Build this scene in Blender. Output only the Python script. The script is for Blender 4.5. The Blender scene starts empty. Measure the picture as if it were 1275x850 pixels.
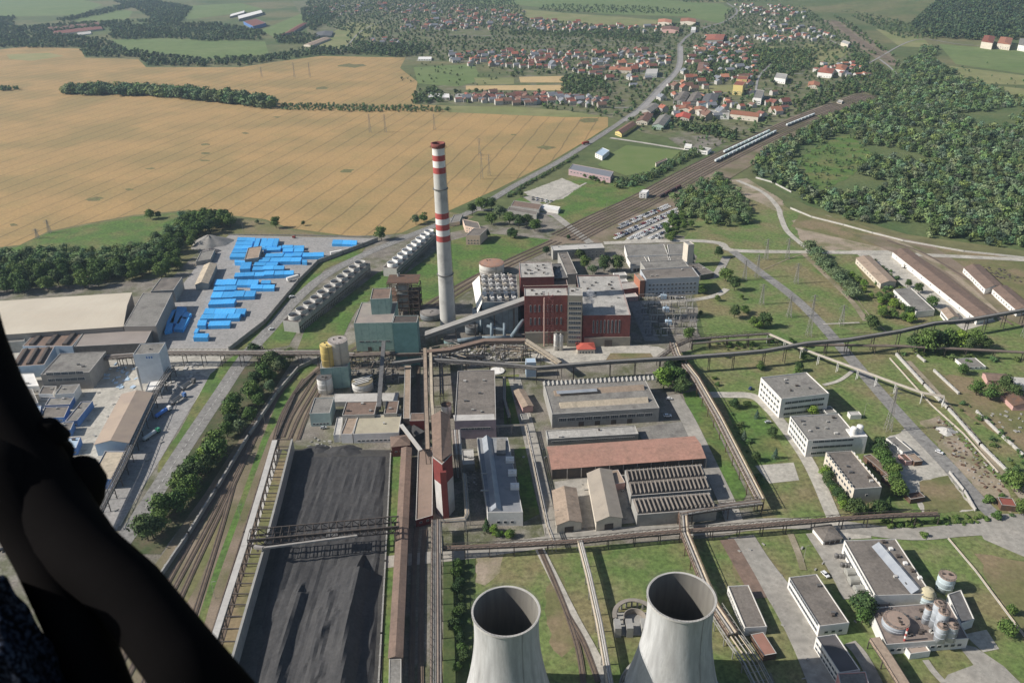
import bpy, math, random
import numpy as np
from mathutils import Vector, Matrix
from mathutils.geometry import tessellate_polygon
random.seed(7); np.random.seed(7)
S = bpy.context.scene; COL = S.collection; R = math.radians
# ---------------------------------------------------------------- camera (photo pixels 1275x850)
H = 290.0; F = 1000.0; CU, CV = 637.5, 425.0; NU, NV = 672.0, 2411.0
zc = -Vector((NU-CU, -(NV-CV), -F)).normalized()
yc = Vector((0, 0, -1)); yc = (yc - zc*yc.dot(zc)).normalized()
xc = yc.cross(zc)
RW = Matrix((xc, yc, zc))
cam = bpy.data.objects.new('camera', bpy.data.cameras.new('camera')); COL.objects.link(cam)
cam.matrix_world = Matrix.Translation((0, 0, H)) @ RW.to_4x4()
cam.data.sensor_width = 36; cam.data.lens = 36*F/1275; cam.data.clip_start = 0.05; cam.data.clip_end = 30000
cam.data.dof.use_dof = True; cam.data.dof.focus_distance = 600; cam.data.dof.aperture_fstop = 5.6
S.camera = cam
# ---------------------------------------------------------------- sky and sun
SUN_EL = R(35); SUN_FROM = R(-90 - 5)      # azimuth, clockwise from +Y
sd = Vector((math.sin(SUN_FROM)*math.cos(SUN_EL), math.cos(SUN_FROM)*math.cos(SUN_EL), math.sin(SUN_EL)))
w = bpy.data.worlds.new('World'); S.world = w; w.use_nodes = True
nt = w.node_tree; bg = nt.nodes['Background']
sky = nt.nodes.new('ShaderNodeTexSky'); sky.sky_type = 'NISHITA'; sky.sun_disc = False
sky.sun_elevation = SUN_EL; sky.sun_rotation = SUN_FROM
nt.links.new(sky.outputs[0], bg.inputs[0]); bg.inputs[1].default_value = 0.075
sl = bpy.data.lights.new('sun', 'SUN'); sl.energy = 4.9; sl.angle = R(0.5); sl.color = (1, .95, .88)
so = bpy.data.objects.new('sun', sl); COL.objects.link(so); so.location = (-400, 0, 600)
so.rotation_euler = sd.to_track_quat('Z', 'Y').to_euler()
S.view_settings.view_transform = 'Standard'; S.view_settings.look = 'None'
S.view_settings.gamma = 1; S.view_settings.exposure = 0.27
S.cycles.volume_bounces = 0; S.cycles.max_bounces = 6
# ---------------------------------------------------------------- pixel <-> place
def ray(u, v): return RW @ Vector(((u-CU), -(v-CV), -F))
def G(u, v, z=0.0):
    d = ray(u, v); t = (z-H)/d.z
    return Vector((d.x*t, d.y*t, z))
def proj(p):
    c = RW.transposed() @ (Vector(p)-Vector((0, 0, H)))
    return (CU + F*c.x/-c.z, CV - F*c.y/-c.z)
def hgt(u, vt, vb):
    """height of a vertical edge whose top shows at (u,vt) and whose foot shows at row vb"""
    ub = u + (vb-vt)*(NU-u)/(NV-vt)
    g = G(ub, vb); d = ray(u, vt)
    t = math.hypot(g.x, g.y)/math.hypot(d.x, d.y)
    return H + t*d.z
def Zm(ox, oy, s, pts): return [(ox+x/s, oy+y/s) for x, y in pts]
# ---------------------------------------------------------------- materials
MATS = {}
def mat(name, c1, c2=None, scale=.1, rough=.9, detail=6, contrast=(.35, .65), c3=None, scale3=.01, stripe=None, metal=0, bump=0, c4=None, scale4=1.0, mix4=.5, fine=None, islands=False, spec=.3, vcol=False, vstr=1, orand=0):
    if name in MATS: return MATS[name]
    m = bpy.data.materials.new(name); m.use_nodes = True; n = m.node_tree.nodes; l = m.node_tree.links
    b = n['Principled BSDF']; b.inputs['Roughness'].default_value = rough; b.inputs['Metallic'].default_value = metal
    b.inputs['Specular IOR Level'].default_value = spec
    pos = n.new('ShaderNodeNewGeometry').outputs['Position']
    if vstr != 1:
        vm_ = n.new('ShaderNodeVectorMath'); vm_.operation = 'MULTIPLY'; l.new(pos, vm_.inputs[0]); vm_.inputs[1].default_value = (1, 1, vstr); pos = vm_.outputs[0]
    def noise(sc, det=6, vec=None, rg=.55):
        t = n.new('ShaderNodeTexNoise'); t.inputs['Scale'].default_value = sc; t.inputs['Detail'].default_value = det
        t.inputs['Roughness'].default_value = rg; l.new(vec or pos, t.inputs['Vector']); return t.outputs['Fac']
    def ramp(f, a, z):
        r = n.new('ShaderNodeMapRange'); r.inputs[1].default_value = a; r.inputs[2].default_value = z; l.new(f, r.inputs[0]); return r.outputs[0]
    def mix(f, a, z, blend='MIX'):
        x = n.new('ShaderNodeMix'); x.data_type = 'RGBA'; x.blend_type = blend
        if hasattr(f, 'links'): l.new(f, x.inputs[0])
        else: x.inputs[0].default_value = f
        for k, q in ((6, a), (7, z)):
            if hasattr(q, 'links'): l.new(q, x.inputs[k])
            else: x.inputs[k].default_value = (*q[:3], 1)
        return x.outputs[2]
    col = c1
    if c2: col = mix(ramp(noise(scale, detail), *contrast), c1, c2)
    if c3: col = mix(ramp(noise(scale3, 5), .45, .62), col, c3)
    if c4:
        f = ramp(noise(scale4, 3), .5, .7)
        mm = n.new('ShaderNodeMath'); mm.operation = 'MULTIPLY'; l.new(f, mm.inputs[0]); mm.inputs[1].default_value = mix4
        col = mix(mm.outputs[0], col, c4)
    if stripe:            # (direction angle, period m, width 0..1, colour, strength, distort, centre or None)
        ang, per, wd, sc_, st, dis, cen = stripe
        mp = n.new('ShaderNodeVectorMath'); mp.operation = 'DOT_PRODUCT'; l.new(pos, mp.inputs[0])
        if cen:
            s2 = n.new('ShaderNodeVectorMath'); s2.operation = 'SUBTRACT'; l.new(pos, s2.inputs[0]); s2.inputs[1].default_value = (*cen, 0)
            ln = n.new('ShaderNodeVectorMath'); ln.operation = 'LENGTH'; l.new(s2.outputs[0], ln.inputs[0]); base = ln.outputs['Value']
        else:
            mp.inputs[1].default_value = (math.cos(ang), math.sin(ang), 0); base = mp.outputs['Value']
        nn = n.new('ShaderNodeMath'); nn.operation = 'MULTIPLY_ADD'; l.new(noise(.01, 2), nn.inputs[0]); nn.inputs[1].default_value = dis; l.new(base, nn.inputs[2])
        dv = n.new('ShaderNodeMath'); dv.operation = 'DIVIDE'; l.new(nn.outputs[0], dv.inputs[0]); dv.inputs[1].default_value = per
        fr = n.new('ShaderNodeMath'); fr.operation = 'FRACT'; l.new(dv.outputs[0], fr.inputs[0])
        ab = n.new('ShaderNodeMath'); ab.operation = 'SUBTRACT'; l.new(fr.outputs[0], ab.inputs[0]); ab.inputs[1].default_value = .5
        a2 = n.new('ShaderNodeMath'); a2.operation = 'ABSOLUTE'; l.new(ab.outputs[0], a2.inputs[0])
        rr = n.new('ShaderNodeMapRange'); rr.inputs[1].default_value = wd; rr.inputs[2].default_value = 0; rr.inputs[3].default_value = 0; rr.inputs[4].default_value = st; l.new(a2.outputs[0], rr.inputs[0])
        q = n.new('ShaderNodeMath'); q.operation = 'MULTIPLY'; l.new(rr.outputs[0], q.inputs[0]); l.new(ramp(noise(.006, 2), .2, .55), q.inputs[1])
        col = mix(q.outputs[0], col, sc_)
    if fine:
        col = mix(1.0, col, mix(ramp(noise(fine[0], 4, rg=.7), .3, .7), (fine[1],)*3, (fine[2],)*3), 'MULTIPLY')
    if islands:
        g = n.new('ShaderNodeNewGeometry'); oi = n.new('ShaderNodeObjectInfo')
        col = mix(1.0, col, mix(g.outputs['Random Per Island'], (.6, .62, .6), (1.45, 1.4, 1.3)), 'MULTIPLY')
        col = mix(1.0, col, mix(oi.outputs['Random'], (.75, .85, .8), (1.3, 1.15, 1.0)), 'MULTIPLY')
    if orand:
        oi = n.new('ShaderNodeObjectInfo'); col = mix(1.0, col, mix(oi.outputs['Random'], (1-orand,)*3, (1+orand,)*3), 'MULTIPLY')
    if vcol:
        a = n.new('ShaderNodeAttribute'); a.attribute_name = 'tint'
        col = mix(1.0, col, a.outputs['Color'], 'MULTIPLY')
    if hasattr(col, 'links'): l.new(col, b.inputs['Base Color'])
    else: b.inputs['Base Color'].default_value = (*col, 1)
    if bump:
        bp = n.new('ShaderNodeBump'); bp.inputs['Strength'].default_value = .8; bp.inputs['Distance'].default_value = bump
        l.new(noise(max(scale*4, .3), 5), bp.inputs['Height']); l.new(bp.outputs[0], b.inputs['Normal'])
    MATS[name] = m; return m
# ---------------------------------------------------------------- mesh helpers
def tag(o, label=None, cat=None, group=None, kind=None):
    if label:
        o['label'] = label
        if len(label.split()) > 16: print('LONG', label)
    if cat: o['category'] = cat
    if group: o['group'] = group
    if kind: o['kind'] = kind
    return o
class MB:
    def __init__(s): s.v = []; s.f = []; s.m = []
    def face(s, pts, m=0):
        i = len(s.v); s.v += [tuple(p) for p in pts]; s.f.append(tuple(range(i, i+len(pts)))); s.m.append(m)
    def add(s, vs, fs, m=0):
        i = len(s.v); s.v += [tuple(p) for p in vs]; s.f += [tuple(i+k for k in f) for f in fs]; s.m += [m]*len(fs)
    def box(s, c, size, rz=0, m=0, mt=None):
        x, y, z = [q/2 for q in size]; ca, sa = math.cos(rz), math.sin(rz); vs = []
        for dz in (-z, z):
            for dx, dy in ((-x, -y), (x, -y), (x, y), (-x, y)):
                vs.append((c[0]+dx*ca-dy*sa, c[1]+dx*sa+dy*ca, c[2]+dz))
        s.add(vs, [(0, 3, 2, 1), (0, 1, 5, 4), (1, 2, 6, 5), (2, 3, 7, 6), (3, 0, 4, 7)], m)
        s.add(vs[4:], [(0, 1, 2, 3)], m if mt is None else mt)
    def prism(s, pts, z0, z1, m=0, mt=None, top=True, bottom=False):
        n = len(pts); vs = [(p[0], p[1], z0) for p in pts]+[(p[0], p[1], z1) for p in pts]
        s.add(vs, [(i, (i+1) % n, n+(i+1) % n, n+i) for i in range(n)], m)
        if top: s.add([(p[0], p[1], z1) for p in pts], tess(pts), m if mt is None else mt)
        if bottom: s.add([(p[0], p[1], z0) for p in pts], [t[::-1] for t in tess(pts)], m)
    def lathe(s, prof, n=24, c=(0, 0, 0), m=0, cap=False):
        vs = []; fs = []
        for r, z in prof:
            for k in range(n):
                a = 2*math.pi*k/n; vs.append((c[0]+r*math.cos(a), c[1]+r*math.sin(a), c[2]+z))
        for j in range(len(prof)-1):
            for k in range(n):
                k2 = (k+1) % n; fs.append((j*n+k, j*n+k2, (j+1)*n+k2, (j+1)*n+k))
        if cap: fs.append(tuple((len(prof)-1)*n+k for k in range(n)))
        s.add(vs, fs, m)
    def bar(s, a, b, w=.3, n=4, m=0, w2=None, caps=True):
        a = Vector(a); b = Vector(b); d = (b-a)
        if d.length < 1e-6: return
        d.normalize(); up = Vector((0, 0, 1)) if abs(d.z) < .95 else Vector((0, 1, 0))
        x = d.cross(up).normalized(); y = x.cross(d); w2 = w if w2 is None else w2; vs = []
        for p, r in ((a, w), (b, w2)):
            for k in range(n):
                t = 2*math.pi*(k+.5)/n; q = r/2*(1.41 if n == 4 else 1); vs.append(p+x*q*math.cos(t)+y*q*math.sin(t))
        fs = [(k, (k+1) % n, n+(k+1) % n, n+k) for k in range(n)]
        if caps: fs += [tuple(range(n))[::-1], tuple(range(n, 2*n))]
        s.add(vs, fs, m)
    def sweep(s, pts, r, n=8, m=0):
        pts = [Vector(p) for p in pts]; N = len(pts); vs = []
        rr = r if isinstance(r, (list, tuple)) else [r]*N
        for i, p in enumerate(pts):
            d = (pts[min(i+1, N-1)]-pts[max(i-1, 0)]).normalized(); up = Vector((0, 0, 1)) if abs(d.z) < .95 else Vector((0, 1, 0))
            x = d.cross(up).normalized(); y = x.cross(d)
            for k in range(n):
                t = 2*math.pi*k/n; vs.append(p+x*rr[i]*math.cos(t)+y*rr[i]*math.sin(t))
        fs = [(i*n+k, i*n+(k+1) % n, (i+1)*n+(k+1) % n, (i+1)*n+k) for i in range(N-1) for k in range(n)]
        fs += [tuple(range(n))[::-1], tuple((N-1)*n+k for k in range(n))]
        s.add(vs, fs, m)
    def mesh(s, name, mats):
        me = bpy.data.meshes.new(name); me.from_pydata(s.v, [], s.f)
        for m in (mats if isinstance(mats, (list, tuple)) else [mats]): me.materials.append(m)
        me.polygons.foreach_set('material_index', s.m); me.update(); return me
    def build(s, name, mats, parent=None, off=None):
        if off is not None: s.v = [(p[0]-off[0], p[1]-off[1], p[2]-off[2]) for p in s.v]
        o = bpy.data.objects.new(name, s.mesh(name, mats)); COL.objects.link(o)
        if parent: o.parent = parent
        return o
def tess(pts):
    pts = [Vector((p[0], p[1], 0)) for p in pts]; out = []
    for t in tessellate_polygon([pts]):
        a, b, c = [pts[i] for i in t]
        out.append(tuple(t) if (b-a).cross(c-a).z > 0 else tuple(t)[::-1])
    return out
def empty(name, loc, label=None, cat=None, group=None, rz=0):
    o = bpy.data.objects.new(name, None); COL.objects.link(o); o.location = loc; o.rotation_euler = (0, 0, rz); o.empty_display_size = 1
    return tag(o, label, cat, group)
def inst(mesh, name, parent, loc, rz=0, sc=None):
    o = bpy.data.objects.new(name, mesh); COL.objects.link(o); o.parent = parent; o.location = loc; o.rotation_euler = (0, 0, rz)
    if sc: o.scale = sc if isinstance(sc, tuple) else (sc,)*3
    return o
def copy_tree(o, parent=None, kids=None):
    c = o.copy(); COL.objects.link(c); c.parent = parent
    for ch in (kids if kids is not None else list(o.children)): copy_tree(ch, c)
    return c
def smooth(pts, n=6):
    if len(pts) < 3: return pts
    P = [Vector(p) for p in pts]; P = [P[0]*2-P[1]]+P+[P[-1]*2-P[-2]]; out = []
    for i in range(1, len(P)-2):
        for k in range(n):
            t = k/n; a, b, c, d = P[i-1:i+3]
            out.append(.5*((2*b)+(c-a)*t+(2*a-5*b+4*c-d)*t*t+(3*b-a-3*c+d)*t**3))
    out.append(P[-2]); return out
def strip_pts(pts, w, z):
    L = []; Rr = []; N = len(pts)
    for i, p in enumerate(pts):
        d = Vector(pts[min(i+1, N-1)])-Vector(pts[max(i-1, 0)]); d.z = 0; d.normalize(); nrm = Vector((-d.y, d.x, 0))
        wi = w[i*len(w)//N] if isinstance(w, (list, tuple)) else w
        L.append((p[0]+nrm.x*wi/2, p[1]+nrm.y*wi/2, z)); Rr.append((p[0]-nrm.x*wi/2, p[1]-nrm.y*wi/2, z))
    return L, Rr
LAY = [0.0]
def lay(): LAY[0] += .004; return LAY[0]
def patch(name, px, m, z=None, ragged=0, kind='structure'):
    z = lay() if z is None else z
    P = [G(*p) for p in px]
    if ragged:
        Q = []
        for i in range(len(P)):
            a, b = P[i], P[(i+1) % len(P)]; n = max(1, int((b-a).length/ (ragged*3)))
            for k in range(n): Q.append(a.lerp(b, k/n)+Vector((random.uniform(-1, 1), random.uniform(-1, 1), 0))*ragged*(1 if k else .3))
        P = Q
    mb = MB(); mb.add([(p.x, p.y, z) for p in P], tess(P)); return tag(mb.build(name, m), kind=kind)
def road(name, px, wd, m, z=None, edge=None):
    z = lay() if z is None else z
    P = smooth([G(*p) for p in px]); L, Rr = strip_pts(P, wd, z); mark(P, (max(wd) if isinstance(wd, list) else wd)/2)
    mb = MB()
    for i in range(len(P)-1): mb.face([Rr[i], Rr[i+1], L[i+1], L[i]])
    return tag(mb.build(name, m), kind='structure')
def inpoly(x, y, P):
    c = False; j = len(P)-1
    for i in range(len(P)):
        xi, yi = P[i][0], P[i][1]; xj, yj = P[j][0], P[j][1]
        if (yi > y) != (yj > y) and x < (xj-xi)*(y-yi)/(yj-yi)+xi: c = not c
        j = i
    return c
RDS = {}
def mark(P, hw):
    for a, b in zip(P, P[1:]):
        n = max(1, int((b-a).length/6))
        for k in range(n): p = a.lerp(b, k/n); RDS.setdefault((int(p.x//40), int(p.y//40)), []).append((p.x, p.y, hw))
def offroad(x, y, ex=4):
    i, j = int(x//40), int(y//40)
    return not any((x-a)**2+(y-b)**2 < (w_+ex)**2 for di in (-1, 0, 1) for dj in (-1, 0, 1) for a, b, w_ in RDS.get((i+di, j+dj), ()))
def scatter(px, sp, jit=.45, holes=()):
    P = [G(*p) for p in px]; Hs = [[G(*p) for p in h] for h in holes]
    x0, x1 = min(p.x for p in P), max(p.x for p in P); y0, y1 = min(p.y for p in P), max(p.y for p in P); out = []
    y = y0
    while y < y1:
        x = x0
        while x < x1:
            a, b = x+random.uniform(-jit, jit)*sp, y+random.uniform(-jit, jit)*sp
            if inpoly(a, b, P) and not any(inpoly(a, b, h) for h in Hs): out.append((a, b))
            x += sp
        y += sp
    return out
# ---------------------------------------------------------------- material palette
GRASS = mat('grass', (.095, .150, .040), (.145, .185, .060), .03, c3=(.19, .165, .08), scale3=.02, fine=(.35, .55, 1.45), c4=(.21, .18, .10), scale4=.07, mix4=.55)
GRASSB = mat('bright_grass', (.095, .17, .035), (.08, .135, .035), .05, c3=(.16, .16, .06), scale3=.03, fine=(.35, .6, 1.4), c4=(.05, .09, .025), scale4=.12, mix4=.6)
GRASSD = mat('dry_grass', (.17, .155, .07), (.12, .13, .05), .05, c3=(.22, .17, .10), scale3=.03, fine=(.4, .75, 1.25))
LAND = mat('land', (.07, .105, .035), (.11, .13, .05), .004, c3=(.16, .15, .07), scale3=.003, fine=(.05, .75, 1.25))
MEADOW = mat('meadow', (.12, .17, .055), (.15, .19, .07), .006, fine=(.03, .85, 1.15))
MEADOWY = mat('dry_meadow', (.23, .22, .10), (.17, .19, .07), .008, fine=(.03, .85, 1.15))

WHEAT = mat('wheat', (.40, .262, .112), (.36, .24, .105), .012, c3=(.295, .215, .092), scale3=.006, c4=(.22, .21, .085), scale4=.02, mix4=.22, fine=(.25, .8, 1.16),
            stripe=(R(-12.7), 29, .06, (.13, .095, .05), .8, 9, None))
PLOT = mat('stubble', (.50, .36, .18), (.43, .32, .16), .02, fine=(.1, .9, 1.1))
CONC = mat('concrete_paving', (.34, .32, .28), (.27, .25, .22), .06, c3=(.40, .37, .32), scale3=.03, c4=(.17, .16, .14), scale4=.25, mix4=.6, fine=(.5, .72, 1.16))
CONCL = mat('pale_paving', (.50, .465, .40), (.40, .375, .32), .07, c4=(.26, .24, .21), scale4=.12, mix4=.6, fine=(.5, .72, 1.16))
ASPH = mat('asphalt', (.225, .215, .20), (.27, .26, .24), .05, c4=(.11, .105, .10), scale4=.3, mix4=.6, fine=(.5, .72, 1.16))
YARD = mat('yard_paving', (.29, .28, .265), (.35, .33, .31), .04, c4=(.22, .21, .2), scale4=.2, mix4=.6, fine=(.5, .72, 1.16))
DIRT = mat('dirt', (.27, .22, .155), (.34, .29, .22), .08, c3=(.16, .15, .08), scale3=.03, fine=(.9, .8, 1.15))
DIRTG = mat('works_ground', (.17, .15, .125), (.25, .225, .185), .05, c3=(.11, .115, .06), scale3=.04, c4=(.33, .30, .26), scale4=.13, mix4=.5, fine=(.9, .6, 1.3))
BALL = mat('ballast', (.19, .145, .105), (.24, .19, .14), .06, c3=(.13, .125, .06), scale3=.02, fine=(1.2, .8, 1.2))
BED = mat('track_bed', (.13, .095, .07), (.17, .13, .095), .3, fine=(2.5, .75, 1.25))
RAIL = mat('rail_steel', (.13, .11, .10), rough=.5, metal=.3)
COAL = mat('coal', (.048, .047, .048), (.064, .062, .061), .06, c4=(.035, .034, .034), scale4=.3, mix4=.6, fine=(.6, .7, 1.25), bump=.4)
BARE = mat('bare_earth', (.36, .29, .22), (.28, .23, .17), .07, c3=(.17, .16, .08), scale3=.04, fine=(.7, .8, 1.2))
CW = mat('weathered_concrete', (.34, .33, .30), (.27, .26, .24), .15, c4=(.2, .19, .175), scale4=.4, mix4=.4)
CWL = mat('light_concrete', (.50, .48, .44), (.42, .40, .37), .15, c4=(.3, .29, .27), scale4=.5, mix4=.4)
WHITE = mat('white_render', (.74, .72, .68), (.64, .62, .58), .2, c4=(.5, .48, .45), scale4=.6, mix4=.3)
CREAM = mat('cream_render', (.62, .56, .46), (.54, .48, .40), .2, c4=(.4, .36, .3), scale4=.6, mix4=.3)
PINK = mat('pink_render', (.55, .34, .30), (.47, .30, .27), .3)
REDB = mat('red_brick', (.20, .065, .055), (.155, .055, .048), .25, c4=(.13, .04, .035), scale4=.5, mix4=.4)
REDD = mat('dark_red_sheet', (.20, .035, .03), (.15, .03, .028), .3)
TEAL = mat('teal_sheet', (.31, .43, .38), (.26, .37, .33), .15, c4=(.15, .21, .19), scale4=.4, mix4=.4, stripe=(0, 6, .06, (.1, .2, .18), .5, 0, None))
BLUE = mat('blue_wrap', (.075, .40, .80), (.06, .35, .74), .12, rough=.45, fine=(1.5, .8, 1.15), stripe=(.06, 3, .08, (.25, .55, .8), .5, 0, None), orand=.16)
BLUED = mat('blue_panel', (.10, .20, .42), (.08, .16, .35), .3)
LBLUE = mat('pale_blue_panel', (.42, .52, .62), (.36, .46, .55), .3)
STEEL = mat('grey_steel', (.17, .165, .16), (.12, .115, .11), .4, rough=.6, metal=.2)
DSTEEL = mat('dark_steel', (.07, .06, .055), (.10, .08, .065), .4, rough=.7)
RUST = mat('rusty_steel', (.15, .085, .055), (.10, .07, .055), .4)
GALV = mat('galvanised_pipe', (.42, .40, .37), (.33, .30, .27), .4, rough=.5, metal=.2)
BROWNP = mat('brown_pipe', (.22, .175, .14), (.16, .13, .11), .4, rough=.7)
GLASS = mat('window_glass', (.035, .045, .06), (.06, .075, .09), .5, rough=.15, spec=.6)
FRAME = mat('window_frame', (.5, .49, .46))
RG = mat('bitumen_roof', (.165, .145, .125), (.205, .18, .155), .08, c4=(.10, .09, .08), scale4=.11, mix4=.75, fine=(.7, .72, 1.2), stripe=(.05, 3, .05, (.09, .08, .07), .35, 0, None))
RGY = mat('grey_roof', (.25, .235, .21), (.20, .19, .17), .08, c4=(.13, .12, .11), scale4=.11, mix4=.75, fine=(.7, .72, 1.2), stripe=(1.6, 4, .04, (.13, .12, .11), .4, 0, None))
RGL = mat('light_grey_roof', (.44, .42, .38), (.36, .34, .31), .08, c4=(.24, .23, .21), scale4=.11, mix4=.75, fine=(.7, .72, 1.2), stripe=(.05, 6, .03, (.22, .2, .18), .5, 0, None))
RBEI = mat('beige_roof', (.50, .42, .31), (.44, .37, .28), .05, c4=(.3, .26, .2), scale4=.2, mix4=.6, fine=(.6, .8, 1.15), stripe=(0, 5, .05, (.33, .27, .2), .4, 0, None))
RTAN = mat('tan_roof', (.36, .275, .205), (.31, .24, .18), .08, c4=(.2, .16, .12), scale4=.2, mix4=.6, fine=(.6, .8, 1.15), stripe=(1.5, 3, .05, (.22, .17, .13), .4, 0, None))
RBRN = mat('brown_roof', (.215, .15, .115), (.18, .128, .10), .08, c4=(.12, .09, .07), scale4=.2, mix4=.6, fine=(.6, .8, 1.15), stripe=(1.5, 4, .05, (.12, .09, .07), .4, 0, None))
RRED = mat('red_roof', (.40, .22, .165), (.34, .20, .15), .05, c4=(.25, .15, .11), scale4=.2, mix4=.6, fine=(.6, .8, 1.15), stripe=(0, 5, .04, (.28, .15, .11), .4, 0, None))
RTILE = mat('tile_roof_red', (.33, .115, .075), (.25, .10, .07), .3, orand=.3)
RTILO = mat('tile_roof_orange', (.40, .17, .10), (.32, .15, .095), .3, orand=.3)
RTILB = mat('tile_roof_brown', (.20, .115, .085), (.15, .09, .07), .3)
RDRED = mat('sheet_roof_dark_red', (.22, .09, .07), (.18, .08, .065), .3)
YELL = mat('yellow_paint', (.62, .48, .17), (.55, .42, .15), .4)
REDP = mat('red_paint', (.42, .085, .075), (.35, .08, .07), .4)
PAINTW = mat('white_paint', (.78, .76, .72), (.68, .66, .62), .4)
CHIM = mat('chimney_concrete', (.52, .51, .47), (.44, .43, .40), .08, c4=(.22, .21, .2), scale4=.12, mix4=.45)
TOWER = mat('tower_concrete', (.50, .50, .49), (.38, .375, .36), .16, c4=(.24, .235, .23), scale4=.3, mix4=.6, fine=(1.2, .8, 1.12), vstr=.12)
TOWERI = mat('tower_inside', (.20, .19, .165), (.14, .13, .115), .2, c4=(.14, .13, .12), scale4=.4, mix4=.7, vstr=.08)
TARP = mat('blue_glass_roof', (.33, .35, .37), (.26, .28, .31), .2, rough=.3)
# ---------------------------------------------------------------- ground
gm = MB(); gm.face([(-7000, -300, 0), (7000, -300, 0), (7000, 9000, 0), (-7000, 9000, 0)])
tag(gm.build('ground', LAND), kind='structure')
patch('village_ground', [(365, 2), (470, -5), (560, 0), (720, 30), (840, 30), (905, 12), (1000, 8), (1060, 50), (1110, 95), (1080, 118), (1000, 150), (905, 185), (800, 165), (757, 145), (640, 133), (520, 130), (520, 112), (640, 92), (600, 78), (510, 76), (470, 50), (440, 70), (390, 64), (380, 30)], mat('gardens', (.095, .12, .045), (.15, .145, .075), .02, c4=(.22, .19, .15), scale4=.03, mix4=.8, fine=(.1, .7, 1.3)))
patch('pasture', [(-200, -6), (60, -10), (128, 6), (98, 19), (10, 21), (-200, 20)], MEADOW)
patch('pasture', [(85, 24), (150, 12), (165, 14), (160, 24), (95, 27)], MEADOW)
patch('pasture', [(190, 10), (300, 4), (330, 12), (240, 24), (190, 22)], MEADOW)
patch('pasture', [(138, 50), (210, 48), (330, 52), (335, 68), (250, 74), (160, 64)], MEADOW)
patch('pasture', [(325, 38), (380, 15), (400, 16), (370, 42), (340, 46)], MEADOW)
patch('dry_field', [(390, 55), (435, 28), (474, 30), (462, 44), (420, 64)], MEADOWY)
patch('pasture', [(560, 5), (680, -8), (920, 6), (900, 22), (760, 18), (640, 6)], MEADOW)
patch('pasture', [(630, 10), (700, 16), (820, 25), (815, 32), (720, 32), (640, 20)], MEADOWY)
patch('pasture', [(830, 8), (890, 10), (903, 22), (900, 30), (860, 22), (832, 14)], MEADOW)
patch('dry_field', [(880, -10), (1000, -6), (990, 2), (890, 3)], MEADOWY)
patch('dry_field', [(1010, -8), (1200, -12), (1250, -2), (1180, 6), (1140, 22), (1090, 14), (1040, 4)], MEADOWY)
patch('dry_field', [(1000, 54), (1060, 62), (1045, 74), (1005, 70)], MEADOWY)
patch('pasture', [(1168, 55), (1275, 64), (1420, 74), (1420, 100), (1275, 92), (1190, 80)], MEADOW)
patch('dry_field', [(1160, 60), (1180, 82), (1275, 94), (1420, 100), (1420, 125), (1275, 106), (1200, 104)], MEADOWY)
patch('dry_field', [(1230, 106), (1420, 126), (1420, 150), (1275, 124)], MEADOWY)
patch('dry_field', [(1090, 36), (1150, 48), (1160, 60), (1120, 58)], MEADOWY)
patch('meadow', [(935, 205), (1005, 162), (1095, 112), (1150, 60), (1200, 100), (1275, 128), (1420, 170), (1420, 335), (1275, 312), (1130, 292), (1005, 256), (940, 220)], mat('wood_floor', (.075, .115, .04), (.12, .14, .055), .02, fine=(.2, .7, 1.3)))
WH = patch('wheat_field', [(-320, 70), (0, 62), (35, 58), (100, 61), (106, 72), (172, 74), (182, 84), (300, 84), (345, 77), (400, 70), (505, 72), (498, 85), (520, 102), (514, 130),
    (600, 134), (700, 139), (757, 146), (757, 158), (730, 175), (680, 205), (620, 235), (560, 262), (500, 290), (450, 296), (360, 284), (330, 273), (230, 262), (165, 268), (110, 278), (60, 288), (25, 305), (-320, 345)], WHEAT)
LOD = mat('lodged_crop', (.17, .18, .07), (.13, .10, .05), .2)
for u_, v_, w_, h_ in [(118, 248, 14, 3), (160, 236, 7, 1.5), (188, 210, 8, 1.2), (255, 191, 9, 1.5), (254, 200, 8, 1.2), (255, 180, 9, 1.5), (305, 166, 7, 1.2), (432, 213, 12, 3), (345, 146, 7, 1), (16, 280, 8, 2), (440, 82, 20, 3), (400, 110, 12, 2), (680, 184, 12, 3), (735, 150, 14, 4), (640, 168, 5, 1)]:
    patch('flattened_crop', [(u_+w_*(.8+.3*math.sin(k*5.1+u_))*math.cos(k*.7), v_+h_*(.8+.3*math.sin(k*3.3+v_))*math.sin(k*.7)) for k in range(9)], LOD, ragged=2)
patch('field_margin', [(540, 132), (640, 133), (706, 138), (757, 146), (700, 146), (560, 140)], MEADOWY)
patch('green_patch', [(8, 68), (60, 66), (80, 70), (40, 76), (12, 74)], mat('unripe_wheat', (.30, .26, .12), (.24, .24, .10), .02))
patch('pasture', [(515, 84), (590, 80), (600, 100), (570, 108), (520, 104)], MEADOW)
patch('stubble_plot', [(646, 96), (702, 95), (702, 103), (648, 103)], PLOT)
patch('stubble_plot', [(580, 107), (702, 106), (702, 113), (580, 112)], PLOT)
patch('dry_field', [(590, 97), (640, 97), (640, 105), (594, 106)], MEADOWY)
patch('pasture', [(868, 108), (915, 106), (912, 115), (870, 116)], MEADOWY)
patch('village_green', [(868, 60), (960, 58), (1010, 60), (1050, 80), (1010, 82), (900, 70)], MEADOWY)
patch('grass_bank', [(20, 308), (60, 290), (110, 280), (165, 270), (232, 264), (225, 300), (205, 330), (-300, 360), (-300, 348)], GRASSB)
patch('grass_bank', [(225, 266), (330, 275), (360, 286), (450, 297), (500, 292), (560, 264), (590, 270), (470, 330), (280, 300), (210, 330)], GRASSD)
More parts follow.
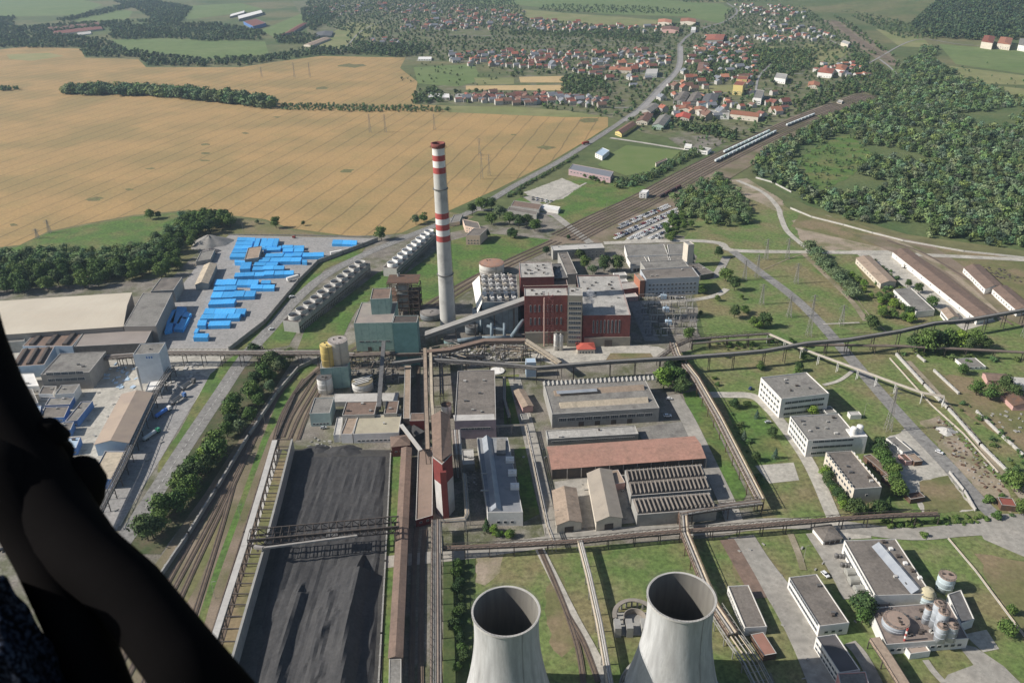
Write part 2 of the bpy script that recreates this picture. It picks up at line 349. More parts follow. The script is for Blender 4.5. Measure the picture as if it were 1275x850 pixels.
patch('works_ground', [(-300, 365), (0, 362), (215, 345), (260, 300), (560, 290), (690, 262), (860, 296), (880, 330), (860, 440), (960, 640), (1000, 660), (1040, 900), (560, 900), (100, 950), (-300, 900)], DIRTG)
patch('lawn', [(850, 300), (900, 225), (930, 222), (985, 262), (1060, 288), (1275, 330), (1450, 360), (1450, 950), (1000, 950), (900, 668), (955, 655), (846, 440), (880, 430), (868, 380), (858, 350), (868, 320)], GRASS)
patch('lawn', [(500, 345), (560, 300), (600, 290), (700, 300), (640, 330), (560, 375), (540, 400), (510, 400)], GRASSB)
patch('lawn', [(565, 690), (700, 682), (905, 668), (960, 760), (975, 790), (955, 850), (955, 900), (540, 900)], GRASS)
patch('worn_grass', [(592, 690), (628, 690), (622, 712), (604, 728), (592, 724)], BARE, ragged=1.5)
patch('worn_grass', [(680, 730), (700, 716), (712, 760), (720, 800), (700, 818), (684, 800)], GRASSD, ragged=1.5)
patch('worn_grass', [(905, 672), (935, 668), (950, 720), (925, 730), (912, 712)], GRASSD, ragged=1.5)
patch('lawn', [(640, 250), (700, 225), (730, 212), (800, 232), (820, 240), (712, 282)], GRASSB)
patch('gravel_yard', [(652, 240), (700, 222), (724, 232), (700, 248), (672, 252)], CONCL, ragged=1.)
patch('sports_field', [(744, 206), (760, 192), (780, 181), (848, 188), (820, 212), (780, 219)], mat('pitch', (.12, .17, .05), (.15, .185, .065), .03))
patch('pasture_waste', [(832, 172), (880, 168), (905, 176), (880, 190), (850, 186)], DIRTG)
patch('meadow_clearing', [(995, 195), (1040, 172), (1060, 168), (1085, 190), (1065, 215), (1030, 236), (1002, 236)], GRASSB, ragged=6)
patch('bare_ground', [(985, 275), (1030, 268), (1090, 290), (1120, 305), (1105, 312), (1020, 312), (998, 300)], BARE, ragged=1.5)
patch('bare_ground', [(1000, 262), (1060, 276), (1130, 300), (1275, 324), (1420, 345), (1420, 380), (1275, 400), (1190, 360), (1130, 316), (1060, 300), (985, 282)], GRASSD)
patch('bare_ground', [(900, 225), (930, 222), (975, 250), (975, 268), (945, 252), (905, 238)], BARE, ragged=1)
patch('gravel_road', [(1060, 312), (1110, 312), (1240, 400), (1200, 412), (1160, 380)], CONCL)
patch('rough_ground', [(1060, 320), (1082, 318), (1120, 352), (1150, 392), (1100, 380), (1075, 345)], GRASSD)
patch('rough_ground', [(1190, 322), (1275, 326), (1400, 345), (1400, 400), (1275, 378), (1215, 345)], GRASSD)
patch('rubble_ground', [(1145, 525), (1170, 518), (1215, 570), (1255, 610), (1260, 640), (1225, 618), (1180, 570)], BARE, ragged=1)
patch('yard_ground', [(1105, 545), (1135, 530), (1180, 590), (1215, 635), (1150, 640), (1130, 610), (1110, 580)], CONCL, ragged=1)
patch('dry_lawn', [(1145, 600), (1180, 592), (1212, 634), (1150, 642)], GRASSD, ragged=1)
patch('dry_lawn', [(1120, 240+220), (1210, 470), (1330, 560), (1330, 600), (1240, 540)], GRASSD, ragged=2)
patch('rough_ground', [(1220, 510), (1275, 500), (1340, 530), (1340, 560), (1262, 546)], GRASSD, ragged=1)
patch('worn_grass', [(1215, 690), (1275, 700), (1330, 740), (1330, 830), (1275, 800), (1235, 730)], GRASSD, ragged=2)
patch('yard_paving', [(285, 293), (468, 297), (455, 305), (396, 326), (371, 350), (330, 400), (287, 434), (165, 434), (210, 385), (222, 362), (252, 322)], YARD)
patch('pale_yard', [(-100, 425), (165, 434), (287, 434), (262, 470), (205, 560), (150, 655), (110, 655), (-100, 655)], CONCL)
patch('yard_paving', [(205, 470), (250, 466), (260, 470), (200, 572), (145, 660), (95, 700), (125, 600), (170, 540)], YARD)
patch('railway_ballast', [(250, 620), (300, 545), (345, 490), (395, 455), (440, 440), (455, 450), (412, 470), (372, 545), (352, 565), (335, 620), (300, 730), (260, 870), (40, 900), (150, 760), (210, 680)], BALL)
patch('grass_strip', [(358, 468), (385, 452), (396, 455), (370, 480), (335, 545), (318, 590), (300, 640), (268, 730), (245, 810), (232, 850), (222, 850), (240, 790), (270, 700), (300, 620), (325, 550)], GRASSB)
patch('grass_strip', [(262, 645), (275, 625), (290, 600), (280, 650), (250, 720), (228, 760), (225, 745)], GRASSD)
patch('grass_strip', [(262, 466), (300, 436), (312, 436), (262, 510), (210, 590), (196, 588), (198, 575), (222, 540)], GRASSB)
patch('grass_strip', [(285, 438), (330, 402), (372, 352), (398, 328), (455, 308), (450, 316), (405, 335), (372, 372), (330, 415), (300, 440)], GRASSB)
patch('lawn', [(340, 400), (380, 395), (360, 430), (330, 436), (322, 420)], GRASSB)
patch('lawn', [(380, 410), (470, 340), (520, 320), (500, 345), (445, 385), (435, 402), (420, 436), (370, 436)], GRASSB)
patch('shrubby_ground', [(320, 450), (365, 448), (345, 480), (300, 545), (255, 615), (200, 690), (150, 690), (200, 600), (255, 520), (290, 465)], mat('undergrowth', (.06, .085, .03), (.12, .10, .06), .08, fine=(.8, .7, 1.2)))
patch('lawn', [(486, 566), (502, 560), (486, 850), (484, 900), (468, 900), (476, 700)], GRASSB)
patch('lawn', [(560, 690), (592, 690), (590, 850), (590, 900), (552, 900), (552, 700)], mat('weedy_grass', (.05, .085, .025), (.09, .11, .04), .1, fine=(.6, .7, 1.2)))
patch('lawn', [(626, 468), (646, 466), (650, 528), (628, 530)], GRASSB)
patch('lawn', [(640, 560), (655, 556), (662, 600), (672, 640), (652, 650)], GRASSB)
patch('lawn', [(850, 490), (868, 486), (930, 615), (918, 635), (900, 628), (868, 545)], GRASSB)
patch('lawn', [(900, 500), (943, 500), (980, 568), (982, 574), (945, 578), (925, 560)], GRASSB)
patch('pale_yard', [(940, 580), (988, 576), (995, 598), (958, 602)], CONCL)
patch('pale_yard', [(740, 425), (820, 432), (835, 438), (800, 452), (690, 455), (650, 440)], CONCL)
patch('dry_lawn', [(760, 440), (810, 440), (815, 448), (752, 452)], GRASSD)
patch('concrete_yard', [(793, 533), (848, 525), (858, 546), (800, 550)], RGY)
patch('paved_yard', [(690, 600), (780, 590), (800, 650), (700, 660)], CONC)
patch('substation_gravel', [(788, 372), (850, 370), (872, 420), (812, 428)], DIRTG)
patch('concrete_yard', [(1020, 675), (1054, 672), (1090, 740), (1068, 745)], CONC)
patch('pale_yard', [(1040, 656), (1080, 652), (1085, 670), (1050, 672)], CONCL)
patch('concrete_pad', [(1200, 790), (1228, 784), (1244, 808), (1224, 812)], CONCL)
patch('concrete_yard', [(1190, 800), (1215, 806), (1250, 830), (1290, 870), (1160, 870), (1180, 840), (1212, 828)], CONC)
patch('car_park', [(762, 300), (772, 272), (822, 252), (847, 259), (836, 285), (822, 300)], CONCL)
patch('railway_ballast', [(690, 304), (684, 296), (745, 264), (800, 238), (880, 196), (985, 146), (1075, 113), (1090, 122), (1010, 160), (935, 207), (880, 240), (800, 282), (775, 302)], BALL)
patch('railway_ballast', [(690, 296), (712, 300), (640, 332), (580, 365), (520, 402), (440, 445), (420, 438), (500, 395), (560, 360)], BALL)
patch('railway_ballast', [(996, -8), (1012, -8), (1060, 30), (1110, 68), (1122, 84), (1100, 80), (1050, 46), (1010, 14)], BALL)
patch('railway_ballast', [(1120, 296), (1160, 305), (1275, 384), (1380, 440), (1380, 460), (1250, 395), (1150, 330), (1105, 312), (1060, 292)], BALL)
# ---- roads
road('highway', [(846, 55), (844, 84), (822, 108), (800, 132), (776, 150), (757, 163), (700, 199), (640, 232), (590, 262), (545, 280), (495, 300), (452, 318), (405, 343), (368, 374), (338, 408), (305, 445), (270, 497), (228, 560), (178, 638), (120, 720)], 11, ASPH)
road('highway', [(846, 56), (858, 44), (880, 34), (905, 26), (918, 14), (905, 4)], 9, ASPH)
road('main_street', [(848, 58), (846, 84), (824, 110), (802, 133), (778, 151)], 11, YARD)
road('side_road', [(760, 172), (800, 178), (850, 186), (890, 190)], 8, CONCL)
road('site_road', [(752, 303), (850, 300), (895, 303), (912, 312), (985, 314), (1070, 315), (1130, 317), (1275, 324), (1420, 335)], 9, CONCL)
road('site_road', [(912, 313), (945, 338), (985, 368), (1015, 396), (1045, 430), (1085, 477), (1130, 528), (1175, 575), (1215, 620), (1248, 652)], 9.5, ASPH)
road('site_road', [(480, 700), (590, 688), (700, 672), (780, 663), (870, 660), (960, 652), (1040, 655), (1130, 665), (1200, 660), (1250, 660), (1300, 680), (1400, 740)], [9, 9, 9, 9, 10, 10, 13, 18], CONC)
patch('road_junction', [(1212, 650), (1236, 640), (1300, 640), (1420, 660), (1420, 760), (1290, 700), (1225, 672)], CONC)
road('site_path', [(870, 492), (905, 492), (938, 494), (958, 510), (975, 530), (1000, 565), (1018, 598), (1038, 645), (1044, 656)], 8, CONCL)
road('site_path', [(1012, 664), (1040, 708), (1060, 746)], 8, CONC)
road('site_road', [(922, 668), (942, 700), (975, 745), (1005, 800), (1035, 870)], 15, CONC)
road('narrow_track', [(905, 672), (930, 716), (945, 745)], 8, RBRN)
road('site_road', [(838, 492), (856, 522), (880, 572), (905, 625), (915, 652)], 10, CONC)
road('site_road', [(640, 470), (660, 545), (680, 630), (690, 672)], 9, CONC)
road('site_road', [(790, 375), (812, 425)], 12, ASPH)
road('site_path', [(800, 378), (860, 374), (892, 368), (905, 360)], 6, CONCL)
road('site_path', [(868, 345), (890, 344), (905, 320)], 8, CONC)
road('crossing_road', [(655, 245), (690, 268), (712, 285), (735, 303)], 9, CONC)
road('dirt_track', [(918, 225), (950, 240), (968, 258), (972, 270), (980, 288), (1000, 306), (1012, 316)], 6, CONCL)
road('dirt_track', [(940, 340), (1010, 316), (1050, 350), (1080, 390), (1110, 420)], 1, BARE)
road('dirt_track', [(1000, 316), (1030, 345), (1060, 375), (1078, 400)], 5, DIRT)
road('dirt_track', [(672, 684), (690, 720), (715, 770), (738, 812), (755, 850)], 5, CONCL)
road('footpath', [(984, 665), (994, 690), (1000, 710)], 3.5, DIRT)
road('footpath', [(1025, 404), (1070, 402)], 2, CONCL)
road('footpath', [(1025, 480), (1045, 474), (1062, 462)], 3, CONCL)
road('footpath', [(680, 255), (715, 236), (730, 228)], 3, CONCL)
road('footpath', [(1058, 800), (1072, 816), (1090, 850), (1100, 880)], 6, CONC)
road('footpath', [(1152, 822), (1162, 836), (1175, 850)], 3, CONC)
road('dirt_track', [(1130, 450), (1175, 500), (1225, 560), (1290, 640)], 5, DIRT)
road('dirt_track', [(1092, 290), (1140, 312), (1190, 345), (1235, 385), (1250, 402)], 6, BARE)
road('garden_path', [(590, 262), (640, 262), (690, 268)], 7, CONC)
road('platform_road', [(345, 560), (330, 615), (310, 690), (292, 750), (270, 830)], 4.2, CWL)
for px_ in [[(560, 70), (620, 60), (700, 58), (800, 56), (842, 62)], [(575, 119), (640, 121), (700, 126), (760, 134), (790, 134)], [(540, 44), (640, 46), (740, 50), (830, 56)], [(500, 32), (600, 32), (720, 38), (830, 46)], [(700, 92), (740, 90), (800, 92), (828, 98)], [(832, 100), (880, 104), (930, 96), (1000, 92)], [(815, 112), (860, 118), (900, 116), (940, 120), (985, 128)], [(800, 134), (860, 140), (910, 140), (960, 142)], [(880, 36), (940, 44), (1020, 48), (1050, 58)], [(905, 26), (950, 16), (1000, 20)], [(430, 60), (455, 36), (500, 20), (560, 10)], [(940, 120), (945, 96), (960, 80)], [(1080, 80), (1140, 50), (1200, 56), (1275, 60)], [(1095, 74), (1108, 84), (1120, 96)]]:
    road('village_street', px_, 4.5, YARD)
# white centre line on the highway
dl = [G(*p) for p in [(757, 163), (700, 199), (640, 232), (590, 262), (545, 280), (495, 300), (452, 318), (405, 343), (368, 374), (338, 408), (305, 445), (270, 497), (228, 560), (178, 638)]]
dl = smooth(dl, 20); mb = MB(); L, Rr = strip_pts(dl, .16, LAY[0]+.02)
for i in range(0, len(dl)-1, 2): mb.face([Rr[i], Rr[i+1], L[i+1], L[i]])
tag(mb.build('road_marking', PAINTW), kind='structure')
# ---- railway tracks
TRK = []
def track(px, z=None):
    z = lay() if z is None else z
    P = smooth([G(*p) for p in px], 8); mb = MB(); L, Rr = strip_pts(P, 2.7, z); mark(P, 4)
    for i in range(len(P)-1): mb.face([Rr[i], Rr[i+1], L[i+1], L[i]], 0)
    for s in (-.72, .72):
        Pn = []
        for i in range(len(P)):
            d = P[min(i+1, len(P)-1)]-P[max(i-1, 0)]; d.normalize(); Pn.append(P[i]+Vector((-d.y, d.x, 0))*s)
        for w_, zz in ((.16, z+.17),):
            a, b = strip_pts(Pn, w_, zz)
            for i in range(len(P)-1):
                mb.face([b[i], b[i+1], a[i+1], a[i]], 1)
                mb.face([(b[i][0], b[i][1], z), (b[i+1][0], b[i+1][1], z), b[i+1], b[i]], 1)
                mb.face([(a[i+1][0], a[i+1][1], z), (a[i][0], a[i][1], z), a[i], a[i+1]], 1)
    return tag(mb.build('railway_track', [BED, RAIL]), kind='structure')
def shift(px, dm):
    P = [G(*p) for p in px]; out = []
    for i in range(len(P)):
        d = P[min(i+1, len(P)-1)]-P[max(i-1, 0)]; d.normalize(); out.append(proj(P[i]+Vector((-d.y, d.x, 0))*dm))
    return out
main = [(702, 296), (745, 274), (800, 248), (880, 205), (985, 155), (1080, 118)]
for k in (-22, -17, -11, -6, 0, 5, 10, 16): track(shift(main, k))
lowl = [(690, 300), (630, 327), (575, 355), (520, 390), (440, 438)]
for k in (-3, 3, 9): track(shift(lowl, k))
far = [(1000, -8), (1050, 36), (1112, 78)]
for k in (-8, -3, 2, 7): track(shift(far, k))
bl = [(200, 900), (238, 800), (262, 720), (290, 640), (315, 585), (345, 510), (372, 474), (400, 452), (440, 440)]
track([(130, 860), (190, 760), (240, 670), (285, 590), (320, 530), (345, 490), (372, 464)])
track([(150, 860), (208, 750), (252, 668), (292, 590), (325, 530), (348, 492), (372, 464)])
track([(175, 860), (225, 745), (262, 665), (295, 595), (325, 530)])
track([(262, 850), (285, 770), (305, 700), (325, 620), (340, 565), (352, 520), (375, 480), (400, 458)])
track([(248, 850), (275, 760), (300, 680), (322, 610), (338, 560), (352, 515), (378, 472)])
track([(215, 850), (250, 740), (275, 660), (292, 600)])
track([(352, 545), (362, 520), (380, 490), (395, 468), (420, 448)])
track([(360, 548), (372, 520), (388, 492), (402, 470), (425, 450)])
track([(371, 548), (382, 518), (396, 490), (408, 470), (430, 452)])
track([(524, 900), (524, 800), (526, 700), (529, 660)]); track([(512, 900), (513, 800), (516, 700), (519, 655)])
track([(672, 684), (690, 725), (706, 765), (720, 810), (728, 860)]); track([(706, 765), (726, 800), (745, 850)])
track([(1105, 300), (1150, 316), (1200, 345), (1275, 392), (1380, 450)]); track([(1128, 312), (1170, 338), (1215, 372), (1260, 405)])
track([(520, 450), (522, 520), (523, 560)]); 
# ================================================================ building kit
WINM = {}
def win_mesh(wd, h, kind='w'):
    k = (round(wd, 1), round(h, 1), kind)
    if k not in WINM:
        mb = MB(); t = .09
        mb.box((0, -.05, 0), (wd, .16, h), 0, 0)
        n = max(1, int(round(wd/1.4))) if kind == 'w' else 1
        for i in range(n):
            cw = (wd-.12*(n+1))/n; x = -wd/2+.12+cw/2+i*(cw+.12)
            mb.face([(x-cw/2, -.142, -h/2+.12), (x+cw/2, -.142, -h/2+.12), (x+cw/2, -.142, h/2-.12), (x-cw/2, -.142, h/2-.12)], 1)
        WINM[k] = mb.mesh('window', [FRAME if kind == 'w' else DSTEEL, GLASS if kind == 'w' else DSTEEL])
    return WINM[k]
def wallwin(root, o, p, q, h, spec, kind='w', nm='window'):
    """spec: (rows, cols, w, h, z_first, z_step, margin)"""
    rows, cols, ww, wh, z0, dz, mg = spec
    p = Vector((p[0], p[1], 0)); q = Vector((q[0], q[1], 0)); d = q-p; Ln = d.length; d.normalize(); rz = math.atan2(d.y, d.x)
    for r in range(rows):
        for c in range(cols):
            t = mg+(Ln-2*mg)*((c+.5)/cols); x = p+d*t
            inst(win_mesh(ww, wh, kind), nm, root, (x.x-o.x, x.y-o.y, z0+r*dz), rz)
def inset(P, d):
    n = len(P); out = []
    for i in range(n):
        a, b, c = [Vector((q[0], q[1])) for q in (P[i-1], P[i], P[(i+1) % n])]
        e1 = (b-a).normalized(); e2 = (c-b).normalized(); n1 = Vector((-e1.y, e1.x)); n2 = Vector((-e2.y, e2.x))
        m = (n1+n2); m = m/max(.3, m.dot(n1)) if m.length > 1e-6 else n1
        out.append((b.x+m.x*d, b.y+m.y*d))
    return out
def ccw(P): 
    a = sum(P[i][0]*P[(i+1) % len(P)][1]-P[(i+1) % len(P)][0]*P[i][1] for i in range(len(P)))
    return P if a > 0 else P[::-1]
ROOTS = {}
def bld(name, label, cat, px, vb=None, h=None, wall=WHITE, roof=RG, rt='flat', win={}, group=None, z0=0, root=None, rise=None, parapet=.5, door=None, vents=0, axis=None, part='wall', doors=(), rect=True, cap=None):
    """px = roof corners front-left, front-right, back-left in the photo; other corner completes it"""
    if h is None: h = hgt(px[0][0], px[0][1], vb)
    if len(px) == 3:
        a, b, c = [G(*p, h) for p in px]
        e = (b-a); f = (c-a)
        en = e.normalized(); pr = f-en*f.dot(en)
        if rect and pr.length > .7*f.length: c = a+pr.normalized()*f.length
        d = b+c-a; P = [a, b, d, c]
    else: P = [G(*p, h) for p in px]; a, b, d, c = P[:4] if len(P) >= 4 else (P*2)[:4]
    P = [(p.x, p.y) for p in P]
    o = Vector((sum(p[0] for p in P)/len(P), sum(p[1] for p in P)/len(P), 0))
    if root is None: root = empty(name, o, label, cat, group)
    else: o = root.location.copy()
    Q = [(p[0]-o.x, p[1]-o.y) for p in P]
    mb = MB(); rb = MB()
    if ccw(Q) is not Q and len(Q) == 4: Q = ccw(Q)
    elif len(Q) != 4: Q = ccw(Q)
    if rt == 'flat':
        I = inset(Q, .35); hp = h+parapet; n = len(Q)
        mb.prism(Q, z0, hp, top=False)
        mb.add([(x, y, hp) for x, y in Q]+[(x, y, hp) for x, y in I], [(i, (i+1) % n, n+(i+1) % n, n+i) for i in range(n)], 1)
        mb.add([(x, y, hp) for x, y in I]+[(x, y, h-.1) for x, y in I], [(i, (i+1) % n, n+(i+1) % n, n+i) for i in range(n)])
        rb.add([(x, y, h) for x, y in I], tess(I))
    elif rt in ('gable', 'mono', 'hip'):
        A, B, D, C = [Vector((*q, 0)) for q in Q]
        la, lc = (B-A).length, (C-A).length
        if axis == 'ac' or (axis is None and lc > la): A, B, D, C = B, D, C, A; la, lc = lc, la   # ridge runs along A->B
        rise = rise if rise is not None else lc*.16
        u = (B-A).normalized(); v = (C-A).normalized(); ov = .5
        if rt == 'mono': 
            mb.prism([A, B, D, C], z0, h, top=False)
            hi = h+rise
            mb.add([(*A.xy, h), (*B.xy, h), (*D.xy, hi), (*C.xy, hi), (*D.xy, h), (*C.xy, h)], [(0, 3, 5), (1, 4, 2), (5, 3, 2, 4)])
            q = [A-u*ov-v*ov, B+u*ov-v*ov, D+u*ov+v*ov, C-u*ov+v*ov]; zz = [h, h, hi, hi]
            rb.add([(p.x, p.y, z+.05) for p, z in zip(q, zz)]+[(p.x, p.y, z+.3) for p, z in zip(q, zz)], [(0, 1, 2, 3)[::-1], (4, 5, 6, 7), (0, 1, 5, 4), (1, 2, 6, 5), (2, 3, 7, 6), (3, 0, 4, 7)])
        else:
            M0, M1 = (A+C)/2, (B+D)/2; hi = h+rise
            if rt == 'hip': M0 = M0+u*lc*.5; M1 = M1-u*lc*.5; 
            mb.prism([A, B, D, C], z0, h, top=False)
            if rt == 'gable': mb.add([(*A.xy, h), (*C.xy, h), (*M0.xy, hi), (*B.xy, h), (*D.xy, h), (*M1.xy, hi)], [(0, 2, 1), (3, 4, 5)])
            k = rise/(lc/2)*ov; e = ov if rt == 'gable' else 0
            ea = [A-u*ov-v*ov, B+u*ov-v*ov, D+u*ov+v*ov, C-u*ov+v*ov]; m0, m1 = M0-u*e, M1+u*e
            for t0, flip in ((.28, False), (.05, True)):
                vs = [(p.x, p.y, h-k+t0) for p in ea]+[(m0.x, m0.y, hi+t0), (m1.x, m1.y, hi+t0)]
                fs = [(0, 1, 5, 4), (2, 3, 4, 5)]+([(3, 0, 4), (1, 2, 5)] if rt == 'hip' else [])
                rb.add(vs, [f[::-1] for f in fs] if flip else fs)
            vs = [(p.x, p.y, h-k+.05) for p in ea]+[(p.x, p.y, h-k+.28) for p in ea]
            rb.add(vs, [(0, 1, 5, 4), (2, 3, 7, 6)])
            if rt == 'gable': rb.add([(*ea[0].xy, h-k+.05), (*m0.xy, hi+.05), (*ea[3].xy, h-k+.05), (*ea[0].xy, h-k+.28), (*m0.xy, hi+.28), (*ea[3].xy, h-k+.28), (*ea[1].xy, h-k+.05), (*m1.xy, hi+.05), (*ea[2].xy, h-k+.05), (*ea[1].xy, h-k+.28), (*m1.xy, hi+.28), (*ea[2].xy, h-k+.28)],
                                     [(0, 3, 4, 1), (1, 4, 5, 2), (6, 7, 10, 9), (7, 8, 11, 10)])
    elif rt == 'open':       # roof on walls with an open front
        rb.prism(inset(Q, -.4), h, h+.5)
        mb.prism(Q, z0, h, top=False)
    mb.build(part, [wall, cap or CWL], root); rf = rb.build('roof', roof, root)
    wc = {'f': (Q[0], Q[1]), 'r': (Q[1], Q[2]), 'l': (Q[3], Q[0]), 'k': (Q[2], Q[3])} if len(Q) == 4 else {i: (Q[i], Q[(i+1) % len(Q)]) for i in range(len(Q))}
    O = Vector((0, 0, 0))
    for s, sp in win.items(): wallwin(root, O, wc[s][0], wc[s][1], h, sp)
    for s, sp in doors: wallwin(root, O, wc[s][0], wc[s][1], h, sp, 'd', 'door')
    if vents and len(Q) == 4:
        for i in range(vents):
            s, t = random.uniform(.12, .88), random.uniform(.15, .85)
            x = Q[0][0]+(Q[1][0]-Q[0][0])*s+(Q[3][0]-Q[0][0])*t; y = Q[0][1]+(Q[1][1]-Q[0][1])*s+(Q[3][1]-Q[0][1])*t
            vm = MB(); ww = random.uniform(.8, 2.2); vm.box((0, 0, .45), (ww, random.uniform(.8, 1.8), .9)); vm.box((0, 0, .98), (ww+.3, 1.4, .12))
            zz = h if rt == 'flat' else h+(rise or 0)*.5
            q = vm.build('roof_vent', random.choice([CW, STEEL, DSTEEL, CWL]), rf); q.location = (x, y, zz)
    ROOTS[name] = root
    root['_h'] = h
    return root
def loc(root, p): return Vector(p)-root.location
def cyl(name, m, parent, c, r, z0, z1, n=28, cap=True, dome=0, r2=None):
    mb = MB(); r2 = r if r2 is None else r2; pr = [(r, z0), (r2, z1)]
    if dome: pr += [(r2*math.cos(t), z1+dome*math.sin(t)) for t in (.4, .8, 1.2, 1.5)]
    mb.lathe(pr, n, c, cap=cap or bool(dome)); return mb.build(name, m, parent)
def ring(name, m, parent, c, r, z, w=.35, h=.5, n=28):
    mb = MB(); mb.lathe([(r-.05, z), (r+w, z), (r+w, z+h), (r-.05, z+h)], n, c); return mb.build(name, m, parent)
def railing(mb, pts, z, hh=1.1, step=2.5, th=.08):
    for a, b in zip(pts, pts[1:]):
        a = Vector((*a[:2], z)); b = Vector((*b[:2], z)); L_ = (b-a).length; n = max(1, int(L_/step))
        for k in (.55, 1.): mb.bar(a+Vector((0, 0, hh*k)), b+Vector((0, 0, hh*k)), th)
        for k in range(n+1): p = a.lerp(b, k/n); mb.bar(p, p+Vector((0, 0, hh)), th)
def tank(name, label, u, v, rpx, vb, body, top, cat='tank', group=None, dome=0, z0=0, extra=True, leg=False):
    """u,v,rpx: centre and half width of the top ellipse in the photo, vb: row where the front foot shows"""
    # the front edge of the top ellipse and the front foot lie on one vertical line
    for h in [x*.25 for x in range(4, 400)]:
        g = G(u, v, h); dist = (RW.transposed() @ (g-Vector((0, 0, H)))).z*-1; r = rpx*dist/F
        dirn = Vector((g.x, g.y, 0)).normalized(); f = g-dirn*r
        if proj((f.x, f.y, z0))[1] >= vb: break
    c = Vector((g.x, g.y, 0)); root = empty(name, c, label, cat, group)
    zb = z0
    if leg:
        zb = z0+h*.25
        for k in range(6):
            a = k*math.pi/3; mb = MB(); mb.bar((r*.85*math.cos(a), r*.85*math.sin(a), z0), (r*.85*math.cos(a), r*.85*math.sin(a), zb), .4); mb.build('leg', CW, root)
    mb = MB(); mb.lathe([(r*.96, zb), (r, zb), (r, h)], 32, cap=False); mb.build('shell', body, root)
    tm = MB(); tm.lathe([(r+.12, h-.2), (r+.12, h), (r*.6, h+dome*.75+.12), (.1, h+dome+.2)], 32, cap=True); rf = tm.build('roof', top, root)
    if extra:
        rm = MB(); pts = [((r-.1)*math.cos(t*math.pi/10), (r-.1)*math.sin(t*math.pi/10)) for t in range(21)]; railing(rm, pts, h, step=1.6); rm.build('railing', STEEL, rf)
        lm = MB(); a = -1.2; x, y = (r+.35)*math.cos(a), (r+.35)*math.sin(a)
        for s in (-.3, .3): lm.bar((x+s, y, z0), (x+s, y, h+1), .09)
        for k in range(int((h-z0)/.9)): lm.bar((x-.3, y, z0+.5+k*.9), (x+.3, y, z0+.5+k*.9), .07)
        lm.build('ladder', STEEL, root)
        nz = MB()
        for k in range(3): t = random.uniform(0, 6.3); q = random.uniform(.2, .6)*r; nz.box((q*math.cos(t), q*math.sin(t), h+.5+dome*.5), (.9, .9, .8))
        nz.build('hatch', DSTEEL, rf)
    for k in (.33, .66): ring('band', body, root, (0, 0, 0), r, zb+(h-zb)*k, .12, .3)
    return root, c, r, h
# ================================================================ cooling towers
def cooling_tower(px, rpx, h, label):
    g = G(*px, h); dist = -(RW.transposed() @ (g-Vector((0, 0, H)))).z; r = rpx*dist/F
    root = empty('cooling_tower', (g.x, g.y, 0), label, 'cooling tower', 'concrete cooling towers')
    rb = r*1.5; zt = h*.86; rn = r*.975; b = (zt-5)/math.sqrt((rb/rn)**2-1)
    rad = lambda z: rn*math.sqrt(1+((z-zt)/b)**2)
    zs = [5+(h-5)*i/36 for i in range(37)]
    mb = MB(); mb.lathe([(rad(z), z) for z in zs], 96); mb.build('shell', TOWER, root)
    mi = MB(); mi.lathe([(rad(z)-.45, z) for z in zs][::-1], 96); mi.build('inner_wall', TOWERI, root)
    rm = MB(); rm.lathe([(r-.5, h-.5), (r-.5, h+.2), (r+.35, h+.2), (r+.35, h-.5), (r, h-.6)], 96); rim = rm.build('rim', CWL, root)
    rl = MB(); railing(rl, [((r+.45)*math.cos(t*math.pi/30), (r+.45)*math.sin(t*math.pi/30)) for t in range(61)], h+.2, step=2, th=.05); rl.build('railing', STEEL, rim)
    for k in range(36):
        a = 2*math.pi*k/36; a2 = a+math.pi/36; a3 = a-math.pi/36
        cm = MB(); cm.bar((rad(0)*1.02*math.cos(a2), rad(0)*1.02*math.sin(a2), 0), (rad(5)*math.cos(a), rad(5)*math.sin(a), 5.2), .6)
        cm.bar((rad(0)*1.02*math.cos(a3), rad(0)*1.02*math.sin(a3), 0), (rad(5)*math.cos(a), rad(5)*math.sin(a), 5.2), .6); cm.build('strut', CW, root)
    bm = MB(); bm.lathe([(rb*1.12, 0), (rb*1.12, 1.6), (rb*1.09, 1.6), (rb*1.09, .3)], 64); bm.build('basin', CW, root)
    lm = MB(); a = -math.pi*.35
    for s in (-.01, .01): lm.sweep([((rad(z)+.5)*math.cos(a+s), (rad(z)+.5)*math.sin(a+s), z) for z in zs], .05, 4)
    lm.build('ladder', STEEL, root)
    return root
cooling_tower((630, 760), 42, 57, 'left of the two big concrete cooling towers, its mouth dark and half lit')
cooling_tower((848.5, 742), 42, 57, 'right of the two big concrete cooling towers, beside the concrete intake ruin')
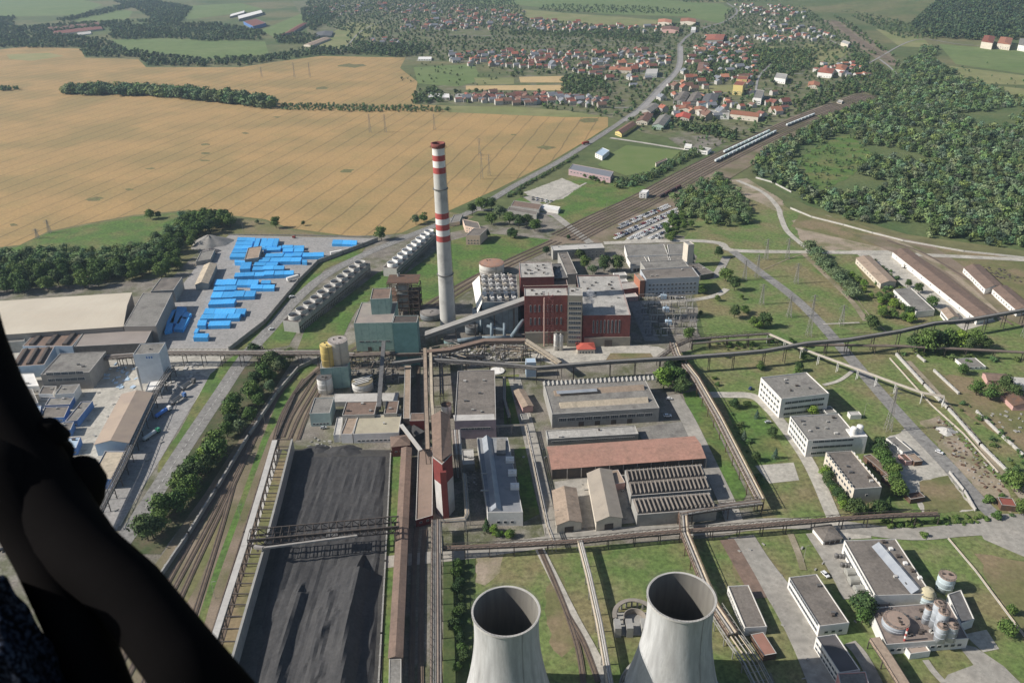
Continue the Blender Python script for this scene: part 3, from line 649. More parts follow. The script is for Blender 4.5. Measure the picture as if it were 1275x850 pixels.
# ================================================================ chimney
def chimney():
    b = G(558.5, 411); root = empty('chimney', (b.x, b.y, 0), 'tall round concrete chimney with red and white bands rising above the plant', 'chimney')
    zt = hgt(545, 178, 411)
    def zv(v):
        lo, hi = 0, 200
        for _ in range(40):
            m = (lo+hi)/2
            if proj((b.x, b.y, m))[1] > v: lo = m
            else: hi = m
        return lo
    r0, r1 = 6.6, 4.6
    rad = lambda z: r1+(r0-r1)*(1-z/zt)**1.15
    def seg(z0, z1, m, nm): 
        mb = MB(); mb.lathe([(rad(z0+(z1-z0)*k/6), z0+(z1-z0)*k/6) for k in range(7)], 40); return mb.build(nm, m, root)
    V = [(411, 299, CHIM, 'shaft'), (299, 292, REDP, 'red_band'), (292, 285, PAINTW, 'white_band'), (285, 278, REDP, 'red_band'), (278, 271, PAINTW, 'white_band'), (271, 264, REDP, 'red_band'),
         (264, 215, CHIM, 'shaft'), (215, 207.5, REDP, 'red_band'), (207.5, 199.5, PAINTW, 'white_band'), (199.5, 192.5, REDP, 'red_band'), (192.5, 184, PAINTW, 'white_band')]
    for v0, v1, m, nm in V: seg(0 if v0 == 411 else zv(v0), zv(v1), m, nm)
    z = zv(184); mb = MB(); mb.lathe([(r1, z), (r1+.8, z+1), (r1+.8, zt), (r1-.2, zt), (r1-.5, zt-6)], 40); cp = mb.build('cap', mat('oxide_red', (.24, .075, .06), (.18, .06, .05), .4), root)
    mb = MB(); mb.lathe([(r1-.5, zt-6), (.1, zt-6)], 24); mb.build('flue', DSTEEL, cp)
    rm = MB(); railing(rm, [((r1+1.5)*math.cos(t*math.pi/10), (r1+1.5)*math.sin(t*math.pi/10)) for t in range(21)], z, step=1.5); rm.build('railing', RUST, cp)
    for v in (341, 235): ring('gallery', STEEL, root, (0, 0, 0), rad(zv(v)), zv(v), .9, .5)
    lm = MB()
    for s in (-.3, .3): lm.sweep([((rad(zz)+.3), s, zz) for zz in [zt*k/12 for k in range(13)]], .07, 4)
    lm.build('ladder', STEEL, root)
    return root, b
CHR, CHB = chimney()
# ================================================================ boiler house, bunker tower, turbine hall
bh = bld('boiler_house', 'tall red brick boiler house with flat pale roof and an outside stair tower', 'power house', [(653, 369), (706.5, 368.2), (652.5, 359.5)], vb=427, wall=REDB, roof=RGL,
    win={'f': (3, 8, 1.3, 6, 8, 11, 3), 'r': (1, 1, 1.5, 4, 34, 3, 1)}, vents=5)
hb = bh['_h']; A0 = G(653, 427); 
def sub(root, px, h, wall, roof, **k): 
    return bld('x', None, None, px, h=h, wall=wall, roof=roof, root=root, **k)
sub(bh, [(652, 357), (707, 356), (650, 341)], hb-10, REDD, RBRN, part='link_wall', vents=9)
sub(bh, [(648, 346), (690, 345), (645, 327.5)], hb-3, REDB, RGL, part='rear_block', vents=16)
sub(bh, [(690, 347), (707, 346), (686, 329)], hb-8, DSTEEL, STEEL, part='rear_block', vents=10)
# steel stair tower against the front
st = MB(); p = G(683, 430); zz = hb+4
for dx in (-3.6, 0, 3.6):
    for dy in (-.5, 2.5): st.bar((p.x+dx, p.y+dy, 0), (p.x+dx, p.y+dy, zz if dx < 3 else zz-6), .35)
for k in range(int(zz/3)):
    z = 3*k+2
    for dy in (-.5, 2.5): st.bar((p.x-3.6, p.y+dy, z), (p.x+3.6, p.y+dy, z), .25)
    st.bar((p.x-.2 if k % 2 else p.x+3.4, p.y-.6, z), (p.x+3.4 if k % 2 else p.x-.2, p.y-.6, z+3), .45)
st.build('stair_tower', mat('stair_red', (.33, .13, .11), (.25, .1, .09), .5), bh, off=bh.location)
st = MB(); p2 = G(679, 430, 0); st.bar((p2.x-1, p2.y-1.2, 0), (p2.x-1, p2.y-1.2, hb+1), 1.0, 10); st.build('riser_pipe', mat('pink_pipe', (.55, .36, .30)), bh, off=bh.location)
bt = bld('bunker_tower', 'grey concrete tower with a stack of wide dark windows between the two red halls', 'tower', [(706.8, 368.5), (725.4, 368.8), (706, 358)], vb=432, wall=mat('olive_concrete', (.27, .25, .20), (.22, .2, .17), .2), roof=RGL,
    win={'f': (9, 1, 9.5, 2.4, 5, 4.1, .5)}, vents=2)
th = bld('turbine_hall', 'long red brick turbine hall with pale flat roof and tall narrow end windows', 'turbine hall', [(725.8, 394), (785.3, 393.4), (709, 344)], vb=431, wall=REDB, roof=RGL,
    win={'f': (1, 8, 1.3, 11, 17, 3, 7), 'r': (1, 14, 1.6, 10, 14, 3, 6)}, vents=16, parapet=1.0)
sub(th, [(725.8, 420.5), (785.0, 420), (725.6, 417)], 7.5, CW, CW, part='plinth') if False else None
pm = MB(); a, b = G(727, 431.2), G(784.4, 431.2); pm.box(((a.x+b.x)/2, a.y-.4, 4), ((b-a).length, 1.2, 8)); pm.build('plinth', mat('olive_concrete', (.27, .25, .2)), th, off=th.location)
pm = MB(); a, b = G(654, 427.5), G(706, 428.5); pm.box(((a.x+b.x)/2, a.y-.4, 5), ((b-a).length, 1.4, 10)); pm.build('plinth', mat('olive_concrete', (.27, .25, .2)), bh, off=bh.location)
dm = MB(); q = G(757, 431); dm.box((q.x, q.y-1, 3), (6, .3, 6)); dm.build('door', DSTEEL, th, off=th.location)
for k, (x, y) in enumerate([(692.5, 421), (698.5, 421.5)]):
    tank('silo', ('left' if k == 0 else 'right')+' one of two slim white silos standing at the foot of the boiler house', x, y-5, 2.9, 437, PAINTW, CWL, 'silo', 'white silos at the boiler house', dome=.8)
bld('gatehouse', 'small hut with a red hipped roof in front of the grey tower', 'hut', [(719, 435), (741, 434.5), (719.5, 427)], vb=441, wall=CREAM, roof=mat('bright_red_roof', (.45, .1, .07)), rt='hip', win={'f': (1, 5, 1.2, 1.6, 1.6, 3, 1)}, rise=1.8)
bld('annex_building', 'low dark red link building east of the turbine hall', 'outbuilding', [(770, 361.5), (805, 357), (768, 353.5)], vb=372, wall=REDB, roof=RGL, win={'f': (1, 6, 1.5, 2, 3, 3, 2)})
bld('loading_hut', 'small pale roofed hut in front of the dark red link building', 'hut', [(778, 371), (795, 369.5), (777.5, 366)], h=4, wall=PINK, roof=CWL, win={'f': (1, 2, 1, 1.2, 2, 3, 1)})
# precipitator with transformer boxes
pr = bld('dust_filter', 'big blue grey dust filter block carrying rows of white boxes on its roof', 'dust filter', [(600, 377.5), (645, 376.5), (597, 344)], vb=417, wall=mat('filter_sheet', (.17, .22, .25), (.12, .15, .18), .2, stripe=(0, 5, .1, (.06, .07, .08), .6, 0, None)), roof=STEEL, parapet=.8)
hp = pr['_h']; a, b, c = G(600, 377.5, hp), G(645, 376.5, hp), G(597, 344, hp)
for i in range(5):
    for j in range(6):
        p = a+(b-a)*((i+.5)/5)+(c-a)*((j+.5)/6); bm = MB(); s = random.uniform(.9, 1.1)
        bm.box((0, 0, 1.4), (3.2*s, 3.0, 2.6)); bm.box((.6, -1.4, 3.1), (1.6, 1.8, 1.5)); bm.bar((-1.6, 0, 2.7), (-1.6, 0, 4.5), .9, 8)
        q = bm.build('transformer_box', WHITE if (i+j) % 3 else CREAM, pr); q.location = loc(pr, p)
lm = MB(); pts = [G(594.5, 390, hp-8), G(600, 377, hp), G(597, 343, hp), G(588, 352, hp-9)]
lm.face([p for p in pts]); lm.build('sloping_duct', WHITE, pr, off=pr.location)
sub(pr, [(588, 385), (598, 388), (587, 365)], hp-10, mat('filter_pale', (.36, .42, .46)), STEEL, part='side_casing')
# dark duct work under it
dk = empty('duct_work', (G(622, 424).x, G(622, 424).y, 0), 'tangle of blue grey flue ducts in the shade below the sloping conveyor', 'duct work')
for (u0, v0, z0), (u1, v1, z1), r in [((598, 421, 6), (636, 420, 6), 1.6), ((636, 420, 6), (652, 398, 17), 1.6), ((650, 418, 5), (606, 405, 14), 1.3), ((612, 424, 3), (612, 402, 16), 1.2), ((628, 424, 3), (628, 402, 16), 1.2), ((570, 424, 8), (600, 420, 8), 1.5)]:
    mb = MB(); mb.bar(G(u0, v0, z0), G(u1, v1, z1), r*2, 12); mb.build('duct', mat('duct_blue', (.20, .25, .28), (.14, .17, .19), .3), dk, off=dk.location)
tank('storage_tank', 'round white tank with a rusty flat roof behind the dust filter', 612, 327, 15.5, 345, WHITE, mat('rust_roof', (.38, .2, .13), (.3, .2, .16), .3), dome=.8)
# sloping conveyor from ground to boiler house
def gallery(name, label, p, q, w, m=CW, mr=RG, cat='conveyor gallery', supports=3, group=None, hh=3.2):
    p, q = Vector(p), Vector(q); root = empty(name, (p.x, p.y, 0), label, cat, group)
    d = (q-p); dn = d.normalized(); s = Vector((-dn.y, dn.x, 0)).normalized()*w/2; up = Vector((0, 0, hh))
    mb = MB(); vs = [p-s, p+s, p+s+up, p-s+up, q-s, q+s, q+s+up, q-s+up]
    mb.add(vs, [(0, 1, 2, 3), (5, 4, 7, 6), (0, 3, 7, 4), (1, 5, 6, 2), (0, 4, 5, 1)]); mb.build('gallery_body', m, root, off=root.location)
    rm = MB(); k = s*1.12; u2 = up+Vector((0, 0, .02)); u3 = up+Vector((0, 0, .3))
    rm.add([p-k+u2, p+k+u2, q+k+u2, q-k+u2, p-k+u3, p+k+u3, q+k+u3, q-k+u3], [(4, 7, 6, 5), (0, 4, 5, 1), (3, 2, 6, 7), (0, 3, 7, 4), (1, 5, 6, 2)]); rm.build('roof', mr, root, off=root.location)
    L_ = d.length
    for i in range(supports):
        t = (i+.6)/(supports+.2); b = p.lerp(q, t)
        if b.z < 2.5: continue
        sm = MB()
        for g in (-1, 1): sm.bar((b+s*g*1.3).xy.to_3d(), b+s*g, .5)
        n = int(b.z/5)
        for j in range(n):
            z = (j+.5)*b.z/n; z2 = min(b.z, z+b.z/n); sm.bar(Vector((*(b+s*1.2).xy, z)), Vector((*(b-s*1.2).xy, z2)), .25)
        sm.build('support', DSTEEL, root, off=root.location)
    return root
za = hgt(653, 377, 424)
gallery('conveyor_gallery', 'long grey covered conveyor climbing from the yard to the red boiler house', G(529, 420, 5), G(654, 376, za*.93), 7, CW, mat('gallery_roof', (.30, .29, .27), (.24, .23, .215), .1), supports=5)
# ================================================================ teal building and filters
tb = bld('teal_building', 'teal sheet metal building with a dull flat roof left of the chimney', 'process building', [(440.5, 403), (488, 402), (452, 377)], vb=438, wall=TEAL, roof=mat('dusty_roof', (.33, .28, .24), (.25, .22, .2), .1), rect=True,
    win={'f': (1, 5, 3.6, 1.2, 9, 3, 2)}, doors=[('f', (1, 2, 3, 4, 2.2, 3, 6))])
sub(tb, [(461, 373), (485, 372), (461.5, 360)], tb['_h']+13, TEAL, RBRN, z0=tb['_h']-.5, part='upper_block')
sub(tb, [(488.5, 402.5), (519, 402), (486, 394)], tb['_h']-1.5, mat('teal_shaded', (.13, .25, .24), (.1, .2, .19), .2), DSTEEL, part='side_block')  # shade on the side block is put into its colour as darker teal
sub(tb, [(497.5, 422), (515, 421.5), (497.5, 417)], 8, LBLUE, STEEL, part='porch')
ft = empty('filter_tower', (G(505, 392).x, G(505, 392).y, 0), 'dark open steel frame tower holding a big silver drum next to the chimney', 'filter tower')
c = ft.location; fm = MB()
for ix in range(4):
    for iy in range(3): fm.bar((-13+ix*8.6, iy*11-4, 0), (-13+ix*8.6, iy*11-4, 30 if ix < 3 else 24), .6)
for z in (6, 12, 18, 24, 30):
    for iy in range(3): fm.bar((-13, iy*11-4, z), (13, iy*11-4, z), .5)
    for ix in range(4): fm.bar((-13+ix*8.6, -4, z), (-13+ix*8.6, 18, z), .5)
for z in (0, 6, 12, 18, 24):
    fm.bar((-13, -4, z), (-4.4, -4, z+6), .3); fm.bar((4.2, -4, z+6), (12.8, -4, z), .3)
fm.build('frame', mat('frame_brown', (.11, .085, .07), (.16, .12, .09), .4), ft)
dm = MB(); dm.sweep([(-1, -2, 25), (-1, 9, 25)], 5.5, 20); dm.build('drum', mat('drum_silver', (.36, .35, .33), (.3, .28, .25), .2), ft)
bm = MB(); bm.box((-1, 1, 14), (9, 8, 14)); bm.lathe([(4, 21), (1.2, 28), (1.2, 34)], 16, (-5, 12, 0)); bm.build('hopper', mat('frame_grey', (.27, .28, .27)), ft)
for k, z in enumerate((8, 13, 19, 31)):
    bm = MB(); bm.box((0, 6, z), (27, 20, .25)); railing(bm, [(-13.4, -4), (13.4, -4)], z, th=.12); bm.build('platform', RUST, ft)
for k in range(9):
    bm = MB(); x, y, z = random.uniform(-12, 12), random.uniform(-4, 16), random.uniform(6, 30); bm.bar((x, y, 1), (x, y, z), .9, 8); bm.bar((x, y, z), (x+random.uniform(-8, 8), y, z), .9, 8); bm.build('pipe', random.choice([GALV, RUST, BROWNP]), ft)
tank('settling_tank', 'wide low grey tank in the shade just left of the chimney foot', 536, 388, 13, 401, mat('grey_tank', (.26, .28, .29)), mat('grey_tank_top', (.24, .22, .2)), dome=1)
tank('settling_tank', 'round teal tank in the shade under the sloping conveyor', 563, 421, 11, 431, mat('teal_tank', (.2, .3, .3)), STEEL)
tank('settling_tank', 'low grey tank right below the end of the sloping conveyor', 587, 405, 8, 418, mat('grey_tank', (.26, .28, .29)), STEEL)
# silos
bld('plant_block', 'teal sheet clad block carrying the yellow and the grey silo', 'plant block', [(398.5, 459), (433, 456.5), (404, 444)], vb=485, wall=TEAL, roof=CW, parapet=.3)
zs = ROOTS['plant_block']['_h']
tank('yellow_silo', 'tall yellow ribbed silo in front of the bigger grey silo', 406.5, 429, 8.6, 457.5, YELL, YELL, 'silo', dome=.6, z0=zs)
tk, c_, r_, h_ = tank('grey_silo', 'biggest silo, pale grey, standing behind the yellow one', 420, 423, 12, 455.5, mat('silo_grey', (.58, .54, .46), (.5, .46, .4), .2), mat('silo_top', (.42, .38, .35), (.3, .26, .23), .4), 'silo', z0=zs)
tank('white_silo', 'white silo with cluttered grey top in front of the yellow one', 403.5, 469, 9.3, 492, PAINTW, STEEL, 'silo')
tk, c_, r_, h_ = tank('water_tank', 'squat white tank with white beams across its brownish top', 451, 474, 13, 491, PAINTW, mat('pond_brown', (.2, .17, .11)), extra=False)
for k in range(4):
    bm = MB(); bm.box((0, -4+k*2.6, h_+.5), (11+(k % 2)*3, .7, .5), .5); bm.build('beam', PAINTW, tk)
bld('teal_hut', 'teal and grey two storey hut at the bend of the tracks', 'hut', [(385.3, 515.5), (410.5, 514.5), (388, 496)], vb=531, wall=mat('teal_pale', (.34, .44, .42), (.3, .38, .36), .3), roof=RGY, win={'f': (1, 5, 1.6, 1.4, 2, 3, 1)})
bld('plant_office', 'low block with a brown roof behind the beige roofed hall', 'outbuilding', [(426, 517.5), (466, 516.5), (427.5, 501)], h=9, wall=CW, roof=RBRN, vents=3, win={'f': (1, 5, 1.5, 1, 5, 3, 1)})
bld('plant_office', 'low block with a brown roof right of the inclined pipe bridge', 'outbuilding', [(478, 515.5), (494, 515), (478, 500)], h=9, wall=CW, roof=RBRN, vents=1)
bld('loading_platform', 'pale concrete platform north of the brown roofed blocks', 'platform', [(413, 500.5), (494.5, 499), (414, 490.5)], h=4, wall=CWL, roof=CWL, parapet=.2)
bld('beige_hall', 'beige roofed hall with white walls at the head of the coal yard', 'industrial hall', [(439.5, 541), (496.5, 539), (440, 518)], vb=552, wall=WHITE, roof=mat('olive_roof', (.41, .37, .27), (.36, .32, .24), .1, c4=(.25, .22, .17), scale4=.2, mix4=.3), vents=1, win={'f': (1, 9, 2, 1.2, 2, 3, 2)})
bld('beige_annex', 'narrow annex with ribbed brown roof attached left of the beige hall', 'industrial hall', [(424, 541), (438.5, 541), (424.5, 517)], vb=552, wall=WHITE, roof=RTAN)
bld('beige_annex', 'narrow pale lean-to at the far left end of the beige hall', 'industrial hall', [(415, 542), (423.3, 541.5), (419, 520)], vb=551, wall=WHITE, roof=CWL)
for k, (u, v, r) in enumerate([(427, 556, 3), (436, 563, 2.4), (446, 556, 2.2), (419, 546, 2)]):
    pass
# ================================================================ crusher tower etc
hc = hgt(545, 578, 648)
cr = bld('crusher_tower', 'tall tower house with brown roof, red upper walls and pale lower walls by the conveyors', 'tower', [(539, 569), (550.5, 578), (562.5, 565), (560, 517.5), (537, 518)], h=hc, wall=mat('crusher_pale', (.52, .50, .47), (.42, .40, .38), .2), roof=RBRN, parapet=.25)
P5 = [G(*p, hc) for p in [(539, 569), (550.5, 578), (562.5, 565), (560, 517.5), (537, 518)]]; Q5 = ccw([(p.x, p.y) for p in P5]); I5 = inset(Q5, -.12)
mb = MB(); mb.prism(I5, hc*.62, hc-.2, top=False); mb.build('red_cladding', REDP if False else mat('crusher_red', (.20, .045, .04), (.16, .04, .035), .3), cr, off=cr.location)
fr_ = Vector(Q5[0]) if False else None
m0, m1 = G(549, 517, hc), G(550.5, 578, hc); rm = MB()
for sgn, e0, e1 in ((1, P5[4], P5[0]), (-1, P5[3], P5[2])):
    rm.face([(m0.x, m0.y, hc+3.4), (m1.x, m1.y, hc+2.6), (e1.x, e1.y, hc+.55), (e0.x, e0.y, hc+.55)][::sgn])
rm.face([(m0.x, m0.y, hc+3.4), (P5[3].x, P5[3].y, hc+.55), (P5[4].x, P5[4].y, hc+.55)])
rm.build('pitched_roof', RBRN, cr, off=cr.location)
mb = MB(); a, b = P5[1], P5[2]; t = (b-a).normalized()
mb.bar(Vector((a.x+t.x*1, a.y-.4, 0)), Vector((a.x+t.x*1, a.y-.4, hc*.9)), 3.2, 4); mb.build('red_shaft', mat('crusher_red', (.25, .04, .035)), cr, off=cr.location)
tank('dust_silo', 'small pale round silo with rusty top behind the crusher tower', 555.5, 503, 6.3, 521, PAINTW, RUST, 'silo', dome=.5)
bld('brown_hall', 'broad brown flat roofed hall with pale front edge in the middle of the plant', 'industrial hall', [(566, 524.5), (617.5, 523), (558, 463)], vb=547, wall=mat('mauve_wall', (.26, .21, .24), (.2, .17, .19), .2), roof=RG, vents=6, win={'f': (1, 5, 4.5, 1.6, 8, 3, 4)})
bh2 = ROOTS['brown_hall']; hh2 = bh2['_h']; a, b = G(565, 524.3, hh2), G(617, 522.8, hh2); q = G(564, 516, hh2)-a
mb = MB(); mb.add([Vector((p.x, p.y, hh2+.03)) for p in (a+Vector((.5, .5, 0)), b+Vector((-.5, .5, 0)), b+q*.93, a+q*.93)], [(0, 1, 2, 3)]); mb.build('pale_roof_strip', CWL, bh2, off=bh2.location)
bld('transfer_building', 'long brown roofed shed with dark red walls next to the crusher tower', 'shed', [(517.5, 648), (538.5, 642), (520.5, 561)], vb=657, wall=REDD, roof=mat('transfer_roof', (.26, .19, .15), (.22, .165, .13), .1, c4=(.16, .12, .1), scale4=.3, mix4=.3), win={'f': (1, 2, 1.5, 1.2, 3, 3, 1)}, rect=False)
lc = bld('conveyor_shed', 'very long narrow conveyor shed with a ridged brown roof along the coal yard', 'conveyor shed', [(484.5, 818), (500.5, 817.5), (500.5, 558)], h=7, wall=mat('shed_wall', (.2, .15, .13)), roof=RBRN, rt='gable', rise=.9, rect=False)
bld('conveyor_shed', 'short grey roofed end of the conveyor shed at the bottom of the picture', 'conveyor shed', [(483, 900), (499.5, 900), (484.5, 820)], h=6.2, wall=CW, roof=RGY, rect=False, parapet=.2)
bld('red_hut', 'small dark red hut with a hipped roof at the top of the long conveyor shed', 'hut', [(487.5, 556), (510, 553.5), (491, 543.5)], h=8, wall=REDB, roof=RBRN, rt='hip', rise=2, win={'f': (1, 3, 1.6, 1, 4, 3, 1)})
bld('cover_roof', 'low brown roof over the conveyor crossing beside the dark hopper pit', 'shed', [(510, 524), (530.5, 523.5), (510.5, 514.5)], h=8, wall=REDD, roof=RBRN, parapet=.2)
bld('conveyor_shed', 'long narrow brown roofed conveyor shed running north between tank and brown hall', 'conveyor shed', [(502, 521), (510.5, 521), (504, 455)], h=8, wall=DSTEEL, roof=RTAN, parapet=.15, rect=False)
dp = empty('hopper_pit', (*G(512, 545).xy, 0), 'dark pit with a sloping steel hopper below the small brown roof', 'hopper'); mb = MB(); c = dp.location
mb.lathe([(2, 1), (9, 5), (9.3, 5), (9.3, .05)], 4, (0, 0, 0)); mb.build('hopper_shell', COAL, dp)
gallery('loading_chute', 'pale straight conveyor chute crossing the dark pit diagonally', G(499.5, 530, 8), G(524, 562, 9), 2.2, GALV, CWL, 'conveyor', 1, hh=1)
# smaller plant things
wb = bld('blue_roof_works', 'works building with pale blue glazed ridge roof and white front wall', 'works building', [(607, 638.5), (651, 638), (594, 545.5)], vb=655, wall=WHITE, roof=mat('blue_grey_roof', (.27, .275, .28), (.22, .225, .235), .1, c4=(.15, .17, .19), scale4=.2, mix4=.4), rect=False, win={'f': (1, 3, 1.8, 1.6, 3, 3, 4)})
hw = wb['_h']; mb = MB(); a0, a1 = G(618, 636, hw), G(606, 545.5, hw); w0 = Vector((3.0, 0, 0)); 
for s in (-1, 1): mb.face([a0+w0*s, a1+w0*s, a1+Vector((0, 0, 2.6)), a0+Vector((0, 0, 2.6))][::s])
mb.add([a0-w0, a0+w0, a0+Vector((0, 0, 2.6)), a1-w0, a1+w0, a1+Vector((0, 0, 2.6))], [(0, 1, 2), (4, 3, 5)]); mb.build('skylight', TARP, wb, off=wb.location)
mb = MB(); a0, a1 = G(626, 560, hw), G(622, 546, hw); mb.box(((a0.x+a1.x)/2, (a0.y+a1.y)/2-4, hw+.8), (5.5, 16, 1.6)); mb.build('roof_house', RGY, wb, off=wb.location)
for k, (u, v) in enumerate([(635, 574), (638, 590), (641, 607)]):
    p = G(u, v, hw); bm = MB(); bm.box((0, 0, 1), (5, 4.5, 2)); bm.lathe([(1.1, 2), (1.1, 2.6)], 12, (-1.1, 0, 0), cap=True); bm.lathe([(1.1, 2), (1.1, 2.6)], 12, (1.2, 0, 0), cap=True); q = bm.build('roof_fan', PAINTW, wb); q.location = loc(wb, p)
for v in (590, 611):
    p = G(604, v, hw); bm = MB(); bm.box((0, 0, .4), (5, .7, .8)); q = bm.build('roof_beam', CWL, wb); q.location = loc(wb, p)
bld('pump_house', 'small low roof beside the pipes between crusher tower and blue roofed works', 'outbuilding', [(576, 579), (591, 578), (577, 560)], h=5, wall=CW, roof=CWL, vents=3)
sx = empty('pipe_stack', (*G(574, 555).xy, 0), 'bundle of tall steel flue pipes just right of the crusher tower', 'pipes')
for k in range(4):
    mb = MB(); a = G(566+k*2.6, 566, 17); b = G(564+k*2.6, 536, 17); mb.sweep([(a.x, a.y, 1), a, b, (b.x, b.y, 1)], .8, 10); mb.build('pipe', GALV if k % 2 else BROWNP, sx, off=sx.location)
bld('white_cabin', 'pale blue box cabin standing on the long overhead pipe bridge', 'cabin', [(655, 451.5), (667.5, 451), (655.5, 446)], vb=470, wall=LBLUE, roof=LBLUE, parapet=.1)
bld('brick_hut', 'small tan roofed hut west of the long window hall', 'hut', [(651, 507), (663.5, 505), (652, 486)], h=5, wall=PINK, roof=RTAN, rt='gable', rise=1)
bld('brick_hut', 'tiny grey hut just south of the tan roofed hut', 'hut', [(650, 523), (659, 522), (650.5, 516)], h=3, wall=CW, roof=RGY)
# hall with windows and barrel lights
ha = bld('window_hall', 'long grey hall with a row of windows and two raised roof lanterns', 'industrial hall', [(687.5, 516), (821, 508), (676.5, 476)], vb=533, wall=CW, roof=RGY, rect=False, win={'f': (1, 11, 5.0, 2.6, 6.2, 3, 4)}, doors=[('f', (1, 4, 3.5, 3.5, 2, 3, 14))], parapet=.4)
hz = ha['_h']
def lantern(root, z, p, q, w, h, m, name='roof_lantern'):
    a, b = G(*p, z), G(*q, z); d = (b-a).normalized(); s = Vector((-d.y, d.x, 0))*w/2; up = Vector((0, 0, h)); mb = MB()
    mb.add([a-s, a+s, b-s, b+s, a+up, b+up, ], [(0, 2, 5, 4), (3, 1, 4, 5), (1, 0, 4), (2, 3, 5)]); return mb.build(name, m, root, off=root.location)
lantern(ha, hz, (690, 490), (801, 482.5), 7, 2.6, RTAN); lantern(ha, hz, (697, 505), (806, 498), 7, 2.6, RBEI); 
lantern(ha, hz+1.9, (693, 488.3), (743, 485), 4.5, 1.2, TARP, 'skylight')
for k in range(26):
    t = k/25; lantern(ha, hz, (679+t*135, 480.5-t*7.2), (678+t*135, 475.5-t*7.2), 2.6, 1.3, CW)
bld('low_store', 'long low pale roofed store between window hall and red roofed shed', 'store', [(682, 547), (795, 540.5), (679.5, 536.5)], vb=555, wall=CW, roof=RGL, rect=False, win={'f': (1, 9, 7, .9, 3, 3, 3)}, vents=2)
rr = bld('red_roof_shed', 'very long open sided shed with a faded red roof', 'shed', [(687.5, 584), (878, 570), (681.5, 556.5)], vb=597, wall=DSTEEL, roof=RRED, rt='gable', rise=2.2, rect=False)
for k in range(11):
    a, b = G(706, 595.5), G(878, 582); p = a.lerp(b, k/10); mb = MB(); mb.bar((p.x, p.y-.6, 0), (p.x, p.y-.6, rr['_h']-.3), .45); mb.build('post', GALV, rr, off=rr.location)
bld('tan_store', 'small tan gabled store at the left, west of the two long stores', 'store', [(693.5, 653), (724, 649.5), (688, 611)], h=6, wall=CREAM, roof=RTAN, rt='gable', rise=2.2, rect=False, axis='ac', doors=[('f', (1, 1, 5, 3.5, 2, 3, 3))])
bld('tan_store', 'long beige gabled store between the tan store and the ribbed hall', 'store', [(742.5, 649), (774.5, 644), (731.5, 589.5)], h=7, wall=CREAM, roof=mat('store_roof', (.36, .31, .25), (.31, .27, .22), .1, c4=(.22, .19, .16), scale4=.3, mix4=.3), rt='gable', rise=2.4, rect=False, axis='ac', doors=[('f', (1, 1, 5, 4, 2.2, 3, 3))])
bld('tan_store', 'small square tan roofed hut tucked between beige store and ribbed hall', 'store', [(761.5, 603), (778.5, 600.5), (757.5, 586.5)], h=5, wall=PINK, roof=RTAN, parapet=.2)
def ribbed(label, FL, FR, BL, n, rows):
    r = bld('ribbed_hall', label, 'industrial hall', [FL, FR, BL], h=8, wall=CW, roof=RG, rect=False, parapet=.2, group='ribbed halls')
    a, b, c = G(*FL, 8), G(*FR, 8), G(*BL, 8)
    for j in range(rows):
        for k in range(n):
            e = b-a; f = c-a; p = a+e*((k+.5)/n)+f*((j+.08)/rows); q = a+e*((k+.5)/n)+f*((j+.9)/rows); wv = e/n*.33; up = Vector((0, 0, 1.9))
            mb = MB(); mb.add([p-wv, p+wv, q-wv, q+wv, p+up-wv*.2, q+up-wv*.2], [(0, 2, 5, 4), (3, 1, 4, 5), (1, 0, 4), (2, 3, 5)]); mb.build('roof_rib', RG, r, off=r.location)
    return r
ribbed('northern of the two grey ribbed roof halls, two rows of ribs', (785.5, 617.5), (885.5, 609.5), (778, 585.5), 19, 2)
ribbed('southern of the two grey ribbed roof halls, one row of ribs', (793.5, 641), (893, 633), (786.5, 621), 18, 1)
# ================================================================ admin and right side
ad = bld('admin_building', 'three storey blue grey office building east of the turbine hall', 'office building', [(804.5, 348), (871, 345), (803.5, 336)], vb=369.5, wall=mat('office_wall', (.42, .45, .48), (.37, .40, .43), .2), roof=RG, win={'f': (3, 13, 2, 1.7, 3, 4, 2)}, vents=3)
sub(ad, [(803.5, 335.5), (858, 332.5), (800, 326.5)], ad['_h']-3, CW, RGY, part='rear_wing')
sub(ad, [(857, 304.5+1), (864.5, 304.5), (857, 301.5)], hgt(857, 304.5, 332), CREAM, CW, part='stair_tower')
sub(ad, [(797, 350), (803, 349.5), (795, 341)], ad['_h']-7, mat('orange_wall', (.36, .15, .09)), RTAN, part='orange_annex')
bld('yard_workshop', 'dark hut with cluttered roof beside the office building', 'workshop', [(872, 343), (889, 340), (872, 330)], h=5, wall=STEEL, roof=RG, vents=3)
for k, (FL, FR, BL) in enumerate([((781, 319), (832, 317.5), (777.5, 306)), ((833, 317.3), (854, 316.2), (831, 305)), ((787, 331.5), (809, 330), (780, 320)), ((810, 330), (835, 329), (807, 319)), ((836, 327.5), (857, 326.5), (833, 317.8))]):
    bld('workshop', ['back left workshop of the stepped grey block by the pale road', 'back right workshop of the stepped grey block by the pale road', 'front left workshop of the stepped grey block', 'front middle workshop of the stepped grey block', 'front right workshop of the stepped grey block'][k], 'workshop', [FL, FR, BL], h=7 if k < 2 else 5.5, wall=WHITE, roof=RGY, rect=False, doors=[('f', (1, 4 if k > 1 else 8, 3, 2.6, 1.5, 3, 1))], group='stepped workshops')
bld('canteen', 'long pale roofed building north of the boiler house', 'building', [(688.5, 312.5), (753, 309), (684, 306.5)], vb=324, wall=CW, roof=CWL, win={'f': (2, 12, 1.6, 1.3, 3, 3.5, 2)}, vents=2)
bld('canteen_wing', 'dark roofed wing running from the pale roofed building to the boiler house', 'building', [(706, 342), (719, 341), (694.5, 315)], h=10, wall=CW, roof=RG, vents=2, rect=False)
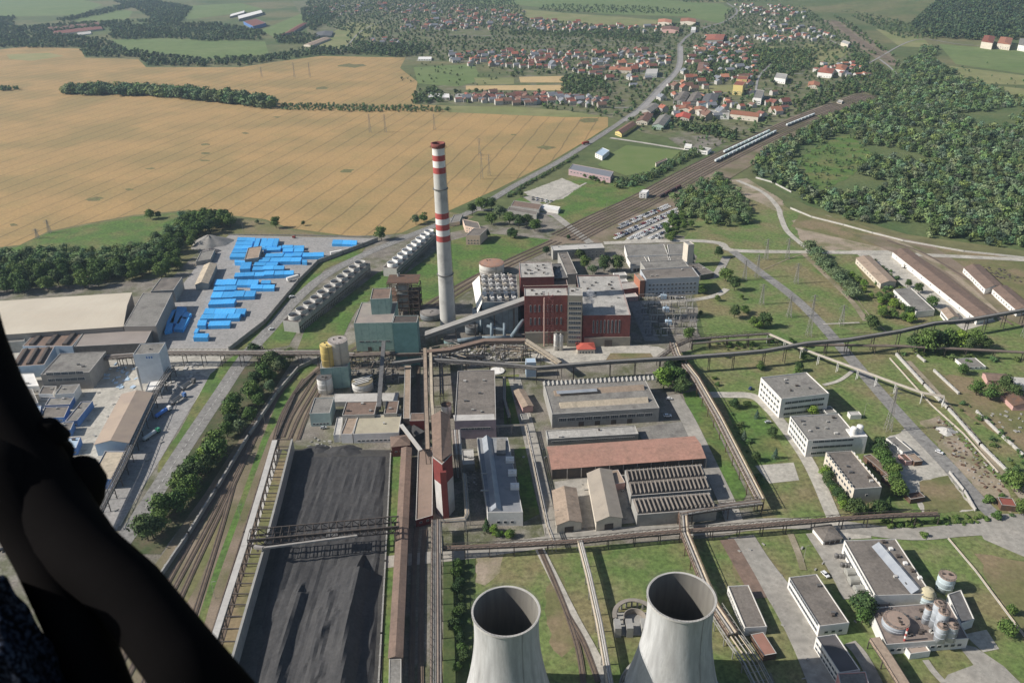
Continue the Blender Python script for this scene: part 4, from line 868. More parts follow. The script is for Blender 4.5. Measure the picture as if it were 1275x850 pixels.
bld('white_shed', 'small white flat roofed shed between the trees and the turbine hall', 'shed', [(766, 344), (781, 343), (765, 340)], h=4, wall=WHITE, roof=CWL)
bld('white_shed', 'second small white shed just south of the other one', 'shed', [(768, 352), (782, 351), (767.5, 348)], h=4, wall=WHITE, roof=CWL)
bld('garden_house', 'pink two storey house with a flat roof among the trees by the highway', 'house', [(579, 281.5), (599, 286), (576, 273)], vb=289, wall=mat('pink_house', (.62, .46, .36)), roof=RG, rect=False, win={'f': (2, 6, 1.4, 1.3, 2, 3, 1)})
bld('garden_house', 'pink house with a flat roof, the one nearer the chimney', 'house', [(580, 293.5), (597.5, 293.5), (590, 284.5)], vb=305, wall=mat('pink_house', (.62, .46, .36)), roof=RG, rect=False, win={'f': (2, 4, 1.4, 1.3, 2, 3, 1)})
bld('garden_house', 'grey roofed hut west of the pink houses', 'house', [(560, 278), (572, 276), (565, 268)], h=4, wall=CREAM, roof=RGY, rect=False)
bld('depot', 'long low brown roofed depot by the gravel yard', 'depot', [(636, 256.5), (671, 261.5), (640, 250)], h=6, wall=CW, roof=RBRN, rect=False)
bld('depot', 'brown roofed depot south of the long low depot', 'depot', [(632, 262), (668, 268), (634, 257.5)], h=5, wall=CW, roof=RG, rect=False)
bld('depot', 'white flat roofed store at the end of the brown depot', 'depot', [(673, 259), (695, 262.5), (676, 254.5)], vb=263, wall=WHITE, roof=WHITE, rect=False)
bld('school', 'long two storey building with a grey roof and red window band beside the sports field', 'building', [(708, 211), (760, 221), (713, 204.5)], vb=218, wall=mat('school_red', (.42, .30, .31)), roof=mat('slate', (.19, .2, .22)), rect=False, win={'f': (1, 12, 3, 1.4, 5, 3, 2)})
bld('clubhouse', 'white clubhouse with a pale blue stepped roof at the corner of the sports field', 'clubhouse', [(741, 191), (750, 195), (750, 184)], vb=196, wall=WHITE, roof=LBLUE, rect=False, win={'f': (2, 3, 1.5, 1.2, 2, 3, 1)})
bld('grandstand', 'small brown roofed grandstand at the far side of the sports field', 'grandstand', [(817, 205), (831, 199), (816, 203)], h=4, wall=CREAM, roof=RBRN, rect=False)
bld('signal_box', 'white two storey signal box between the tracks', 'signal box', [(796, 240), (805, 240.5), (799.5, 236.5)], vb=247, wall=PAINTW, roof=PAINTW, rect=False, win={'f': (2, 2, 1.5, 1.3, 2, 3, .5)})
# white blocks
WS = {'rect': True}
bld('office_block', 'northernmost white three storey office block with a wide grey roof', 'office block', [(973, 497.5), (1032.5, 490.5), (954.5, 470)], vb=521, wall=WHITE, roof=RGY, win={'f': (3, 6, 4.6, 1.8, 3, 4.3, 3), 'l': (3, 7, 2.6, 2, 3, 4.3, 1.5), 'r': (3, 6, 2.6, 2, 3, 4.3, 1.5)}, vents=5, parapet=.7)
bld('office_block', 'middle white office block with six vents on its roof', 'office block', [(1006, 549), (1069, 545), (983.5, 519)], vb=569.5, wall=WHITE, roof=RGY, win={'f': (3, 7, 3.6, 1.7, 3, 4.2, 3), 'l': (3, 8, 2.4, 2, 3, 4.2, 1.5), 'r': (3, 6, 2.6, 2, 3, 4.2, 1.5)}, vents=8, parapet=.7)
bld('office_block', 'southern cream office block with conifers along its front', 'office block', [(1063.5, 609.5), (1098, 607), (1032.5, 563.5)], vb=628, wall=CREAM, roof=RG, win={'f': (1, 1, 1.4, 1.4, 6, 3, 3), 'l': (3, 10, 2.0, 1.8, 3, 3.9, 1.5), 'r': (3, 9, 2., 1.8, 3, 3.9, 1.5)}, vents=4, parapet=.6)
ob = empty('tank_platform', (*G(1062, 560).xy, 0), 'white tanks on a platform on the corner of the middle office block', 'roof tanks')
mb = MB(); c = ob.location; mb.box((0, 0, 6.5), (10, 9, 13)); mb.build('base', WHITE, ob)
for dx, dy in ((-2.5, -1), (2, 1)): cyl('drum', PAINTW, ob, (dx, dy, 0), 2, 13, 17, dome=.8)
bld('link_house', 'small white link house between the two white office blocks', 'outbuilding', [(1030, 515), (1042, 513.5), (1026, 507)], vb=520, wall=WHITE, roof=RGY)
bld('garden_shed', 'tiny white shed on the grass east of the link house', 'shed', [(1059, 517.5), (1073, 517), (1058, 513)], h=3, wall=WHITE, roof=CWL)
bld('site_hut', 'white hut with grey roof beside the diagonal road', 'hut', [(1124, 563), (1136, 561), (1111, 545)], h=4, wall=WHITE, roof=RGY)
bld('site_hut', 'small rust brown roofed hut just below the white hut', 'hut', [(1128, 575), (1136, 574), (1123, 566)], h=3, wall=PINK, roof=RUST)
bld('site_hut', 'small brown hut next to the rust roofed hut', 'hut', [(1139, 575.5), (1149, 574), (1135, 566)], h=3, wall=RUST, roof=RTAN)
bld('site_hut', 'long brown low shed in the shade east of the middle office block', 'shed', [(1112, 598), (1121, 596), (1094, 566)], h=3.5, wall=RUST, roof=RBRN)
bld('site_hut', 'small brown shed below the long brown low shed', 'shed', [(1121, 610), (1130, 607), (1110, 592)], h=3, wall=RUST, roof=RTAN)
bld('site_hut', 'rusty roofed shed by the corner of the dry lawn', 'shed', [(1134, 622), (1152, 619), (1132, 615)], h=3, wall=RUST, roof=RUST)
bld('site_hut', 'rust red roofed hut east of the rubble ground', 'shed', [(1247, 629), (1266, 631), (1243, 619)], h=3.5, wall=RUST, roof=mat('rust_red_roof', (.25, .08, .06)))
bld('bungalow', 'white bungalow with a grey roof on the grass behind the double concrete walls', 'bungalow', [(1202, 458), (1228, 457), (1196, 447)], vb=461, wall=PAINTW, roof=RGY, win={'f': (1, 3, 1.5, 1.2, 2, 3, 2)})
bld('bungalow', 'brown roofed bungalow right of the white bungalow', 'bungalow', [(1230, 473), (1258, 475), (1225, 464)], h=4, wall=PINK, roof=RBRN, rt='gable')
bld('bungalow', 'rust roofed bungalow at the right edge', 'bungalow', [(1262, 505), (1290, 505), (1262, 492)], h=4, wall=PINK, roof=RUST, rt='gable')
bld('bungalow', 'pale roofed bungalow at the right edge above the rust roofed one', 'bungalow', [(1265, 480), (1290, 482), (1262, 470)], h=4, wall=WHITE, roof=CWL)
# warehouses
for lb, px, w, r in [('long pale walled warehouse with brown roof beside the tracks, the longest one', [(1217, 397), (1238.5, 391), (1111.5, 313.5)], WHITE, RBRN),
    ('low warehouse with a tan gabled roof left of the longest warehouse', [(1097, 353), (1116, 350.5), (1066, 321.5)], CREAM, RTAN),
    ('flat grey roofed warehouse among bushes', [(1141, 388.5), (1164, 386), (1112.6, 361)], WHITE, RGY),
    ('brown roofed warehouse, upper one of the two east of the sidings', [(1227, 359.5), (1248, 355.5), (1200, 333)], WHITE, RBRN),
    ('brown roofed warehouse, lower one of the two east of the sidings', [(1267, 387), (1285, 382.5), (1236, 359.5)], WHITE, RBRN),
    ('short white walled hut with rusty roof at the foot of the warehouses', [(1181, 397), (1194, 394.5), (1172, 386)], PAINTW, RTAN)]:
    bld('warehouse', lb, 'warehouse', px, h=5.5, wall=w, roof=r, rt='flat' if r is RGY else 'gable', rise=1.6, rect=False, axis='ac', group='warehouses by the sidings', win={'l': (1, 9, 1.6, 1.4, 2.8, 3, 2)})
# bottom right
bld('garage', 'small dark roofed garage between lawn and big white factory', 'garage', [(1025.5, 673), (1048.5, 669.5), (1015.5, 656)], vb=679, wall=WHITE, roof=RG, rt='hip', rise=1.2, doors=[('f', (1, 3, 2.6, 2.2, 1.3, 3, .8))])
fa = bld('white_factory', 'big white walled factory with brown roof and a long glazed strip along its middle', 'factory', [(1090, 742), (1160, 740), (1051, 673)], vb=758, wall=WHITE, roof=RG, rect=False, win={'l': (2, 14, 2.4, 1.6, 3.2, 4, 2)}, vents=4)
hf = fa['_h']; lantern(fa, hf, (1143, 738), (1093, 679), 7, 2.6, TARP, 'skylight')
sub(fa, [(1130, 738), (1164, 727), (1089, 657.5)], hf+1.5, WHITE, RG, part='east_bay', rect=False) if False else None
for k in range(6): 
    p = G(1100+k*9, 675+k*9, hf); bm = MB(); bm.box((0, 0, .6), (1.8, 1.8, 1.2)); q = bm.build('roof_vent', PAINTW if k % 2 else DSTEEL, fa); q.location = loc(fa, p)
bld('office_wing', 'long white building with a flat brown roof beside the wide concrete road', 'building', [(1020.5, 780), (1057.5, 775.5), (987, 718.5)], vb=793.5, wall=WHITE, roof=RG, win={'l': (2, 15, 2, 1.8, 3, 3.6, 1.5), 'f': (1, 3, 1.8, 1.4, 3, 3, 2)}, vents=3)
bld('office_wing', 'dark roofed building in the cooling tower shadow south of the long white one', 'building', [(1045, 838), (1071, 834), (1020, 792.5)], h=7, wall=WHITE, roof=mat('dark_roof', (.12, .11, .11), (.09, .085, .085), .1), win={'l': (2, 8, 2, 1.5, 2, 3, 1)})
bld('pink_hut', 'small pink walled hut with grey roof at the bottom edge', 'hut', [(1050, 870), (1086, 868), (1043, 838)], h=7, wall=mat('pink_hut_wall', (.62, .3, .27)), roof=RGY, rect=False)
bld('white_store', 'white walled flat roofed store near the right cooling tower', 'store', [(927.5, 782), (955, 780.5), (906, 730)], vb=791.5, wall=WHITE, roof=RG, win={'l': (1, 8, 2.4, 1, 3.4, 3, 1.5)})
bld('rust_platform', 'low rusty steel deck below the white walled store', 'platform', [(951, 816), (967, 813), (937, 789)], h=3.5, wall=RUST, roof=mat('rust_deck', (.33, .17, .13), (.28, .15, .11), .2), parapet=.15)
# plant with tanks
pl = bld('tank_works', 'low flat works with cluttered brown roof carrying tanks and silos', 'works', [(1103, 803), (1206, 795), (1083, 757)], h=6, wall=WHITE, roof=mat('works_roof', (.25, .20, .17), (.19, .155, .135), .15, c4=(.1, .085, .08), scale4=.35, mix4=.6), rect=False, win={'f': (1, 11, 2, 1.6, 2.8, 3, 2)}, vents=22)
bld('tank_works_annex', 'dark flat roofed annex right of the tall slim silos', 'works', [(1196, 777), (1213, 771), (1180, 740)], h=5, wall=PAINTW, roof=STEEL, rect=False)
bld('white_hut', 'small white hut with a rusty roof on the grass before the tank works', 'hut', [(1133.5, 814.5), (1158.5, 811), (1129, 806)], vb=821, wall=PAINTW, roof=mat('hut_roof', (.36, .29, .24)))
SV = mat('silver_tank', (.50, .53, .56), (.42, .45, .49), .3, rough=.6)
TT = mat('tank_top_brown', (.34, .25, .2), (.28, .22, .18), .5)
z6 = 6
tank('round_reservoir', 'widest silvery round tank with littered brown top', 1116, 771, 15.5, 789, SV, TT, z0=z6)
tank('white_tank', 'pale blue white tank standing alone on the grass right of the factory', 1180, 716, 10, 739, mat('pale_tank', (.60, .68, .70), (.52, .6, .62), .2), TT)
tank('dome_tank', 'pale tank with a yellowish domed top on legs', 1155, 739, 10, 759, mat('pale_tank', (.60, .68, .70)), mat('dome_yellow', (.52, .46, .3), (.42, .38, .26), .3), dome=3.5, leg=True)
for u, v, r, vb, lb in [(1171, 751, 7, 783, 'taller rear slim silver silo of the pair beside the domed tank'), (1176, 761, 6.8, 791, 'taller front slim silver silo of the pair beside the domed tank'), (1174, 779, 6.5, 800, 'short silver silo, left of the front pair'), (1187, 778, 6.5, 799, 'short silver silo, right of the front pair'), (1157, 756, 4.5, 777, 'thin white standpipe tank just below the domed tank')]:
    tank('silo', lb, u, v, r, vb, SV, TT, 'silo', 'silver silos of the tank works', dome=.8, z0=6)
tank('green_tank', 'small green grey tank at the end of the white factory, rear one', 1117, 731, 6, 744, mat('green_tank_paint', (.34, .42, .36)), mat('green_tank_paint', (.34, .42, .36)), dome=1.4)
tank('green_tank', 'small green grey tank at the end of the white factory, front one', 1123, 738, 6, 751, mat('green_tank_paint', (.34, .42, .36)), mat('green_tank_paint', (.34, .42, .36)), dome=1.4)
tank('half_round_tank', 'broad silvery tank against the south end of the white factory', 1097, 748, 10, 760, SV, TT)
for k, (u, v) in enumerate([(1062, 716), (1066, 726), (1073, 737)]):
    g = G(u, v); root = empty('bulk_trailer', (g.x, g.y, 0), ['top', 'middle', 'lowest'][k]+' one of the three covered box containers along the white factory wall', 'container', 'covered containers at the factory wall', rz=.05)
    mb = MB(); mb.box((0, 0, .5), (8, 5, .6)); mb.build('chassis', STEEL, root)
    mb = MB(); mb.sweep([(-4, 0, 2), (4, 0, 2)], 2.3, 14); mb.build('cover', mat('cover_grey', (.33, .33, .30), (.26, .25, .22), .5), root)
for k, (u, v) in enumerate([(1041, 694), (1046, 694.5), (1050, 695), (1048, 705), (1053, 705.5), (1057, 706)]):
    g = G(u, v); root = empty('valve_stack', (g.x, g.y, 0), ['left', 'middle', 'right'][k % 3]+' dark steel drum of the '+['upper', 'lower'][k//3]+' row beside the factory drive', 'drum', 'steel drums beside the factory')
    mb = MB(); mb.lathe([(.9, 0), (1.1, .3), (1.1, 2.2), (.7, 2.6)], 14, cap=True); mb.build('drum_body', STEEL, root)
    mb = MB(); mb.bar((0, -1, 1.6), (0, 1.4, 1.6), .35, 8); mb.build('handle', RUST, root)
# small smokestack red-white
g = G(1126, 797, 6); root = empty('signal_pole', (g.x, g.y, 6), 'short red and white striped pipe on the edge of the tank works roof', 'pipe')
for k in range(5):
    mb = MB(); mb.lathe([(.45, k*1.5), (.45, k*1.5+1.5)], 12); mb.build('red_section' if k % 2 == 0 else 'white_section', REDP if k % 2 == 0 else PAINTW, root)
# concrete intake ruin beside the right tower
ru = empty('intake_ruin', (*G(790, 775).xy, 0), 'roofless concrete ring building with bays beside the right cooling tower', 'ruin'); mb = MB(); g = ru.location
g1 = G(790, 776); Rr_ = 10
for k in range(13):
    a = math.pi*(-.05+1.1*k/12); mb.bar((Rr_*math.cos(a)*.95, Rr_*math.sin(a), 0), (Rr_*math.cos(a)*.95, Rr_*math.sin(a), 5), .8)
mb.build('pillars', CW, ru)
mb = MB(); aa = [math.pi*(-.05+1.1*k/24) for k in range(25)]
for i in range(24):
    for ra, rb_, z0, z1 in ((8.6, 10.6, 4.6, 5.2), (5, 5.4, 0, 4)):
        p = [(ra*math.cos(aa[i]), ra*math.sin(aa[i])), (rb_*math.cos(aa[i]), rb_*math.sin(aa[i])), (rb_*math.cos(aa[i+1]), rb_*math.sin(aa[i+1])), (ra*math.cos(aa[i+1]), ra*math.sin(aa[i+1]))]
        mb.prism(p, z0, z1, bottom=True)
mb.build('ring_wall', mat('ruin_concrete', (.30, .26, .22), (.22, .2, .17), .3), ru)
for x in (-9, -3.5, 3.5): mb = MB(); mb.box((x, -6, 3), (3, 6, 6)); mb.build('pier', CW, ru)
mb = MB(); mb.box((0, -1, .3), (18, 14, .6)); mb.build('slab', CW, ru)
# ================================================================ factory on the left
bg_ = bld('beige_factory', 'huge factory hall with a pale beige roof at the left edge', 'factory hall', [(-60, 421), (153, 406.5), (-30, 377)], h=14, wall=mat('factory_wall', (.3, .27, .24)), roof=mat('pale_beige_roof', (.55, .49, .39), (.49, .43, .34), .03, c4=(.5, .42, .32), scale4=.1, mix4=.3, stripe=(0, 6, .05, (.45, .38, .28), .4, 0, None)), rt='gable', rise=3, rect=False, axis='ab')
bld('grey_hall', 'grey brown gabled hall end joined to the huge beige factory hall', 'factory hall', [(154, 406.5), (194, 406), (178, 365)], h=14.3, wall=mat('factory_wall', (.3, .27, .24)), roof=RGY, rect=False, parapet=.3)
bld('grey_hall', 'narrow grey hall behind the grey hall end, beside the wood', 'factory hall', [(188, 363), (216, 361.5), (200, 347)], h=12, wall=CW, roof=RG, rect=False)
bld('canopy_hall', 'long brown grey canopy roof along the south side of the beige factory', 'canopy', [(92, 432), (181, 427.5), (106, 411.5)], h=10, wall=STEEL, roof=mat('canopy_roof', (.30, .26, .23), (.26, .225, .2), .08), rect=False)
bld('dark_hall', 'low dark hall at the left edge behind the barrel lights', 'factory hall', [(-40, 431), (30, 425), (-30, 412)], h=9, wall=CW, roof=RGY, rect=False)
def lights(label, FL, FR, BL, n, h=10):
    r = bld('saw_tooth_hall', label, 'factory hall', [FL, FR, BL], h=h, wall=LBLUE, roof=RBRN, rect=False, parapet=.2, group='halls with curved roof lights')
    a, b, c = G(*FL, h), G(*FR, h), G(*BL, h)
    for k in range(n):
        p = a+(b-a)*((k+.5)/n); q = p+(c-a)*.92; p = p+(c-a)*.06; wv = (b-a)/n*.17; mb = MB()
        for (s0, z0), (s1, z1) in zip([(-1, 0), (-.7, 1.6), (.7, 1.6)], [(-.7, 1.6), (.7, 1.6), (1, 0)]):
            mb.face([p+wv*s0+Vector((0, 0, z0)), p+wv*s1+Vector((0, 0, z1)), q+wv*s1+Vector((0, 0, z1)), q+wv*s0+Vector((0, 0, z0))])
        mb.face([p-wv, p+wv, p+wv*.7+Vector((0, 0, 1.6)), p-wv*.7+Vector((0, 0, 1.6))]); mb.build('roof_light', DSTEEL, r, off=r.location)
lights('back row hall with dark curved roof lights, left of the canopy', (28, 431), (90, 431), (44, 414), 3)
lights('front row hall with dark curved roof lights above the pale blue wall', (13, 457), (55, 454), (28, 434), 3)
gb = bld('concrete_works', 'grey concrete factory building with two rows of windows, tallest in the left works', 'works building', [(50.5, 467), (111, 464), (65, 441.5)], vb=487, wall=mat('brown_concrete', (.30, .28, .25), (.25, .23, .21), .2), roof=RGY, win={'f': (2, 5, 5, 2.4, 9, 5, 4)}, vents=2)
wt = bld('white_tower_building', 'white tower building with grey roof standing before the blue stacks', 'tower', [(165.5, 442), (198, 440), (170, 429)], vb=478, wall=mat('tower_white', (.62, .66, .70), (.55, .59, .63), .3), roof=RGY, vents=1)
hw_ = wt['_h']; mb = MB(); p = G(178, 489); mb.bar((p.x, p.y, 0), (p.x, p.y, hw_-3), 1.6, 10); mb.build('flue_pipe', CWL, wt, off=wt.location)
mb = MB(); a, b = G(165.5, 442, hw_), G(198, 440, hw_); q = a.lerp(b, .5); 
for k in range(5): mb.box((q.x-3.6+k*1.8, q.y-.08, hw_-2.6), (1.0, .1, 1.6))
mb.build('sign_letters', BLUED, wt, off=wt.location)
bld('white_annex', 'white box annex at the foot of the white tower building', 'annex', [(181, 487), (199, 485), (181, 476)], h=5, wall=PAINTW, roof=PAINTW)
bh_ = bld('brown_roof_hall', 'pitched brown roofed hall running down between pale yard and pipe rack', 'industrial hall', [(118, 553), (160, 551), (152, 491)], h=9, wall=LBLUE, roof=mat('two_tone_roof', (.38, .30, .23), (.33, .26, .21), .06, c4=(.24, .2, .17), scale4=.2, mix4=.3), rt='gable', rise=2.5, rect=False, axis='ac')
bld('flat_hall', 'flat beige roofed hall south of the pitched brown one', 'industrial hall', [(112, 597), (139, 597), (131, 562)], h=7, wall=BLUED, roof=RBEI, rect=False)
for k, (lb, px, h, wl, rf) in enumerate([
    ('white flat roofed shed left of the grey concrete works', [(21, 482), (49, 481), (15, 466)], 6, PAINTW, WHITE),
    ('pale and grey roofed shed second in the row at the left', [(30, 503), (48, 502), (23, 485)], 5, WHITE, RGY),
    ('white walled office with two roof levels before the concrete works', [(68, 491.5), (92, 490), (76, 480)], 7, WHITE, RGY),
    ('lower white walled wing left of the two level office', [(48, 491), (66, 491), (53, 481)], 5, WHITE, RG),
    ('grey roofed shed with blue walls, first below the white office', [(56, 505), (87, 504), (62, 495.5)], 4, BLUED, RGY),
    ('grey roofed shed with blue walls, wide one in the middle of the blue sheds', [(49, 521), (80, 520), (56, 507)], 4, BLUED, RG),
    ('long grey roofed shed with bright blue walls nearest the pale yard', [(81, 525), (96, 524), (101, 500.5)], 5, BLUED, RGY),
    ('small grey roofed shed with blue front below the long blue one', [(74.5, 536), (88, 535.5), (79, 526)], 5, BLUED, RG),
    ('blue roofed shed left of the black beam', [(32, 517), (50, 516), (34, 506)], 5, BLUED, LBLUE),
    ('blue walled shed half hidden by the black beam', [(78, 560), (95, 558), (84, 546)], 5, BLUED, LBLUE)]):
    bld('yard_shed', lb, 'shed', px, h=h, wall=wl, roof=rf, rect=False, win={'f': (1, 5, 1.6, 1.1, 2.2, 3, 1)}, vents=1, group='sheds of the left works')
for k, (x, y, c_) in enumerate([(285, 262+62, 0)]): pass
bld('gravel_heap_shed', 'tan roofed open shed between the wood and the blue stacks', 'shed', [(243, 354.5), (259, 353), (254.5, 330)], h=6, wall=CW, roof=RBEI, rt='gable', rise=2, rect=False, axis='ac')
bld('brown_shed', 'brown roofed shed standing among the blue stacks', 'shed', [(304.5, 323.5), (322, 321), (309, 309)], h=6, wall=CW, roof=RTAN, rect=False)
bld('brown_shed', 'low roofed workshop at the edge of the wood above the tan shed', 'shed', [(244, 326), (262, 323), (250, 314)], h=4, wall=CW, roof=RGY, rect=False)
def heap(name, label, u, v, rx, ry, h, m, group=None, cat='heap', seed=0, n=26):
    g = G(u, v); rnd = random.Random(seed); mb = MB(); vs = []; fs = []
    ph = [rnd.uniform(0, 6) for _ in range(6)]
    for j in range(9):
        t = j/8
        for k in range(n):
            a = 2*math.pi*k/n; w_ = 1+.12*math.sin(3*a+ph[0])+.08*math.sin(7*a+ph[1]); rr_ = (1-t)*w_
            vs.append((rx*rr_*math.cos(a), ry*rr_*math.sin(a), h*(1-(1-t)**1.3)*(1+.08*math.sin(5*a+ph[2]+t*4))*(t > 0)))
    fs = [(j*n+k, j*n+(k+1) % n, (j+1)*n+(k+1) % n, (j+1)*n+k) for j in range(8) for k in range(n)]
    mb.add(vs, fs); o = mb.build(name, m); o.location = g; return tag(o, label, cat, group)
heap('gravel_heap', 'big grey gravel heap between the wood and the blue stacks', 262, 303, 22, 20, 9, mat('gravel', (.30, .28, .25), (.22, .21, .19), .2, fine=(1, .8, 1.15)), seed=1)
heap('gravel_heap', 'smaller dark gravel heap just below the big grey one', 262, 314, 11, 9, 4, mat('gravel_dark', (.16, .15, .14), (.11, .1, .1), .3), seed=2)
heap('rubble_heap', 'heap of pale rubble on the bare strip beside the diagonal road', 1178, 537, 6, 6, 2.5, CWL, seed=3)
# ---- blue wrapped stacks
zz_ = lambda x, y: (200+x/5.3125, 270+y/5.3125)
ST = [((510,135),(628,138),(503,158)),((500,160),(612,160),(492,182)),((492,185),(606,185),(480,210)),((480,212),(590,210),(468,236)),((466,238),(565,238),(455,264)),
 ((632,140),(662,140),(612,200)),((666,140),(706,142),(652,202)),((710,140),(752,142),(692,192)),((754,140),(784,142),(738,190)),
 ((690,196),(800,190),(680,222)),((806,186),(950,186),(800,204)),((812,208),(948,204),(806,232)),((700,240),(940,236),(684,264)),((940,236),(1080,234),(936,262)),((660,268),(935,264),(645,296)),((938,284),(970,286),(934,300)),
 ((490,285),(560,290),(488,300)),((535,300),(602,298),(522,345)),((624,300),(780,298),(612,322)),((612,326),(820,322),(604,350)),((492,368),(882,352),(484,394)),
 ((365,410),(650,415),(350,446)),((668,418),(730,418),(662,440)),((355,460),(505,456),(346,486)),((600,450),(756,448),(592,476)),((345,495),(632,486),(328,534)),
 ((330,546),(500,540),(312,578)),((296,602),(568,604),(280,638)),((275,645),(532,636),(258,676)),((250,680),(306,680),(240,716)),((325,690),(466,686),(312,722)),((232,735),(255,735),(218,765)),((226,768),(320,768),(214,796)),((1140,150),(1268,152),(1132,178)),((1268,153),(1300,154),(1262,180))]
D_ = [(112, 592, 170, 596, 60, 700), (172, 625, 205, 640, 130, 660), (130, 660, 190, 665, 85, 740), (60, 620, 105, 610, 25, 760)]
for i, (a, b, c) in enumerate(ST):
    h = 3.2+.5*(i % 3); a, b, c = [G(*zz_(*p), h) for p in (a, b, c)]; d = b+c-a
    root = empty('wrapped_stack', ((a.x+d.x)/2, (a.y+d.y)/2, 0), None, 'wrapped stack', 'blue wrapped stacks in the storage yard'); o = root.location
    n = max(1, int((b-a).length/9)); f = c-a
    top = ST[i][0][1]; long_ = (b-a).length
    root['label'] = ('long ' if long_ > 45 else 'short ' if long_ < 18 else 'middle sized ')+'row of blue wrapped goods '+('turned lengthwise ' if f.length > (b-a).length else '')+('in the back block of the paved yard' if top < 400 else 'in the middle of the paved yard' if top < 560 else 'at the near end of the paved yard')
    if i == 33 or i == 34: root['label'] = ('blue wrapped row standing apart at the far right end of the yard' if i == 33 else 'short blue wrapped piece at the right end of the lone row')
    for k in range(n):
        mb = MB(); p0 = a+(b-a)*(k/n+.002); p1 = a+(b-a)*((k+1)/n-.002); hk = h*random.uniform(.88, 1.08)
        mb.prism([(q.x, q.y) for q in (p0+f, p1+f, p1, p0)], 0, hk); mb.build('wrapped_bundle', BLUE, root, off=o)
for i, (x0, y0, x1, y1, x2, y2) in enumerate(D_):
    a, b, c = G(*zz_(x0, y0), 3), G(*zz_(x1, y1), 3), G(*zz_(x2, y2), 3); d = b+c-a
    mb = MB(); mb.prism(ccw([(q.x, q.y) for q in (a, b, d, c)]), 0, 3); o = mb.build('wrapped_stack', BLUE, None, off=(a.x, a.y, 0)); o.location = (a.x, a.y, 0)
    tag(o, ['widest', 'small', 'slanting', 'leftmost'][i]+' blue wrapped stack in the shade of the grey hall', 'wrapped stack', 'blue stacks in the shade of the hall')
# yard boundary wall + white trailers
def wallrun(name, label, px, h, th, m, cat='wall', pan=6):
    P = [G(*p) for p in px]; root = empty(name, P[0], label, cat); mb = MB()
    for a, b in zip(P, P[1:]):
        d = (b-a); n = max(1, int(d.length/pan)); s = Vector((-d.y, d.x, 0)).normalized()*th/2
        for k in range(n):
            p = a+d*(k/n+.004); q = a+d*((k+1)/n-.004); mb.prism(ccw([((p+s).x, (p+s).y), ((q+s).x, (q+s).y), ((q-s).x, (q-s).y), ((p-s).x, (p-s).y)]), 0, h*random.uniform(.97, 1.03))
    mb.build('panels', m, root, off=root.location)
    mb = MB()
    for a, b in zip(P, P[1:]):
        d = b-a; n = max(1, int(d.length/pan))
        for k in range(n+1): p = a+d*(k/n); mb.box((p.x, p.y, h/2+.1), (th+.2, th+.2, h+.2))
    mb.build('posts', m, root, off=root.location); return root
wallrun('yard_wall', 'grey concrete wall along the right side of the blue stack yard', [(470, 300), (452, 307), (396, 328), (372, 352), (330, 403), (286, 437)], 4, .8, CW)
wallrun('yard_fence', 'low fence along the far side of the blue stack yard', [(285, 293), (380, 294), (468, 296)], 1.6, .15, CW)
wallrun('boundary_wall', 'long pale concrete wall running beside the allotments on the right', [(1116, 443), (1150, 480), (1180, 510), (1220, 555), (1260, 595), (1300, 640)], 2.2, 1.2, CWL)
wallrun('boundary_wall', 'short pale wall piece furthest up of the three outer ones', [(1140, 442), (1151, 451)], 2, 1, CWL)
wallrun('boundary_wall', 'middle pale outer wall piece', [(1163, 463), (1193, 491)], 2, 1, CWL)
wallrun('boundary_wall', 'nearest pale outer wall piece with a gap at its start', [(1216, 514), (1245, 542), (1275, 569), (1320, 610)], 2, 1, CWL)
wallrun('forest_wall', 'long white concrete wall along the edge of the forest', [(941, 222), (962, 228), (985, 240)], 2, .3, CWL)
wallrun('forest_wall', 'white concrete wall continuing along the forest past the bend', [(984, 260), (1010, 271), (1050, 281), (1086, 291), (1125, 301), (1200, 314), (1275, 322), (1350, 330)], 2, .3, CWL)
wallrun('cut_wall', 'grey retaining wall along the left side of the railway cutting', [(398, 448), (372, 460), (345, 492), (310, 545), (270, 612), (235, 668), (200, 720), (150, 790)], 3.2, 1.0, CW)
wallrun('concrete_wall', 'low concrete wall around the lot beside the diagonal road', [(1182, 590), (1200, 612), (1214, 636)], 2, .5, CWL)
